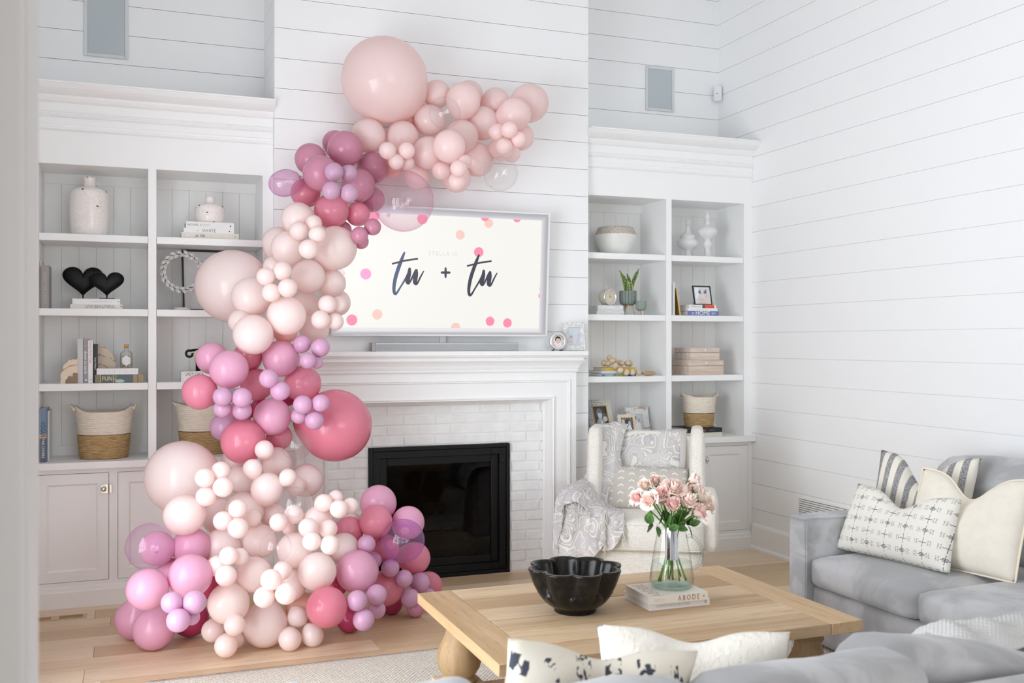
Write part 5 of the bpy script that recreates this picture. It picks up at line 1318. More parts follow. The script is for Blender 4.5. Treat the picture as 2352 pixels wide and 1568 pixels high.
# ================================================================== coffee table
tx0, tx1, ty0, ty1, tz = 1.119, 2.592, 3.053, 4.046, 0.45
TCX, TCY = (tx0 + tx1) / 2, (ty0 + ty1) / 2
ct = thing('coffee_table', 'large weathered pine coffee table with thick turned baluster legs', 'coffee table', (TCX, TCY, 0.011))
hx, hy = (tx1 - tx0) / 2, (ty1 - ty0) / 2
TT = tz - 0.011
rt_ = random.Random(9)
bbw = 0.146
for s in (-1, 1):
    m = MB(); a, b_ = sorted((s * hx, s * (hx - bbw))); m.box(a + 0.001, b_ - 0.001, -hy, hy, TT - 0.044, TT, 0.0025, 1); m.build('breadboard_end', M['pine_y'], ct)
cuts = [-hy, -hy + 0.198, -hy + 0.327 + 0.002, 0.155, 0.33, hy]
cuts = [-hy, 3.376 - TCY - 0.0, 3.705 - TCY, 3.87 - TCY, hy]
cuts = [-hy, -0.335, 3.376 - TCY, 0.0, 3.705 - TCY, 0.33, hy]
for a, b_ in zip(cuts, cuts[1:]):
    m = MB(); e = rt_.uniform(0.0, 0.0015)
    m.box(-hx + bbw + 0.001, hx - bbw - 0.001, a + 0.0012, b_ - 0.0012, TT - 0.044, TT - e, 0.002, 1); m.build('board', M['pine'], ct)
lx, ly = hx - 0.135, hy - 0.155
for s in (-1, 1):
    m = MB(); m.box(-lx + 0.05, lx - 0.05, s * ly - 0.02, s * ly + 0.02, TT - 0.074, TT - 0.044); m.build('apron', M['pine'], ct)
    m = MB(); m.box(s * lx - 0.02, s * lx + 0.02, -ly + 0.05, ly - 0.05, TT - 0.074, TT - 0.044); m.build('apron', M['pine_y'], ct)
for sx in (-1, 1):
    for sy in (-1, 1):
        m = MB(); m.box(sx * lx - 0.082, sx * lx + 0.082, sy * ly - 0.082, sy * ly + 0.082, TT - 0.066, TT - 0.043, 0.002, 1); m.build('top_block', M['pine'], ct)
        m = MB()
        m.lathe([(0.070, 0.105), (0.074, 0.112), (0.066, 0.124), (0.060, 0.130), (0.070, 0.140), (0.084, 0.160), (0.092, 0.190), (0.090, 0.222), (0.078, 0.255), (0.062, 0.285), (0.054, 0.310), (0.052, 0.330), (0.058, 0.338), (0.062, 0.345), (0.056, 0.352), (0.060, 0.362), (0.070, 0.374), (0.070, 0.376)], 28, at=(sx * lx, sy * ly, 0)); m.build('leg', M['pine_z'], ct)
        m = MB(); m.box(sx * lx - 0.092, sx * lx + 0.092, sy * ly - 0.092, sy * ly + 0.092, 0.0, 0.105, 0.003, 1); m.build('plinth_block', M['pine'], ct)
for k in range(5):
    a = -hy + 0.16 + k * (2 * hy - 0.32) / 5; b_ = a + (2 * hy - 0.32) / 5
    m = MB(); m.box(-lx + 0.093, lx - 0.093, a + 0.001, b_ - 0.001, 0.062, 0.092, 0.002, 1); m.build('lower_board', M['pine'], ct)

# fluted black bowl
bk = Mat('black_waxed_wood', (0.014, 0.012, 0.011), 0.26, spec=0.3); q = bk.noise(bk.coord(), 40, 4); bk.set('Base Color', bk.mix(q.sm(0.4, 0.7), (0.005, 0.0045, 0.004), (0.016, 0.013, 0.011))); bk.bump(q, 0.12, 0.003)
bwl = thing('fluted_bowl', 'large black carved bowl with eight scalloped lobes on the coffee table', 'bowl', (1.62400, 3.55900, 0.45))
def lobe(r, z, a):
    c = abs(cos(4 * a + 0.35)); z0 = 0.036 + 0.040 * (1 - c) ** 1.3; k = min(1, max(0, (z - z0) / 0.030)); k = k * k * (3 - 2 * k)
    return r * (1 - k * 0.21 * (1 - c ** 0.62))
m = MB()
m.lathe([(0.080, 0.0), (0.083, 0.004), (0.082, 0.014), (0.092, 0.020), (0.112, 0.034), (0.124, 0.044), (0.134, 0.056), (0.139, 0.062), (0.143, 0.068), (0.148, 0.075), (0.152, 0.082), (0.157, 0.091), (0.168, 0.112), (0.180, 0.142), (0.188, 0.166), (0.190, 0.171), (0.188, 0.175), (0.176, 0.176), (0.171, 0.173), (0.166, 0.160), (0.156, 0.128), (0.140, 0.092), (0.118, 0.060), (0.085, 0.036), (0.040, 0.028), (0.0005, 0.027)], 128, fn=lobe)
m.build('bowl', bk, bwl)
ed = plain('worn_bowl_rim', (0.085, 0.07, 0.058), 0.5)
m = MB(); rows = []
for (r, z) in ((0.1885, 0.1755), (0.1825, 0.1765), (0.1765, 0.1762)): rows.append([(lobe(r, z, 2 * pi * k / 128) * cos(2 * pi * k / 128), lobe(r, z, 2 * pi * k / 128) * sin(2 * pi * k / 128), z) for k in range(128)])
m.grid(rows, closed_v=True); m.build('rim', ed, bwl)

# two books on the table
G = 'books under the flower pitcher'
o = book('white book with faint title lying on the coffee table under the beige book', 2.030, 3.450, 0.45, 0.272, 0.222, 0.027, cover('white', (234, 233, 232)), G, rad(-0.6))
spine(o, 'LIVING WITH NATURE', 0.0135, M['inkpale'], -0.030, 0.027, space=1.1); spine(o, 'R', 0.020, M['inkgrey'], 0.118, 0.027)
o = book('pale beige book with brown capitals lying under the glass pitcher', 2.016, 3.436, 0.477, 0.262, 0.215, 0.030, cover('beige', (224, 218, 208)), G, rad(-1.8))
br_i = plain('title_brown', srgb(158, 112, 88), 0.5)
spine(o, 'ABODE', 0.030, br_i, 0.045, 0.030, sx=0.72, space=1.55); spine(o, '•', 0.034, plain('title_amber', srgb(196, 146, 92), 0.5), 0.112, 0.030)
for k in range(2):
    m = MB(); m.box(-0.108, -0.062, -0.0006, 0, 0.011 + k * 0.006, 0.0125 + k * 0.006); m.build('spine_line', M['inkpale'], o)
txt('ABODE', 0.062, o, plain('title_tan', srgb(198, 176, 158), 0.5), (-0.083, 0.10, 0.0304), (0, 0, pi / 2), sx=0.92, space=1.1)

# glass pitcher of roses
PX_, PY_, PZ = 2.054, 3.556, 0.5072
pit = thing('glass_pitcher', 'clear glass pitcher with handle holding pale roses, on the beige book', 'pitcher', (PX_, PY_, PZ))
M['pglass'] = thin_glass('pitcher_glass', (0.985, 0.992, 0.99), (0.58, 0.64, 0.63), 0.015, 1.5, 4.0)
ph = 0.252
def pr(z):                                         # outer radius of the pitcher at height z
    t = z / ph
    return 0.0535 + (0.090 - 0.0535) * (1 - max(0, (t - 0.13) / 0.87) ** 1.15) if t > 0.13 else 0.070 + 0.020 * math.sqrt(max(0, 1 - ((0.13 - t) / 0.13) ** 2))
zs = [0.0, 0.003, 0.01, 0.02, 0.033] + [0.033 + (ph - 0.033) * i / 14 for i in range(1, 15)]
m = MB()
m.lathe([(0.062, 0.0005)] + [(pr(z), z) for z in zs] + [(pr(ph) + 0.001, ph + 0.002), (pr(ph) - 0.002, ph + 0.003)], 48, capt=False, fn=lambda r, z, a: r + (0.010 * max(0, cos(a - pi)) ** 6 if z > ph - 0.02 else 0)); m.build('body', M['pglass'], pit)
m = MB(); m.lathe([(0.0, 0.004), (0.072, 0.004), (0.080, 0.012), (0.066, 0.012), (0.0, 0.010)], 40); m.build('glass_foot', thin_glass('thick_glass', (0.955, 0.98, 0.97), (0.74, 0.86, 0.82), 0.02, 1.5, 1.5), pit)
m = MB(); ang = rad(-14); d = Vector((cos(ang), sin(ang), 0))
hp = [d * (pr(0.200) - 0.002) + Vector((0, 0, 0.203)), d * (pr(0.2) + 0.022) + Vector((0, 0, 0.205)), d * 0.112 + Vector((0, 0, 0.180)), d * 0.127 + Vector((0, 0, 0.140)), d * 0.120 + Vector((0, 0, 0.098)), d * 0.100 + Vector((0, 0, 0.076)), d * (pr(0.07) - 0.002) + Vector((0, 0, 0.070))]
m.tube([crom(hp, i / 24) for i in range(25)], 0.0068, 12); m.build('handle', thin_glass('handle_glass', (0.95, 0.97, 0.965), (0.46, 0.52, 0.52), 0.02, 1.6, 1.8), pit)
wl_ = 0.104
m = MB(); m.lathe([(0.064, 0.013)] + [(pr(z) - 0.002, z) for z in (0.02, 0.033, 0.05, 0.07, 0.09, wl_)], 44, capt=True); m.build('water', thin_glass('water', (0.97, 0.988, 0.975), (0.84, 0.90, 0.86), 0.01, 1.3, 2.0), pit)
m = MB(); m.grid([[(0.026 * cos(a), 0.026 * sin(a), z) for a in [2 * pi * k / 28 for k in range(28)]] for z in (0.115, 0.15, 0.20, ph - 0.004)], closed_v=True)
mir = Mat('mirror_sleeve', (0.86, 0.87, 0.90), 0.08, 1.0); q = mir.noise(mir.map(mir.coord(), (40, 40, 2)), 2, 2); mir.bump(q, 0.4, 0.01)
o = m.build('strainer_sleeve', mir, pit); o.location = (-0.006, -0.010, 0)

stem_m = plain('rose_stem', srgb(96, 138, 52), 0.5, grain=0.25)
lf = Mat('rose_leaf', srgb(52, 92, 38), 0.42); q = lf.noise(lf.coord(), 40, 3); lf.set('Base Color', lf.mix(q.sm(0.35, 0.7), srgb(40, 78, 34), srgb(92, 132, 66)))
def petal_mat(n, a, b_):
    m = Mat(n, a, 0.5, spec=0.2); m.set('Subsurface Weight', 0.0)
    x, y, z = m.xyz(); m.set('Base Color', m.mix((z * 28.0 + 0.25).sm(0.0, 1.0), b_, a)); return m
pet = [petal_mat('rose_petal_blush', srgb(252, 232, 224), srgb(244, 232, 212)), petal_mat('rose_petal_pink', srgb(252, 222, 217), srgb(248, 226, 214)), petal_mat('rose_petal_cream', srgb(251, 236, 225), srgb(240, 232, 210))]
def rose_mesh(seed, openness):
    r_ = random.Random(seed); m = MB()
    layers = [(0.005, 0.037, 3, 0.0), (0.008, 0.038, 3, 0.02), (0.0115, 0.0385, 4, 0.05), (0.015, 0.038, 4, 0.09), (0.019, 0.0375, 5, 0.14), (0.0235, 0.035, 5, 0.26 * openness)]
    if openness > 0.9: layers.append((0.028, 0.031, 5, 0.42))
    m.lathe([(0.006, 0.004), (0.010, 0.012), (0.009, 0.026), (0.004, 0.034), (0.0005, 0.0365)], 12)
    for li, (rr, hh, n, fl) in enumerate(layers):
        for k in range(n):
            a0 = 2 * pi * (k + 0.5 * (li % 2)) / n + r_.uniform(-0.2, 0.2)
            wid = 2 * pi / n * 0.80; rows = []
            h = hh * r_.uniform(0.93, 1.06)
            for i in range(6):
                t = i / 5
                row = []
                for j in range(7):
                    s = j / 3 - 1
                    e = 1 - 0.35 * max(0, t - 0.6) * s * s * 2
                    w_ = wid * (0.35 + 0.65 * sin(min(1, t * 1.25 + 0.12) * pi / 2)) * (1 - 0.5 * max(0, t - 0.75) ** 1.0)
                    r = (0.006 + (rr - 0.004) * (t ** 0.55)) + fl * 0.020 * max(0, t - 0.55) ** 2 * 6 * rr / 0.026 - 0.002 * s * s * (t > 0.2)
                    zz_ = h * t * e - fl * 0.020 * max(0, t - 0.7) * 2.2 * (li > 1)
                    aa = a0 + s * w_ * 0.55
                    row.append((r * cos(aa), r * sin(aa), zz_ + 0.002 * (5 - li) * t))
                rows.append(row)
            m.grid(rows)
    me = bpy.data.meshes.new('bloom'); m.bm.to_mesh(me); m.bm.free(); return me
RM = [rose_mesh(1, 1.0), rose_mesh(2, 0.7), rose_mesh(3, 0.95), rose_mesh(4, 0.6)]
cal_m = MB()
for k in range(5):
    a = 2 * pi * k / 5; rows = []
    for i in range(5):
        t = i / 4; w = 0.007 * (1 - t) + 0.0004; r = 0.004 + 0.016 * t
        rows.append([(r * cos(a) - w * sin(a) * s, r * sin(a) + w * cos(a) * s, -0.002 + 0.010 * sin(t * 2.6) - 0.006 * t) for s in (-1, 0, 1)])
    cal_m.grid(rows)
cal_m.lathe([(0.0025, -0.010), (0.006, -0.005), (0.008, 0.0), (0.006, 0.003)], 10)
cal = bpy.data.meshes.new('calyx'); cal_m.bm.to_mesh(cal); cal_m.bm.free(); cal.materials.append(stem_m.m)
rleaf = leaf_mesh('leaf', 0.052, 0.036, 0.22, 0.12, 9); rleaf.materials.append(lf.m)
ROSES = [
(-0.0960, 0.0440, 0.4088, 0.0302, 1, 2, 'cream rose at the upper left, half open, above the outermost left one'),
(-0.0330, 0.0740, 0.4178, 0.0306, 1, 0, 'blush rose behind the upper left cream one'),
(-0.1570, 0.0040, 0.3718, 0.0280, 2, 1, 'outermost left rose with loose pink petals'),
(-0.1380, -0.0660, 0.3688, 0.0345, 0, 0, 'large round rose at the left front of the bunch'),
(-0.0590, -0.0160, 0.3828, 0.0316, 2, 1, 'rose between the left front one and the top centre one'),
(-0.0390, -0.0060, 0.3468, 0.0265, 3, 2, 'low pale rose behind the left front one'),
(0.0010, -0.0160, 0.4028, 0.0442, 0, 0, 'widest fully open rose at the top centre'),
(-0.0410, -0.0860, 0.3438, 0.0346, 1, 1, 'upright rose at the front centre below the widest one'),
(0.0340, -0.0660, 0.3558, 0.0403, 2, 0, 'pointed half open rose right of the front centre'),
(0.1250, 0.0440, 0.4228, 0.0326, 3, 2, 'tallest rose bud at the top right'),
(0.1270, 0.0140, 0.3888, 0.0288, 1, 0, 'rose directly under the tallest bud'),
(0.1300, -0.0260, 0.3618, 0.0392, 2, 2, 'whitish open rose at the right'),
(0.0850, -0.0660, 0.3118, 0.0387, 0, 1, 'pinkest rose, lowest at the right'),
(0.1900, 0.0240, 0.3168, 0.0308, 2, 0, 'outermost right rose hanging over the edge'),
(0.0960, 0.0440, 0.3838, 0.0307, 3, 1, 'rose peeking out behind the widest one')]
LEAVES = [(-0.1330, -0.0560, 0.2568, 200, 1.00), (-0.1330, -0.0560, 0.2978, 100, 1.10), (-0.1030, -0.0760, 0.2438, 275, 0.80), (-0.0800, -0.0560, 0.2908, 80, 1.00), (-0.0540, -0.0760, 0.2908, 70, 1.00), (-0.0390, -0.0860, 0.2588, 20, 0.90), (0.0190, -0.0560, 0.2448, 350, 0.80), (0.0760, -0.0560, 0.2648, 20, 0.85), (0.0450, -0.0760, 0.2328, 285, 1.00), (0.0650, -0.0360, 0.2728, 60, 0.90), (0.0150, -0.0260, 0.2898, 100, 0.90), (-0.0400, -0.0260, 0.2598, 240, 0.90)]
rr_ = random.Random(21)
n_r = len(ROSES); rose_objs = []
for i, (x, y, z, r, me, ma, lab) in enumerate(ROSES):
    ro = thing('rose', 'pale pink ' + lab, 'rose', (PX_, PY_, PZ), 0, 'roses in the glass pitcher')
    hd = Vector((x, y, z)); base = Vector((x, y, 0)).normalized() * -0.045 if Vector((x, y, 0)).length > 0.01 else Vector((0.02, 0, 0))
    a = 2.4 * i; ft = Vector((-x * 0.42 + 0.018 * cos(a), -y * 0.25 + 0.018 * sin(a), 0.022 + 0.012 * rr_.random()))
    if Vector((ft.x, ft.y, 0)).length > 0.062: ft = Vector((ft.x, ft.y, 0)).normalized() * 0.062 + Vector((0, 0, ft.z))
    neck = Vector((x * 0.24 + 0.010 * cos(a), y * 0.2 + 0.008 * sin(a) - 0.004, ph - 0.005))
    if Vector((neck.x, neck.y, 0)).length > 0.038: neck = Vector((neck.x, neck.y, 0)).normalized() * 0.038 + Vector((0, 0, neck.z))
    up = Vector((x * 1.4, -0.055 - abs(rr_.uniform(0, 0.04)), 0.11)).normalized()
    s = r / 0.0300
    hb = hd - up * 0.019 * s
    pts = [ft, ft.lerp(neck, 0.5), neck, neck.lerp(hb, 0.6), hb]
    m = MB(); m.tube([crom(pts, t / 14) for t in range(15)], 0.0031, 7); m.build('stem', stem_m, ro)
    qd = up.to_track_quat('Z', 'Y').to_euler()
    b_ = link('bloom', RM[me].copy(), ro, hb, qd); b_.data.materials.append(pet[ma].m)
    b_.rotation_euler.rotate_axis('Z', i * 1.3); b_.scale = (s, s, s * (1.0 if me in (0, 2) else 1.12))
    c_ = link('calyx', cal, ro, hb, qd); c_.scale = (s, s, s)
    rose_objs.append(ro)
LEAVES += [(0.062 * cos(t_ * 0.9) * (0.5 + 0.08 * (t_ % 4)), -0.030 + 0.014 * (t_ % 3), 0.262 + 0.012 * (t_ % 4), int(40 + 47 * t_) % 360, 0.8 + 0.08 * (t_ % 3)) for t_ in range(12)]
for k, (x, y, z, a, sc_) in enumerate(LEAVES):
    ro = rose_objs[(k * 4 + 1) % n_r]
    dv = Vector((cos(rad(a)), -0.45, sin(rad(a)))).normalized()
    o = link('leaf', rleaf, ro, Vector((x, y, z)) - dv * 0.026 * sc_, None)
    o.rotation_euler = Matrix((dv, dv.cross(Vector((0, -1, 0.2))).normalized().cross(dv).normalized() * -1.0, dv.cross(Vector((0, -1, 0.2))).normalized())).transposed().to_euler()
    o.scale = (sc_, sc_, sc_)

# ================================================================== armchair
lin = Mat('cream_linen', (0.70, 0.68, 0.64), 0.9, spec=0.15); x, y, z = lin.xyz()
q = lin.noise(lin.map(lin.coord(), (30, 30, 160)), 2, 4); q2 = lin.noise(lin.map(lin.coord(), (160, 160, 30)), 2, 4)
lin.set('Base Color', lin.mix((q + q2).sm(0.75, 1.25), srgb(222, 217, 208), srgb(242, 238, 231))); lin.bump(q + q2, 0.25, 0.002)
M['linen'] = lin
ac = thing('armchair', 'cream linen wingback armchair with skirted base, in the right corner', 'armchair', (2.95, 5.435, 0.0), rad(-30.9))
def soft(name, mat, parent, x0, x1, y0, y1, z0, z1, bev, puff=0.0, seg=3, n=6, fn=None):
    """upholstered block: rounded box whose faces swell a little"""
    m = MB(); m.box(x0, x1, y0, y1, z0, z1)
    bmesh.ops.subdivide_edges(m.bm, edges=list(m.bm.edges), cuts=n, use_grid_fill=True)
    cx, cy, cz = (x0 + x1) / 2, (y0 + y1) / 2, (z0 + z1) / 2; hx_, hy_, hz_ = (x1 - x0) / 2, (y1 - y0) / 2, (z1 - z0) / 2
    for v in m.bm.verts:
        p = v.co; d = Vector((p.x - cx, p.y - cy, p.z - cz))
        q_ = [max(-(h - bev), min(h - bev, c)) for c, h in zip(d, (hx_, hy_, hz_))]
        e = d - Vector(q_)
        if e.length > 1e-9: e = e.normalized() * bev
        u = [c / h for c, h in zip(d, (hx_, hy_, hz_))]
        pv = Vector(q_) + e
        for ax in range(3):
            if abs(u[ax]) > 0.999:
                o1, o2 = [k for k in range(3) if k != ax]
                pv[ax] += puff * (1 if u[ax] > 0 else -1) * (1 - u[o1] ** 2) * (1 - u[o2] ** 2)
        v.co = Vector((cx, cy, cz)) + pv
        if fn: v.co = fn(v.co)
    for f in m.bm.faces: f.smooth = True
    return m.build(name, mat, parent)
soft('skirt', lin, ac, -0.345, 0.345, -0.36, 0.36, 0.012, 0.285, 0.012)
soft('seat_cushion', lin, ac, -0.352, 0.352, -0.405, 0.25, 0.292, 0.47, 0.022, 0.012)
def tilt(p): return Vector((p.x, p.y + (p.z - 0.3) * 0.13, p.z))
soft('backrest', lin, ac, -0.30, 0.30, 0.17, 0.30, 0.30, 0.915, 0.04, 0.02, fn=tilt)
for s in (-1, 1):
    a, b_ = sorted((s * 0.275, s * 0.365))
    soft('wing', lin, ac, a, b_, -0.02, 0.34, 0.42, 0.965, 0.035, 0.006, fn=lambda p: Vector((p.x, p.y + (p.z - 0.42) * 0.20 * (1 if p.y < 0.2 else 0.65), p.z)))
    a, b_ = sorted((s * 0.335, s * 0.435))
    soft('arm', lin, ac, a, b_, -0.34, 0.10, 0.285, 0.615, 0.035, 0.006)
m = MB(); pip = [(-0.352, -0.408, 0.455), (0.352, -0.408, 0.455)]; m.tube([(x_ / 20 * 0.34, -0.415 + 0.0 * x_, 0.452) for x_ in range(-20, 21)], 0.003, 6); m.tube([(x_ / 20 * 0.34, -0.415, 0.312) for x_ in range(-20, 21)], 0.003, 6); m.build('piping', lin, ac)

# lumbar pillow with printed chevrons
def pillow(name, mat, w, h, t, chop=0.0, seed=0, n=26, concave=0.05, taper=0.0):
    """knife-edge pillow standing in XZ, thickness along Y, origin at the middle of its bottom edge"""
    m = MB(); F = []; B_ = []
    for i in range(n + 1):
        u = -1 + 2 * i / n; fr_, bk_ = [], []
        for j in range(n + 1):
            v = -1 + 2 * j / n
            X = w / 2 * u * (1 - concave * (1 - v * v)); Z = h / 2 * (v * (1 - concave * (1 - u * u)) + 1); X *= 1 - taper * (v + 1) / 2
            th = t / 2 * ((1 - u ** 4) * (1 - v ** 4)) ** 0.55 * (0.55 + 0.45 * (1 - (u * u + v * v) / 2)) + (0.005 if 0 < i < n and 0 < j < n else 0.0)
            cz = chop * math.exp(-(u / 0.38) ** 2) * max(0, (v + 0.25) / 1.25) ** 1.6
            Z -= cz
            wr_ = 0.010 * noise.noise(Vector((u * 2.2 + seed, v * 2.2, seed))) * max(0, 1 - max(abs(u), abs(v)) ** 2)
            dent = 1 - 0.55 * (cz / chop if chop else 0)
            fr_.append(Vector((X, -th * dent + wr_, Z))); bk_.append(Vector((X, th * dent + wr_, Z)))
        F.append(fr_); B_.append(bk_)
    m.grid(F); m.grid(B_, flip=True)
    bmesh.ops.remove_doubles(m.bm, verts=m.bm.verts, dist=1e-5)
    return m.build(name, mat)
def seat_on(o, bl, br, top, label, cat='pillow', group=None):
    """stand a pillow on its bottom edge bl-br (world) with its top edge leaning towards the point top"""
    bl, br, top = Vector(bl), Vector(br), Vector(top)
    X = (br - bl).normalized(); mid = (bl + br) / 2; Z = top - mid; Z = (Z - X * Z.dot(X)).normalized(); Yv = Z.cross(X)
    o.matrix_world = Matrix(((X.x, Yv.x, Z.x, mid.x), (X.y, Yv.y, Z.y, mid.y), (X.z, Yv.z, Z.z, mid.z), (0, 0, 0, 1)))
    return tag(o, label, cat, group)
cv = Mat('chevron_print_linen', (0.6, 0.58, 0.54), 0.9, spec=0.1); x, y, z = cv.xyz()
q = cv.noise(cv.map(cv.coord(), (60, 60, 60)), 3, 3)
u = x / 0.066; cell = u.floor(); uf = u.frac() - 0.5
sh = (z / 0.050 + cell * 0.42).frac() - 0.5 + uf.abs() * 0.85 - 0.13
msk = (sh.abs() < 0.10) * (uf.abs() < 0.27)
cv.set('Base Color', cv.mix(msk, cv.mix(q.sm(0.3, 0.7), srgb(190, 185, 176), srgb(204, 199, 190)), srgb(234, 231, 225))); cv.bump(q, 0.2, 0.002)
o = pillow('pillow', cv, 0.50, 0.30, 0.13, 0.0, 3, concave=0.03)
th_ = rad(-30.9)
def acw(x, y, z): return (2.95 + x * cos(th_) - y * sin(th_), 5.435 + x * sin(th_) + y * cos(th_), z)
seat_on(o, acw(-0.235, -0.02, 0.475), acw(0.265, -0.02, 0.47), acw(0.0, 0.16, 0.72), 'beige lumbar pillow printed with white chevrons, on the armchair seat', group='chair and sofa pillows')

# marbled throw over the armchair
tm = Mat('marbled_wool', (0.6, 0.6, 0.6), 0.95, spec=0.1)
p = tm.map(tm.coord(), (1, 1, 1)); q0 = tm.nt.nodes.new('ShaderNodeTexNoise'); tm.nt.links.new(p, q0.inputs['Vector']); q0.inputs['Scale'].default_value = 4.5; q0.inputs['Detail'].default_value = 1.5
va = tm.nt.nodes.new('ShaderNodeVectorMath'); va.operation = 'MULTIPLY_ADD'; tm.nt.links.new(q0.outputs['Color'], va.inputs[0]); va.inputs[1].default_value = (0.9, 0.9, 0.9); tm.nt.links.new(p, va.inputs[2])
q = tm.noise(va.outputs[0], 2.6, 1.2, 0.4, 1.6); st = (q * 74.0).sin()
c1 = tm.mix(st.sm(0.15, 0.55), srgb(198, 194, 195), srgb(230, 226, 218)); c2 = tm.mix((q * 148.0).sin().sm(0.80, 1.0), c1, srgb(176, 172, 177))
q3 = tm.noise(va.outputs[0], 1.6, 1.0); c3 = tm.mix(q3.sm(0.50, 0.58), c2, tm.mix(st.sm(0.4, 0.8), srgb(206, 202, 203), srgb(232, 228, 220)))
fb_ = tm.noise(tm.map(tm.coord(), (150, 150, 150)), 3, 2); tm.set('Base Color', c3); tm.bump(fb_, 0.3, 0.002)
thr = thing('throw_blanket', 'grey and cream marbled throw with fringe draped over the armchair', 'blanket', (2.95, 5.435, 0.0), rad(-30.9))
# (a) over the back: from behind the top edge, down the front of the backrest
m = MB(); net = []
for xx in (-0.235, -0.12, 0.0, 0.12, 0.225):
    net.append([(xx, 0.42, 0.78), (xx, 0.415, 0.90), (xx, 0.36, 0.938), (xx, 0.285, 0.925), (xx, 0.235, 0.85), (xx * 0.98, 0.205, 0.72), (xx * 0.96, 0.175, 0.60 + 0.02 * sin(xx * 20)), (xx * 0.9, 0.160, 0.52)])
cloth(m, sheet(net, 26, 40, 0.012, 5, 1.0)); m.build('back_panel', tm, thr)
# (b) bunched strip over the left side of the back, sliding down to the seat
m = MB(); net = []
for i, f_ in enumerate((-0.5, -0.25, 0.0, 0.25, 0.5)):
    bump_ = (0.0, -0.035, -0.012, -0.045, 0.0)[i]
    net.append([(-0.235 + f_ * 0.17, 0.40, 0.80), (-0.230 + f_ * 0.18, 0.385, 0.935), (-0.222 + f_ * 0.21, 0.315 + bump_ * 0.4, 0.978), (-0.225 + f_ * 0.17, 0.215 + bump_, 0.90), (-0.240 + f_ * 0.16, 0.170 + bump_, 0.78), (-0.262 + f_ * 0.24, 0.115 + bump_, 0.66), (-0.262 + f_ * 0.27, 0.060 + bump_, 0.56), (-0.262 + f_ * 0.26, 0.01 + bump_, 0.485)])
cloth(m, sheet(net, 30, 44, 0.016, 7, 4.0)); m.build('left_fall', tm, thr)
# (c) spread over the left arm and hanging down its outside and front
m = MB(); net = []
for (yy, drop, px_) in ((0.12, 0.30, -0.02), (0.0, 0.22, -0.015), (-0.12, 0.15, 0.0), (-0.24, 0.10, 0.0), (-0.36, 0.085, 0.01), (-0.425, 0.075, 0.012)):
    fr_ = max(0, -yy - 0.30)
    net.append([(-0.20 - fr_ * 0.3, yy + 0.02, 0.488 - fr_ * 0.3), (-0.285, yy, 0.545 - fr_ * 0.4), (-0.335, yy - 0.01, 0.632 - fr_ * 0.5), (-0.40, yy - 0.015, 0.642 - fr_ * 0.5), (-0.458 + px_ * 0.3, yy - 0.02, 0.600 - fr_ * 0.4), (-0.478 + px_, yy - 0.02, 0.48), (-0.492 + px_, yy - 0.015, 0.33), (-0.500 + px_ * 1.2, yy - 0.01, 0.20), (-0.508 + px_, yy, drop)])
R_ = sheet(net, 44, 54, 0.020, 6, 9.0)
cloth(m, R_); m.build('arm_drape', tm, thr)
# (d) corner flopping over the front of the arm and the seat edge
m = MB(); net = []
for i, xx in enumerate((-0.505, -0.46, -0.40, -0.335, -0.27, -0.20)):
    e = (0.0, 0.01, -0.012, 0.012, -0.008, 0.0)[i]; lo = (0.10, 0.13, 0.165, 0.205, 0.26, 0.34)[i]; hi_ = (0.60, 0.635, 0.635, 0.615, 0.545, 0.50)[i]
    net.append([(xx, -0.20, hi_), (xx, -0.32, hi_ - 0.005), (xx, -0.392 + e, hi_ - 0.06), (xx - 0.005, -0.428 + e, max(lo + 0.2, hi_ - 0.18)), (xx - 0.010, -0.446 + e, lo + 0.10), (xx - 0.012, -0.452 + e * 1.5, lo)])
Rd = sheet(net, 44, 40, 0.016, 8, 14.0); cloth(m, Rd); m.build('front_drape', tm, thr)
m = MB(); net = []
for i, xx in enumerate((-0.30, -0.25, -0.20, -0.15, -0.10)):
    e = (0.0, -0.02, 0.008, -0.016, 0.0)[i]
    net.append([(xx - 0.03, -0.12, 0.50 + 0.05 * (i < 2)), (xx - 0.01, -0.28, 0.505 + (0.06, 0.04, 0.02, 0.01, 0)[i]), (xx, -0.395 + e, 0.500), (xx, -0.432 + e, 0.44), (xx - 0.004, -0.440 + e, (0.345, 0.315, 0.30, 0.325, 0.40)[i])])
Re = sheet(net, 30, 30, 0.010, 7, 20.0); cloth(m, Re); m.build('front_corner', tm, thr)
fm = plain('cream_fringe', srgb(226, 221, 212), 0.95)
m = MB(); rf_ = random.Random(8)
for R2, step in ((Rd, 1), (Re, 1), (R_, 2)):
    for i in range(1, len(R2), step):
        p0 = R2[i][-1]; L_f = rf_.uniform(0.045, 0.085)
        if p0.z - L_f < 0.005: L_f = max(0.01, p0.z - 0.008)
        pts = [p0 + Vector((rf_.uniform(-0.004, 0.004) * t, -0.003 * t + rf_.uniform(-0.003, 0.003) * t, -L_f * t / 4)) for t in range(5)]
        m.tube(pts, 0.0016, 4)
stuff(m.build('fringe', fm, thr))
hm = Mat('houndstooth_edge', (0.6, 0.6, 0.6), 0.95); x, y, z = hm.xyz(); s1 = ((x * 90.0).frac() - 0.5) * ((z * 90.0).frac() - 0.5); hm.set('Base Color', hm.mix((s1 > 0.0), srgb(222, 218, 212), srgb(176, 172, 176)))
m = MB(); net = []
for xx in (0.215, 0.232, 0.250):
    net.append([(xx, 0.42, 0.80), (xx, 0.412, 0.905), (xx, 0.355, 0.944), (xx, 0.275, 0.928), (xx, 0.224, 0.85), (xx * 0.98, 0.196, 0.74), (xx * 0.96, 0.180, 0.66)])
cloth(m, sheet(net, 8, 34, 0.004, 4, 2.0)); m.build('houndstooth_border', hm, thr)

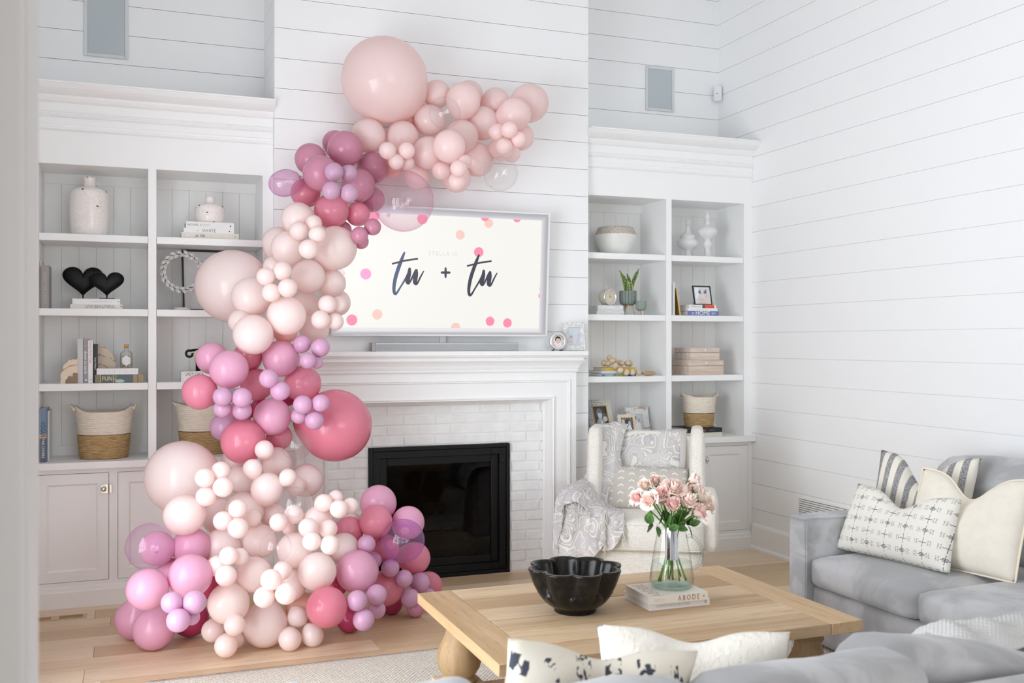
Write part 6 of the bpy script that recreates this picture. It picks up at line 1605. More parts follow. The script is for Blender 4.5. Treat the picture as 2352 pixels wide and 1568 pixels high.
# ================================================================== sofas
vel = Mat('grey_velvet', (0.33, 0.33, 0.34), 0.75, spec=0.2)
q = vel.noise(vel.map(vel.world(), (1, 1, 1)), 3.2, 5, 0.6, 0.8); q2 = vel.noise(vel.world(), 300, 2)
vel.set('Base Color', vel.mix(q.sm(0.40, 0.62), srgb(165, 165, 167), srgb(193, 193, 195))); vel.set('Sheen Weight', 0.25); vel.set('Sheen Roughness', 0.4); vel.bump(q2 + q * 0.5, 0.12, 0.003)
M['velvet'] = vel
sf = thing('sofa', 'grey velvet sofa along the right wall with a low square arm', 'sofa', (3.1, 4.205, 0.0))
def S(name, x0, x1, y0, y1, z0, z1, bev, puff=0.0, fn=None, n=6): return soft(name, vel, sf, x0 - 3.1, x1 - 3.1, y0 - 4.205, y1 - 4.205, z0, z1, bev, puff, 3, n, fn)
S('base', 3.135, 4.19, 1.95, 4.06, 0.025, 0.298, 0.015)
S('arm', 3.098, 4.19, 4.062, 4.205, 0.025, 0.638, 0.022, 0.004)
S('back_frame', 4.07, 4.20, 1.95, 4.06, 0.30, 0.78, 0.03)
for (a, b_) in ((3.352, 4.055), (2.645, 3.346), (1.96, 2.64)):
    S('seat_cushion', 3.105, 3.97, a, b_, 0.302, 0.455, 0.045, 0.022, None, 10)
for (a, b_) in ((3.40, 4.05), (2.72, 3.39), (2.02, 2.71)):
    S('back_cushion', 3.845, 4.09, a, b_, 0.46, 0.905, 0.075, 0.035, lambda p: Vector((p.x + (p.z - 0.46) * 0.12 - 0.02, p.y, p.z)), 10)
m = MB()
for z_ in (0.034, 0.628):
    m.tube([(0.0, -0.143, z_), (0.0, -0.002, z_)], 0.003, 6)
m.tube([(0.004, -0.143, 0.04), (0.004, -0.143, 0.618)], 0.003, 6); m.tube([(0.02, -0.1445, 0.634), (1.05, -0.1445, 0.634)], 0.003, 6)
m.build('piping', vel, sf)
for yy in (2.02, 4.12):
    for xx in (3.17, 4.12):
        m = MB(); m.box(xx - 3.1 - 0.03, xx - 3.1 + 0.03, yy - 4.205 - 0.03, yy - 4.205 + 0.03, 0.0122 if xx < 3.7 else 0.0, 0.03); m.build('foot', M['black'], sf)

ns = thing('sofa', 'grey velvet sofa seen from behind at the bottom of the room', 'sofa', (1.7, 1.95, 0.0))
def N(name, x0, x1, y0, y1, z0, z1, bev, puff=0.0, fn=None, n=6): return soft(name, vel, ns, x0 - 1.7, x1 - 1.7, y0 - 1.95, y1 - 1.95, z0, z1, bev, puff, 3, n, fn)
N('base', 0.42, 2.95, 1.78, 2.62, 0.025, 0.298, 0.015)
N('back_frame', 0.42, 2.95, 1.76, 1.93, 0.30, 0.66, 0.04)
N('arm', 0.30, 0.42, 1.76, 2.64, 0.025, 0.62, 0.02)
for (a, b_) in ((0.43, 1.26), (1.27, 2.10), (2.11, 2.94)):
    N('seat_cushion', a, b_, 2.0, 2.66, 0.302, 0.45, 0.045, 0.02, None, 8)
def slump(c, h):
    return lambda p: Vector((p.x, p.y - (p.z - 0.45) * 0.10, p.z + (0.022 * noise.noise(Vector((p.x * 4 + c, 0, c))) + 0.010 * noise.noise(Vector((p.x * 11, 1, c)))) * max(0, (p.z - 0.62) / 0.18) + h * max(0, (p.z - 0.5) / 0.3)))
for i, (a, b_, z1, h) in enumerate(((0.475, 0.700, 0.780, 0.0), (0.715, 1.205, 0.728, 0.0), (1.21, 1.82, 0.720, 0.0), (1.74, 2.50, 0.722, 0.0), (2.51, 2.93, 0.63, 0.0))):
    y0 = 1.90 if i != 3 else 2.02
    fs = slump(i * 3.1, h)
    if i == 3:
        f0 = fs; fs = lambda p: f0(p) - Vector((0, 0, max(0, p.x - 0.12) * 0.15 * max(0, (p.z - 0.5) / 0.2)))
    N('back_cushion', a, b_, y0, y0 + 0.20, 0.452, z1, 0.06, 0.022, fs, 12)
for xx in (0.5, 2.85):
    for yy in (1.84, 2.56):
        m = MB(); m.box(xx - 1.7 - 0.03, xx - 1.7 + 0.03, yy - 1.95 - 0.03, yy - 1.95 + 0.03, 0.0122, 0.03); m.build('foot', M['black'], ns)

# pillows on the right-hand sofa
GP_ = 'chair and sofa pillows'
sp_ = Mat('grey_stripe_linen', (0.6, 0.6, 0.58), 0.9, spec=0.1); x, y, z = sp_.xyz(); q = sp_.noise(sp_.coord(), 260, 2)
msk = ((x / 0.062 + 0.25).frac() - 0.5).abs() < 0.23
yl = (((x / 0.062 + 0.25).frac() - 0.5).abs() - 0.245).abs() < 0.018
sp_.set('Base Color', sp_.mix(yl, sp_.mix(msk, srgb(228, 224, 214), sp_.mix(q.sm(0.4, 0.6), srgb(112, 112, 118), srgb(178, 178, 180))), srgb(206, 192, 158))); sp_.bump(q, 0.3, 0.002)
o = pillow('pillow', sp_, 0.51, 0.51, 0.15, 0.16, 5)
seat_on(o, (3.47, 4.06, 0.472), (3.64, 3.63, 0.472), (3.72, 3.94, 0.93), 'grey and cream striped square pillow, behind the other sofa pillows', group=GP_)
crm = plain('cream_wool', srgb(232, 225, 212), 0.95, spec=0.1, grain=0.03)
o = pillow('pillow', crm, 0.55, 0.46, 0.16, 0.12, 8, concave=0.03)
seat_on(o, (3.43, 3.75, 0.465), (3.55, 3.25, 0.465), (3.635, 3.57, 0.86), 'plain cream square pillow with a flanged edge on the grey sofa', group=GP_)
m = MB(); pts = []
for k in range(97):
    t = k / 96 * 4; sgm = int(min(t, 3.999)); e = t - sgm; u, v = ((-1 + 2 * e, -1), (1, -1 + 2 * e), (1 - 2 * e, 1), (-1, 1 - 2 * e))[sgm]
    X = 0.275 * u * (1 - 0.03 * (1 - v * v)); Z = 0.23 * (v * (1 - 0.03 * (1 - u * u)) + 1) - 0.12 * math.exp(-(u / 0.38) ** 2) * max(0, (v + 0.25) / 1.25) ** 1.6
    pts.append((X, 0, Z))
m.tube(pts, 0.0055, 6); m.build('flange', plain('cream_piping', srgb(238, 226, 204), 0.9), o)
txt('RLL', 0.040, o, plain('tonal_embroidery', srgb(216, 210, 200), 0.8), (0.195, -0.040, 0.075), (pi / 2 + 0.35, 0, 0.18))
ik = Mat('ikat_print', (0.75, 0.74, 0.70), 0.9, spec=0.1); x, y, z = ik.xyz()
u = x / 0.100; v = z / 0.054
uf = (u + 0.5).frac() - 0.5; vf = (v + 0.5).frac() - 0.5
rowm = ((v + 0.5).floor() * 0.5).frac() > 0.25                     # alternate big and small crosses
big = (uf.abs() < 0.10) * (vf.abs() < 0.16) * rowm
arm1 = (uf.abs() < 0.17) * (vf.abs() < 0.05); line = (uf.abs() < 0.012) * (vf.abs() < 0.42)
hat = ((uf.abs() - 0.30).abs() < 0.10) * ((vf.abs() - 0.06).abs() < 0.022) + ((uf.abs() - 0.30).abs() < 0.10) * ((vf.abs() - 0.17).abs() < 0.020)
fine = ((z / 0.0058).frac() < 0.62); finex = ((x / 0.0105).frac() < 0.60)
dk_ = (big * fine).max(arm1 * fine).max(line).max(hat * finex)
ik.set('Base Color', ik.mix(dk_ * 0.86, srgb(231, 228, 219), srgb(52, 60, 82))); q = ik.noise(ik.coord(), 200, 2); ik.bump(q, 0.2, 0.002)
o = pillow('pillow', ik, 0.655, 0.345, 0.15, 0.085, 11, concave=0.03, taper=0.10)
seat_on(o, (3.29, 4.075, 0.472), (3.39, 3.44, 0.472), (3.47, 3.77, 0.79), 'off-white lumbar pillow with dark blue woven crosses, at the front', group=GP_)

# pillows on the near sofa, seen over its back
mud = Mat('mudcloth_print', (0.72, 0.70, 0.65), 0.95, spec=0.1); x, y, z = mud.xyz(); q = mud.noise(mud.map(mud.coord(), (1, 1, 1)), 8, 2)
q2 = mud.noise(mud.map(mud.coord(), (64, 64, 22)), 1.0, 2, 0.5, 0.4); ban = ((x / 0.075 + q * 0.3).frac() - 0.5).abs() < 0.26; rws = ((z / 0.075 + 0.2).frac() - 0.5).abs() < 0.30
mud.set('Base Color', mud.mix((q2.sm(0.50, 0.54)) * ban * rws, srgb(222, 215, 202), srgb(70, 72, 80))); mud.bump(mud.noise(mud.coord(), 180, 2), 0.25, 0.002)
o = pillow('pillow', mud, 0.46, 0.37, 0.17, 0.03, 15)
seat_on(o, (0.79, 2.25, 0.455), (1.25, 2.14, 0.405), (1.05, 2.11, 0.79), 'black on cream mudcloth print pillow peeking over the near sofa back', group=GP_)
fur = plain('shaggy_ivory', srgb(236, 231, 222), 0.95, spec=0.1, grain=0.03); q = fur.noise(fur.coord(), 70, 5); fur.bump(q, 0.7, 0.008)
o = pillow('pillow', fur, 0.50, 0.30, 0.17, 0.035, 18)
seat_on(o, (1.16, 2.44, 0.455), (1.63, 2.18, 0.455), (1.37, 2.28, 0.725), 'plain shaggy ivory lumbar pillow standing behind the mudcloth pillow', group=GP_)
# knitted throw bunched on the right end of the near sofa
kn = plain('pale_grey_knit', srgb(206, 206, 204), 0.95, spec=0.1); x, y, z = kn.xyz(); kn.bump((x * 420.0).sin() * (y * 420.0).sin(), 0.5, 0.003)
m = MB(); net = []
for i, xx in enumerate((2.10, 2.15, 2.20, 2.26, 2.33, 2.42, 2.52)):
    e = (0.0, 0.03, 0.012, 0.03, 0.01, 0.025, 0.0)[i]
    net.append([(xx, 2.33, 0.50), (xx, 2.30, 0.62 + e), (xx + 0.01, 2.22, 0.675 + e), (xx + 0.005, 2.13, 0.680 + e), (xx, 2.07, 0.655)])
kt = MB(); cloth(kt, sheet(net, 40, 24, 0.012, 7, 30.0), 0.010)
o = kt.build('throw_blanket', kn); tag(o, 'pale grey knitted throw bunched over the near sofa corner', 'blanket')

# ================================================================== balloon garland
def latex(name, rgb, tr=0.25, rough=0.17, through=None):
    c = srgb(*rgb); m = Mat(name, c, rough, spec=0.45)
    r = m.rand(); col = m.mix(r, tuple(k * 0.97 for k in c), tuple(min(1, k * 1.03) for k in c)); m.set('Base Color', col)
    nt = m.nt; t = nt.nodes.new('ShaderNodeBsdfTranslucent'); mx = nt.nodes.new('ShaderNodeMixShader'); mx.inputs[0].default_value = tr
    t.inputs[0].default_value = (*srgb(*(through or rgb)), 1); nt.links.new(m.b.outputs[0], mx.inputs[1]); nt.links.new(t.outputs[0], mx.inputs[2]); nt.links.new(mx.outputs[0], nt.nodes['Material Output'].inputs[0])
    return m
LX = {'p': latex('latex_blush', (251, 236, 236), 0.35, through=(255, 218, 210)), 'b': latex('latex_pale_blush', (252, 243, 242), 0.35, through=(255, 225, 216)), 'q': latex('latex_peach', (253, 214, 200), 0.4, through=(255, 204, 186)),
      'm': latex('latex_mauve', (216, 150, 174)), 'r': latex('latex_rose', (236, 150, 172)), 'o': latex('latex_orchid', (236, 178, 206)),
      'v': latex('latex_lilac', (222, 176, 208)), 'l': latex('latex_dusty_lilac', (214, 172, 200)), 'c': latex('latex_coral', (233, 140, 162)),
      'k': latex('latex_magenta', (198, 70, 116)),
      'x': thin_glass('clear_bubble', (0.985, 0.985, 0.985), (0.94, 0.94, 0.94), 0.03, 1.55, 4.0, 0.04, (0.95, 0.93, 0.93)),
      'y': thin_glass('clear_pink_bubble', (0.98, 0.93, 0.96), (0.93, 0.70, 0.82), 0.03, 1.5, 2.2, 0.06, (0.93, 0.70, 0.80)),
      'w': thin_glass('clear_lilac_bubble', (0.96, 0.91, 0.96), (0.90, 0.70, 0.88), 0.03, 1.5, 2.2, 0.05, (0.90, 0.70, 0.88)),
      'u': thin_glass('clear_purple_bubble', (0.93, 0.82, 0.95), (0.76, 0.46, 0.84), 0.03, 1.5, 2.0, 0.09, (0.78, 0.46, 0.80))}
def balloon_mesh(n, mrows, name):
    m = MB(); rows = []
    for i in range(mrows + 1):
        a = pi / 2 - (pi * 0.985) * i / mrows
        r, z = cos(a), sin(a)
        if z < -0.35:
            k = (-z - 0.35) / 0.65; z = z - 0.16 * k ** 2; r = max(r * (1 - 0.10 * k), 0.035)
        rows.append([(max(r, 1e-4) * cos(2 * pi * j / n), max(r, 1e-4) * sin(2 * pi * j / n), z) for j in range(n)])
    m.grid(rows, closed_v=True)
    bmesh.ops.recalc_face_normals(m.bm, faces=m.bm.faces)
    me = bpy.data.meshes.new(name); m.bm.to_mesh(me); m.bm.free(); return me
bal_big = balloon_mesh(48, 32, 'balloon'); bal_small = balloon_mesh(30, 20, 'balloon')
m = MB(); m.lathe([(0.030, -1.140), (0.024, -1.165), (0.044, -1.185), (0.050, -1.200), (0.040, -1.215), (0.022, -1.225), (0.050, -1.262), (0.066, -1.285), (0.060, -1.288), (0.02, -1.25)], 12)
bmesh.ops.recalc_face_normals(m.bm, faces=m.bm.faces); knot_me = bpy.data.meshes.new('knot'); m.bm.to_mesh(knot_me); m.bm.free()
for me in (bal_big, bal_small, knot_me): me.materials.append(LX['b'].m)
GRP = {'A': 'blush balloons of the top arm', 'B': 'balloons of the upper mauve cluster', 'C': 'pale balloons beside the television', 'D': 'balloons of the middle rose section', 'E': 'pale balloons of the lower mound', 'F': 'orchid balloons at lower left', 'G': 'pink balloons before the firebox'}
BAL = """
A|p|1.4143|5.8333|3.0675|0.2564|giant blush balloon at the very top of the garland
A|p|1.7470|5.8700|3.0247|0.0841|blush balloon tucked behind the giant top balloon's right flank
A|p|1.8768|5.7434|2.9672|0.1056|plump blush balloon over the upper clear bubble's right side
A|p|1.9617|5.8897|3.0458|0.0868|blush balloon peeking out behind the plump one right of the upper clear bubble
A|p|2.1261|5.8580|3.0094|0.0858|lone-standing blush balloon in the dip of the top arm's upper edge
A|p|2.3467|5.8369|3.0127|0.1210|large blush balloon at the far right tip of the top arm
A|p|2.1993|5.7219|2.9045|0.1019|pale blush balloon overlapping the front of the far right tip balloon
A|p|2.0285|5.8374|2.8613|0.1053|blush balloon in the middle of the top arm below the dip
A|p|1.6902|5.8296|2.8516|0.0939|blush balloon seen through the left half of the upper clear bubble
A|x|1.7303|5.6516|2.8614|0.0941|clear bubble balloon near the top beside the giant blush balloon
A|p|1.8768|5.7776|2.7548|0.1035|blush balloon just under the upper clear bubble, partly covered
A|p|1.7341|5.5720|2.6485|0.0968|foremost round blush balloon in the heart of the top arm
A|p|1.6541|5.7331|2.6336|0.0975|blush balloon to the left of the top arm's foremost round one
A|p|1.9965|5.8325|2.6341|0.1051|blush balloon left of the lower clear bubble on the top arm
A|p|1.3107|5.8236|2.7286|0.1020|whitish blush balloon wedged between giant top balloon and mauve cluster
A|p|1.5197|5.8230|2.7372|0.0968|blush balloon resting right below the giant top balloon
A|p|1.3694|5.5871|2.6007|0.0499|mini blush balloon, left of the four under the giant top balloon
A|p|1.4849|5.5965|2.6103|0.0491|mini blush balloon, right of the four under the giant top balloon
A|p|1.4245|5.6024|2.5430|0.0452|mini blush balloon, lowest of the four under the giant top balloon
A|p|1.5040|5.6588|2.5490|0.0433|mini blush balloon half hidden in the four under the giant top balloon
A|p|2.2902|5.8435|2.7953|0.0837|blush balloon half hidden under the far right tip of the top arm
A|p|2.0358|5.5788|2.7567|0.0493|mini blush balloon, leftmost of the four near the top arm's right tip
A|p|2.0806|5.4953|2.7564|0.0488|mini blush balloon, topmost of the four near the top arm's right tip
A|p|2.1524|5.5311|2.7119|0.0467|mini blush balloon, rightmost of the four near the top arm's right tip
A|p|2.0691|5.5522|2.6692|0.0510|mini blush balloon, lowest of the four near the top arm's right tip
A|p|2.1110|5.7149|2.6827|0.0693|blush balloon behind the lowest mini one near the top arm's right tip
A|p|2.2149|5.8155|2.6836|0.0571|small blush balloon just above the lower clear bubble
A|x|2.0880|5.6616|2.5237|0.1042|clear bubble balloon hanging lowest at the right of the top arm
A|p|1.7110|5.6589|2.5185|0.0541|mini blush balloon, leftmost of the four hanging under the top arm
A|p|1.7360|5.4000|2.4906|0.0483|mini blush balloon, foremost of the four hanging under the top arm
A|p|1.8145|5.5199|2.5532|0.0419|mini blush balloon, upper right of the four hanging under the top arm
A|p|1.7519|5.4742|2.4310|0.0514|mini blush balloon, lowest of the four hanging under the top arm
A|p|1.8535|5.8090|2.5089|0.0905|blush balloon behind the four mini ones hanging under the top arm
A|p|1.6184|5.8538|2.5125|0.0820|blush balloon behind the top of the big pink bubble
A|q|1.5897|5.9397|2.8612|0.0669|peach balloon glowing in the gap below the giant top balloon
A|q|1.4681|5.8802|2.5576|0.0658|peach balloon behind the four minis under the giant top balloon
B|m|1.1201|5.8664|2.6775|0.0746|mauve balloon at the very back top of the mauve cluster
B|m|1.1501|5.7072|2.6173|0.1029|large mauve balloon crowning the front of the mauve cluster
B|m|0.9585|5.7408|2.5502|0.0911|mauve balloon on the upper left edge of the mauve cluster
B|m|0.9872|5.5875|2.4485|0.0999|large mauve balloon left of the four lilac minis by the pink oval
B|m|1.3316|5.8092|2.5349|0.0929|deep mauve balloon on the right edge of the mauve cluster
B|m|1.2272|5.7120|2.4139|0.0985|mauve balloon to the right of the lilac minis by the pink oval
B|l|1.0337|5.4391|2.4341|0.0524|mini lilac balloon, upper left of the four in the mauve cluster
B|l|1.1230|5.4767|2.4384|0.0482|mini lilac balloon, upper right of the four in the mauve cluster
B|l|1.0042|5.3583|2.3186|0.0504|mini lilac balloon, lower left of the four in the mauve cluster
B|l|1.1006|5.3558|2.3116|0.0495|mini lilac balloon, lower right of the four in the mauve cluster
B|z|0.8068|5.6927|2.3996|0.0907|wrinkled translucent pink oval balloon sticking out left of the mauve cluster
B|r|0.9378|5.7958|2.3647|0.0855|rose balloon under the wrinkled pink oval
B|r|1.0644|5.6725|2.2524|0.0993|broad rose balloon at the bottom of the mauve cluster
B|r|1.2251|5.7139|2.2449|0.0707|coral rose balloon beside the lower left of the big pink bubble
B|m|1.3319|5.8337|2.3524|0.0777|mauve balloon seen through the left rim of the big pink bubble
B|y|1.4719|5.6261|2.3225|0.1782|big clear pink bubble over the upper left corner of the television
B|m|1.2696|5.5278|2.1533|0.0481|mini mauve balloon, rightmost of three over the television picture
B|m|1.1924|5.5155|2.1024|0.0488|mini mauve balloon, middle of three over the television picture
B|m|1.2220|5.6177|2.0791|0.0447|mini mauve balloon, lowest of three over the television picture
B|m|1.1447|5.7436|2.1539|0.0505|small mauve balloon peeking above the large pale balloon by the television
C|b|0.8692|5.6411|2.1954|0.0915|whitish blush balloon at the top of the pale section under the mauve cluster
C|b|0.9381|5.5324|2.1579|0.0481|mini pale balloon, top of the four under the mauve cluster
C|b|0.8535|5.5090|2.1126|0.0512|mini pale balloon, left of the four under the mauve cluster
C|b|0.9352|5.3954|2.0851|0.0470|mini pale balloon, right of the four under the mauve cluster
C|b|0.8867|5.3871|2.0029|0.0526|mini pale balloon, bottom of the four under the mauve cluster
C|b|0.7803|5.7821|2.0687|0.0919|pale balloon at the back left edge beside the stacked white books
C|b|0.8091|5.6084|2.0252|0.0931|pale balloon left of the mini ones below the mauve cluster
C|b|1.0707|5.6080|2.0341|0.1241|large pale balloon overlapping the left edge of the television
C|b|0.5398|5.8568|1.8195|0.2080|giant white blush balloon in front of the bookcase wreath
C|b|0.6080|5.5760|1.7491|0.1068|pale balloon overlapping the giant one by the wreath
C|b|0.6573|5.3538|1.8480|0.0481|mini pale balloon, left of the four over the giant one by the wreath
C|b|0.7438|5.3603|1.8804|0.0507|mini pale balloon, top of the four over the giant one by the wreath
C|b|0.6839|5.3340|1.7628|0.0491|mini pale balloon, bottom of the four over the giant one by the wreath
C|b|0.7613|5.2830|1.7869|0.0501|mini pale balloon, right of the four over the giant one by the wreath
C|b|0.7423|5.6960|1.9274|0.0586|pale balloon hidden behind the minis over the giant one by the wreath
C|b|0.9178|5.5979|1.8693|0.0948|whitish pale balloon in the centre of the section beside the television
C|b|1.0663|5.6761|1.8404|0.0795|pale balloon under the large one at the television's left edge
C|b|1.1128|5.7621|1.7325|0.0783|pale balloon bulging farthest right over the television's lower left
C|b|0.9954|5.4302|1.7100|0.0498|mini pale balloon, upper left of the four at the television's lower left
C|b|1.0689|5.4846|1.7118|0.0457|mini pale balloon, upper right of the four at the television's lower left
C|b|0.9324|5.7625|1.7199|0.0775|peach-lit pale balloon between the four minis and the wide white one
C|b|0.7745|5.4161|1.6456|0.1050|wide white blush balloon at the front of the section above the rose balloons
C|b|0.9551|5.4113|1.6250|0.0519|mini pale balloon, lower left of the four at the television's lower left
C|b|1.0425|5.4475|1.6170|0.0466|mini pale balloon, lower right of the four at the television's lower left
C|b|0.5442|5.5350|1.6149|0.0633|pale balloon half hidden behind the cream one under the giant one by the wreath
C|b|0.5983|5.3945|1.5436|0.1057|cream white balloon lowest at the left of the section above the rose balloons
C|q|0.7881|5.5607|1.5623|0.0670|peach-lit balloon beneath the wide white one above the rose balloons
C|b|0.9762|5.7276|1.5797|0.0847|pale balloon at the television's lower left corner above the mantel
D|o|0.3985|5.5136|1.4167|0.0845|orchid pink balloon in front of the black animal figure
D|o|0.4719|5.3571|1.3620|0.1007|large orchid pink balloon at the upper left of the middle rose section
D|r|0.5938|5.5942|1.4263|0.0785|dark rose balloon under the cream white one
D|o|0.7555|5.4950|1.4150|0.0992|large rose pink balloon left of the lilac minis near the mantel
D|v|0.8608|5.4356|1.4941|0.0483|mini lilac balloon, upper left of the four by the mantel shelf
D|v|0.9457|5.3582|1.4743|0.0502|mini lilac balloon, upper right of the four by the mantel shelf
D|v|0.8717|5.3169|1.4042|0.0438|mini lilac balloon, lower left of the four by the mantel shelf
D|v|0.9259|5.3647|1.3949|0.0350|mini lilac balloon, most hidden of the four by the mantel shelf
D|r|0.3295|5.3976|1.2450|0.0914|rose balloon farthest left in the middle, above the right-hand basket
D|r|0.6364|5.5609|1.2724|0.0877|rose balloon deep in the middle behind two lilac minis
D|v|0.6565|5.2224|1.3167|0.0492|mini lilac balloon, upper one of a pair in the middle rose section
D|v|0.7168|5.2379|1.2523|0.0518|mini lilac balloon, lower one of a pair in the middle rose section
D|r|0.8814|5.5508|1.2739|0.1010|large rose balloon under the lilac minis by the mantel shelf
D|v|0.4278|5.2177|1.2283|0.0484|mini lilac balloon, upper left of the four right of the bookcase stile
D|v|0.5236|5.2164|1.2212|0.0509|mini lilac balloon, upper right of the four right of the bookcase stile
D|v|0.4330|5.2810|1.1641|0.0456|mini lilac balloon, lower left of the four right of the bookcase stile
D|v|0.5303|5.2834|1.1527|0.0504|mini lilac balloon, lower right of the four right of the bookcase stile
D|o|0.6989|5.4150|1.1078|0.0998|orchid balloon in the centre between two lilac mini clusters
D|v|0.8284|5.2167|1.1791|0.0497|mini lilac balloon, upper left of the four on the giant coral balloon
D|v|0.9210|5.2103|1.1853|0.0466|mini lilac balloon, upper right of the four on the giant coral balloon
D|v|0.8198|5.2767|1.1164|0.0422|mini lilac balloon, lower left of the four on the giant coral balloon
D|v|0.8915|5.2311|1.0949|0.0501|mini lilac balloon, lower right of the four on the giant coral balloon
D|c|1.0530|5.5152|1.0420|0.2006|giant coral pink balloon above the fireplace opening
D|v|0.4698|5.6191|1.0429|0.0758|lilac balloon at the lower left in front of the right-hand basket
D|c|0.5455|5.3793|0.9842|0.1164|large coral pink balloon at the bottom of the middle section
D|r|0.7493|5.5177|0.9879|0.0711|dark rose balloon behind the small clear bubble
D|x|0.8161|5.3413|0.9583|0.0797|small clear bubble balloon beside the giant coral balloon
D|c|0.5594|5.6427|1.1196|0.0670|coral balloon glimpsed under the four lilac minis right of the stile
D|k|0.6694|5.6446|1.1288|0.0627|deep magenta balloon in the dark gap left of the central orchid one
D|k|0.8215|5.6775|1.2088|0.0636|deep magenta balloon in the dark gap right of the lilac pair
E|b|0.2485|5.4563|0.7970|0.1905|giant white balloon in front of the lower left cabinet doors
E|b|0.6382|5.2519|0.9478|0.0494|mini white balloon, topmost of the lower mound under the coral balloon
E|b|0.7220|5.4179|0.8627|0.0791|pale balloon right of the topmost mini white one in the lower mound
E|b|0.5703|5.1708|0.8628|0.0495|mini white balloon just below the large coral balloon
E|b|0.5135|5.5468|0.8643|0.0657|pale balloon half hidden directly below the large coral balloon
E|b|0.4073|5.0682|0.8727|0.0459|mini pale balloon, top of the four over the giant white balloon
E|b|0.3294|5.0337|0.8467|0.0474|mini pale balloon, left of the four over the giant white balloon
E|b|0.4131|5.0135|0.7997|0.0486|mini pale balloon, right of the four over the giant white balloon
E|b|0.3363|5.0460|0.7539|0.0486|mini pale balloon, bottom of the four over the giant white balloon
E|b|0.5408|5.4550|0.7738|0.0763|pale balloon at the back between the minis and the round white one
E|b|0.6428|5.1827|0.7572|0.0820|round white balloon high in the middle of the lower mound
E|b|0.7422|5.1447|0.8148|0.0443|mini pale balloon right of the round white one high in the lower mound
E|b|0.8153|5.3512|0.7390|0.0486|mini pale balloon behind the upper rim of the mound's clear bubble
E|b|0.8865|5.4643|0.7510|0.0901|pale balloon at the back right against the painted fireplace leg
E|x|0.7468|4.9289|0.7098|0.0852|clear bubble balloon at the upper right of the lower mound
E|b|0.2389|5.0822|0.6653|0.0983|large pale balloon below the giant white one, above the lilac bubble
E|b|0.4277|5.3762|0.5971|0.0928|peach-edged pale balloon behind the minis left in the lower mound
E|b|0.5342|5.2359|0.6378|0.1000|broad pale balloon behind four minis in the upper lower mound
E|b|0.4797|4.9827|0.6960|0.0454|mini blush balloon, top of the four over the broad pale one
E|b|0.4113|4.9917|0.6398|0.0473|mini blush balloon, left of the four over the broad pale one
E|b|0.5647|5.1012|0.6269|0.0424|mini blush balloon, right of the four over the broad pale one
E|b|0.4768|4.9314|0.6102|0.0501|mini blush balloon, bottom of the four over the broad pale one
E|b|0.6874|5.2748|0.6020|0.0656|pale balloon left of the mound's upper clear bubble
E|b|0.6725|4.9754|0.6194|0.0449|mini blush balloon, left of a pair under the mound's upper clear bubble
E|b|0.7555|5.0347|0.6433|0.0489|mini blush balloon seen through the mound's upper clear bubble
E|b|0.8932|4.9747|0.7009|0.0456|mini white balloon, left of the four in front of the brick hearth
E|b|0.9607|5.0131|0.7198|0.0374|mini white balloon, top of the four in front of the brick hearth
E|b|0.9595|4.9236|0.6754|0.0454|mini white balloon, bottom of the four in front of the brick hearth
E|b|1.0272|4.9706|0.6807|0.0405|mini white balloon, right of the four in front of the brick hearth
E|b|0.8757|5.0359|0.6072|0.0724|pale balloon behind the minis at the right top of the mound
E|b|1.1190|5.3755|0.5163|0.0569|pale balloon mostly hidden behind the rose ones near the hearth bricks
E|b|0.8027|4.8872|0.6005|0.0477|mini blush balloon, upper left of the four in the mound's right half
E|b|0.9081|4.9305|0.5795|0.0463|mini blush balloon, upper right of the four in the mound's right half
E|b|0.7888|4.6998|0.5685|0.0439|mini blush balloon, lower left of the four in the mound's right half
E|b|0.8717|4.6874|0.5485|0.0461|mini blush balloon, lower right of the four in the mound's right half
E|b|1.0261|5.1370|0.4340|0.0813|white balloon beside the lower right minis, next to the orchid one
E|b|0.4196|5.1694|0.4789|0.0914|pale balloon at the mound's left edge beside the pink ones
E|b|0.6033|5.1410|0.5017|0.0856|pale balloon seen through the left half of the mound's centre bubble
E|x|0.6435|4.8592|0.5220|0.0751|clear bubble balloon in the centre of the lower mound
E|b|0.7615|5.0400|0.4635|0.0893|pale balloon seen through the right half of the mound's centre bubble
E|b|0.4217|4.8090|0.5072|0.0436|mini blush balloon, top of the four at the mound's left
E|b|0.4782|4.8634|0.4879|0.0412|mini blush balloon, right of the four at the mound's left
E|b|0.3749|4.8611|0.4534|0.0491|mini blush balloon, left of the four at the mound's left
E|b|0.4075|4.7812|0.4211|0.0494|mini blush balloon, bottom of the four at the mound's left
E|b|0.5535|4.9535|0.3776|0.0865|white balloon under the mound's centre bubble
E|b|0.8524|4.9260|0.3738|0.0944|round white balloon at the mound's right beside the large orchid one
E|b|0.6754|4.8523|0.4104|0.0449|mini blush balloon, top of the four in the mound's lower centre
E|b|0.7402|5.0267|0.2963|0.0781|peach-lit balloon behind the minis in the mound's lower centre
E|b|0.5907|4.6128|0.4248|0.0484|mini blush balloon, left of the four in the mound's lower centre
E|b|0.6531|4.5847|0.3626|0.0494|mini blush balloon, right of the four in the mound's lower centre
E|b|0.5636|4.6424|0.3412|0.0486|mini blush balloon, bottom of the four in the mound's lower centre
E|b|0.4312|4.9177|0.2585|0.0986|large white balloon low on the mound's left, above the floor minis
E|b|0.6150|5.0263|0.1095|0.1096|largest white balloon resting on the floor at the mound's front
E|q|0.8049|5.1101|0.1523|0.0797|peach-lit balloon in the gap left of the low rose one
E|b|0.3707|5.0715|0.0935|0.0554|mini white balloon, left of the four on the floor at front left
E|b|0.4498|4.8164|0.1804|0.0499|mini white balloon, top of the four on the floor at front left
E|b|0.4171|4.8932|0.0656|0.0547|mini white balloon, lowest of the four on the floor at front left
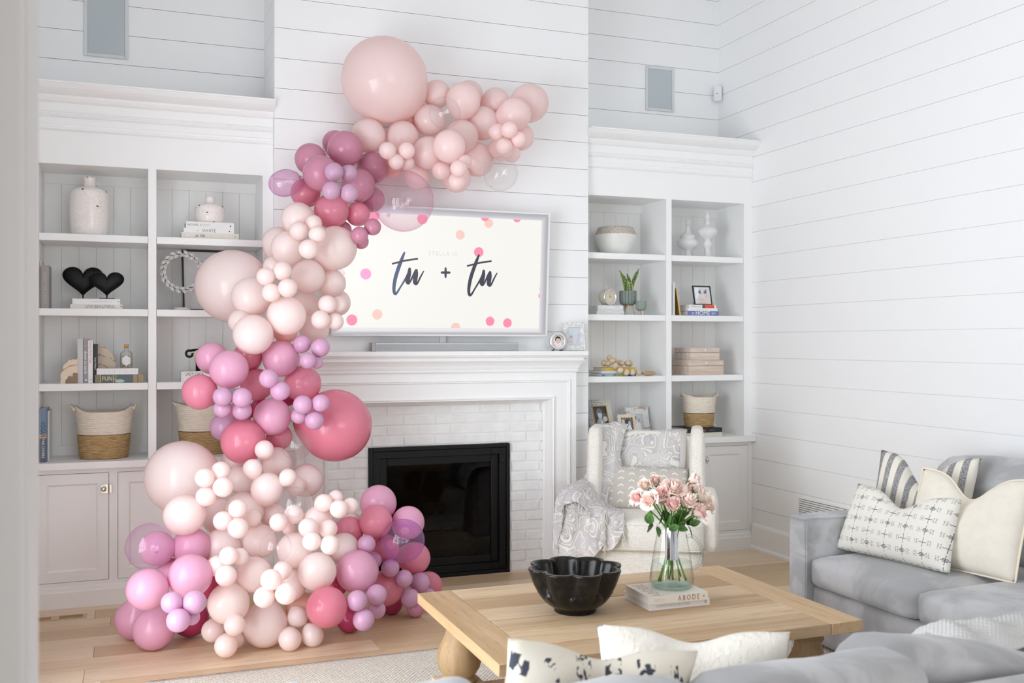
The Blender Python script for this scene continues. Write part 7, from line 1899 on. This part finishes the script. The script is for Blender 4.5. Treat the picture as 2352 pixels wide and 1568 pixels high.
E|b|0.4771|5.0201|0.0486|0.0383|mini white balloon, most hidden of the four on the floor at front left
E|b|0.7690|5.0050|0.1364|0.0509|mini white balloon, top of the three right of the largest white one
E|b|0.7201|4.9187|0.0561|0.0562|mini white balloon, lower left of the three right of the largest white one
E|b|0.8343|4.9458|0.0549|0.0548|mini white balloon, lower right of the three right of the largest white one
E|b|0.7439|5.1109|0.5590|0.0353|tiny pale balloon between the clear bubbles of the lower mound
F|w|0.0778|4.9018|0.5572|0.1088|clear lilac bubble at the left edge in front of the cabinet door
F|o|0.1149|5.1177|0.5048|0.0843|pink balloon visible behind the clear lilac bubble
F|o|0.2744|5.1318|0.4968|0.0941|orchid balloon right of the clear lilac bubble
F|o|0.2531|4.8412|0.4209|0.1009|large orchid balloon above the lilac minis at lower left
F|o|0.0663|4.8130|0.3814|0.0939|orchid balloon under the clear lilac bubble
F|o|0.0192|5.3844|0.1036|0.1035|orchid balloon farthest left on the floor
F|o|0.1021|5.1729|0.1013|0.1011|foremost orchid balloon touching the floor at lower left
F|v|0.1630|4.5738|0.3702|0.0473|mini lilac balloon, upper left of the four at lower left
F|v|0.2560|4.5672|0.3651|0.0514|mini lilac balloon, upper right of the four at lower left
F|v|0.1871|4.5218|0.3041|0.0507|mini lilac balloon, bottom of the four at lower left
F|v|0.2478|4.6003|0.2918|0.0345|mini lilac balloon, most hidden of the four at lower left
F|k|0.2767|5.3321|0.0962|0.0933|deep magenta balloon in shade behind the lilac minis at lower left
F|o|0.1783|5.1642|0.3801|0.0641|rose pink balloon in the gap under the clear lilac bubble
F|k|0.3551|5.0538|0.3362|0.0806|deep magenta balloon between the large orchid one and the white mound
G|o|1.2573|5.3377|0.6231|0.0998|orchid balloon highest in front of the dark firebox glass
G|r|1.2110|5.2012|0.5503|0.0879|rose balloon just below the highest one before the firebox
G|o|1.4026|5.2586|0.5225|0.0899|orchid pink balloon behind the top of the purple bubble
G|u|1.3288|5.0845|0.4621|0.1142|clear purple bubble in front of the firebox glass
G|r|1.0820|5.2654|0.4979|0.0765|rose balloon at the left top of the right-hand pink group
G|v|1.1319|5.0676|0.4621|0.0472|mini lilac balloon left of the clear purple bubble
G|r|1.2783|5.2643|0.3909|0.0752|deep rose balloon behind the left side of the purple bubble
G|r|1.4724|5.3893|0.2990|0.0900|rose balloon under the right side of the purple bubble
G|o|1.0697|5.0036|0.3394|0.1083|largest orchid balloon at the centre of the right-hand pink group
G|v|1.1953|5.1943|0.3482|0.0462|mini lilac balloon tucked behind the largest orchid one at right
G|v|1.2868|5.1872|0.3007|0.0487|mini lilac balloon directly under the purple bubble
G|r|1.2836|5.2762|0.1748|0.0966|rose balloon right of the largest orchid one at right
G|v|1.3620|5.1874|0.2387|0.0466|mini lilac balloon between the rose one and the table-side lilacs
G|v|1.4861|5.3167|0.1780|0.0553|mini lilac balloon, upper of those beside the table corner
G|r|1.5973|5.5247|0.1067|0.0777|rose balloon farthest right above the table corner
G|v|1.4076|5.2321|0.1189|0.0518|mini lilac balloon, middle of those beside the table corner
G|m|1.4487|5.2753|0.0477|0.0476|mini mauve balloon on the floor beside the table corner
G|v|1.5691|5.4359|0.0726|0.0394|mini lilac balloon mostly hidden behind the table corner
G|c|0.8798|4.8064|0.2250|0.0987|coral rose balloon low at the front between white and lilac ones
G|v|1.0228|4.7903|0.2471|0.0508|mini lilac balloon, left of the four under the largest orchid one
G|v|1.1490|4.9155|0.2358|0.0525|mini lilac balloon, top of the four under the largest orchid one
G|v|1.1593|4.9501|0.1496|0.0441|mini lilac balloon, right of the four under the largest orchid one
G|v|1.0544|4.7879|0.1515|0.0530|mini lilac balloon, bottom of the four under the largest orchid one
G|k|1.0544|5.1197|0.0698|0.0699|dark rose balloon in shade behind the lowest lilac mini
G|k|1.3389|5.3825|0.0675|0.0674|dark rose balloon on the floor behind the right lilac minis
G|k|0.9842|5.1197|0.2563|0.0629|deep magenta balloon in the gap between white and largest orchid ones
"""
L_ = [l.split('|') for l in BAL.strip().split('\n')]
cen = {}
for q in L_: cen.setdefault(q[0], []).append(Vector((float(q[2]), float(q[3]), float(q[4]))))
cen = {k: sum(v, Vector()) / len(v) for k, v in cen.items()}
rbn = random.Random(17)
for (c, kind, x, y, z, r, lab) in L_:
    p = Vector((float(x), float(y), float(z))); r = float(r)
    me = bal_big if r > 0.075 else bal_small
    if kind == 'z':                                     # the crumpled pink oval
        m = MB(); n, mm_ = 44, 30; rows = []
        for i in range(mm_ + 1):
            a = pi / 2 - pi * i / mm_; row = []
            for j in range(n):
                b_ = 2 * pi * j / n; d = Vector((max(cos(a), 1e-4) * cos(b_), max(cos(a), 1e-4) * sin(b_), sin(a)))
                w = 1 + 0.020 * sin(b_ * 16 + 2 * noise.noise(d * 3)) * (0.4 + 0.6 * abs(sin(a))) + 0.03 * noise.noise(d * 4.5)
                row.append((d.x * w * 1.04, d.y * w * 0.80, d.z * w * 0.82))
            rows.append(row)
        m.grid(rows, closed_v=True); m.tube([(0.95, 0, 0.10), (1.25, 0.05, 0.12), (1.42, 0.1, 0.10)], [0.20, 0.09, 0.11], 10)
        me2 = bpy.data.meshes.new('balloon'); bmesh.ops.recalc_face_normals(m.bm, faces=m.bm.faces); m.bm.to_mesh(me2); m.bm.free()
        zm_ = thin_glass('crinkled_pink_film', (0.94, 0.80, 0.90), (0.90, 0.68, 0.84), 0.12, 1.6, 1.4, 0.14, (0.90, 0.66, 0.82)); me2.materials.append(zm_.m)
        o = link('balloon', me2, None, p); o.scale = (r, r, r); o.rotation_euler = (0, rad(-14), 0); tag(o, lab, 'balloon', GRP[c]); continue
    d = (cen[c] - p) * 1.6 + Vector((0, 0.45, 0)) + Vector((rbn.uniform(-.25, .25), rbn.uniform(-.1, .25), rbn.uniform(-.25, .25)))
    if kind in 'xywu': d = Vector((rbn.uniform(-.3, .3), 0.9, -0.25 + rbn.uniform(-.3, .3)))
    d.normalize()
    o = link('balloon', me, None, p)
    qd = (-d).to_track_quat('Z', 'Y')
    o.rotation_euler = qd.to_euler(); o.scale = (r * 0.995, r * 0.995, r * 1.02)
    setmat(o, LX[kind]); tag(o, lab, 'balloon', GRP[c])
    k = link('knot', knot_me, o); setmat(k, LX[kind])
bpy.context.view_layer.update()
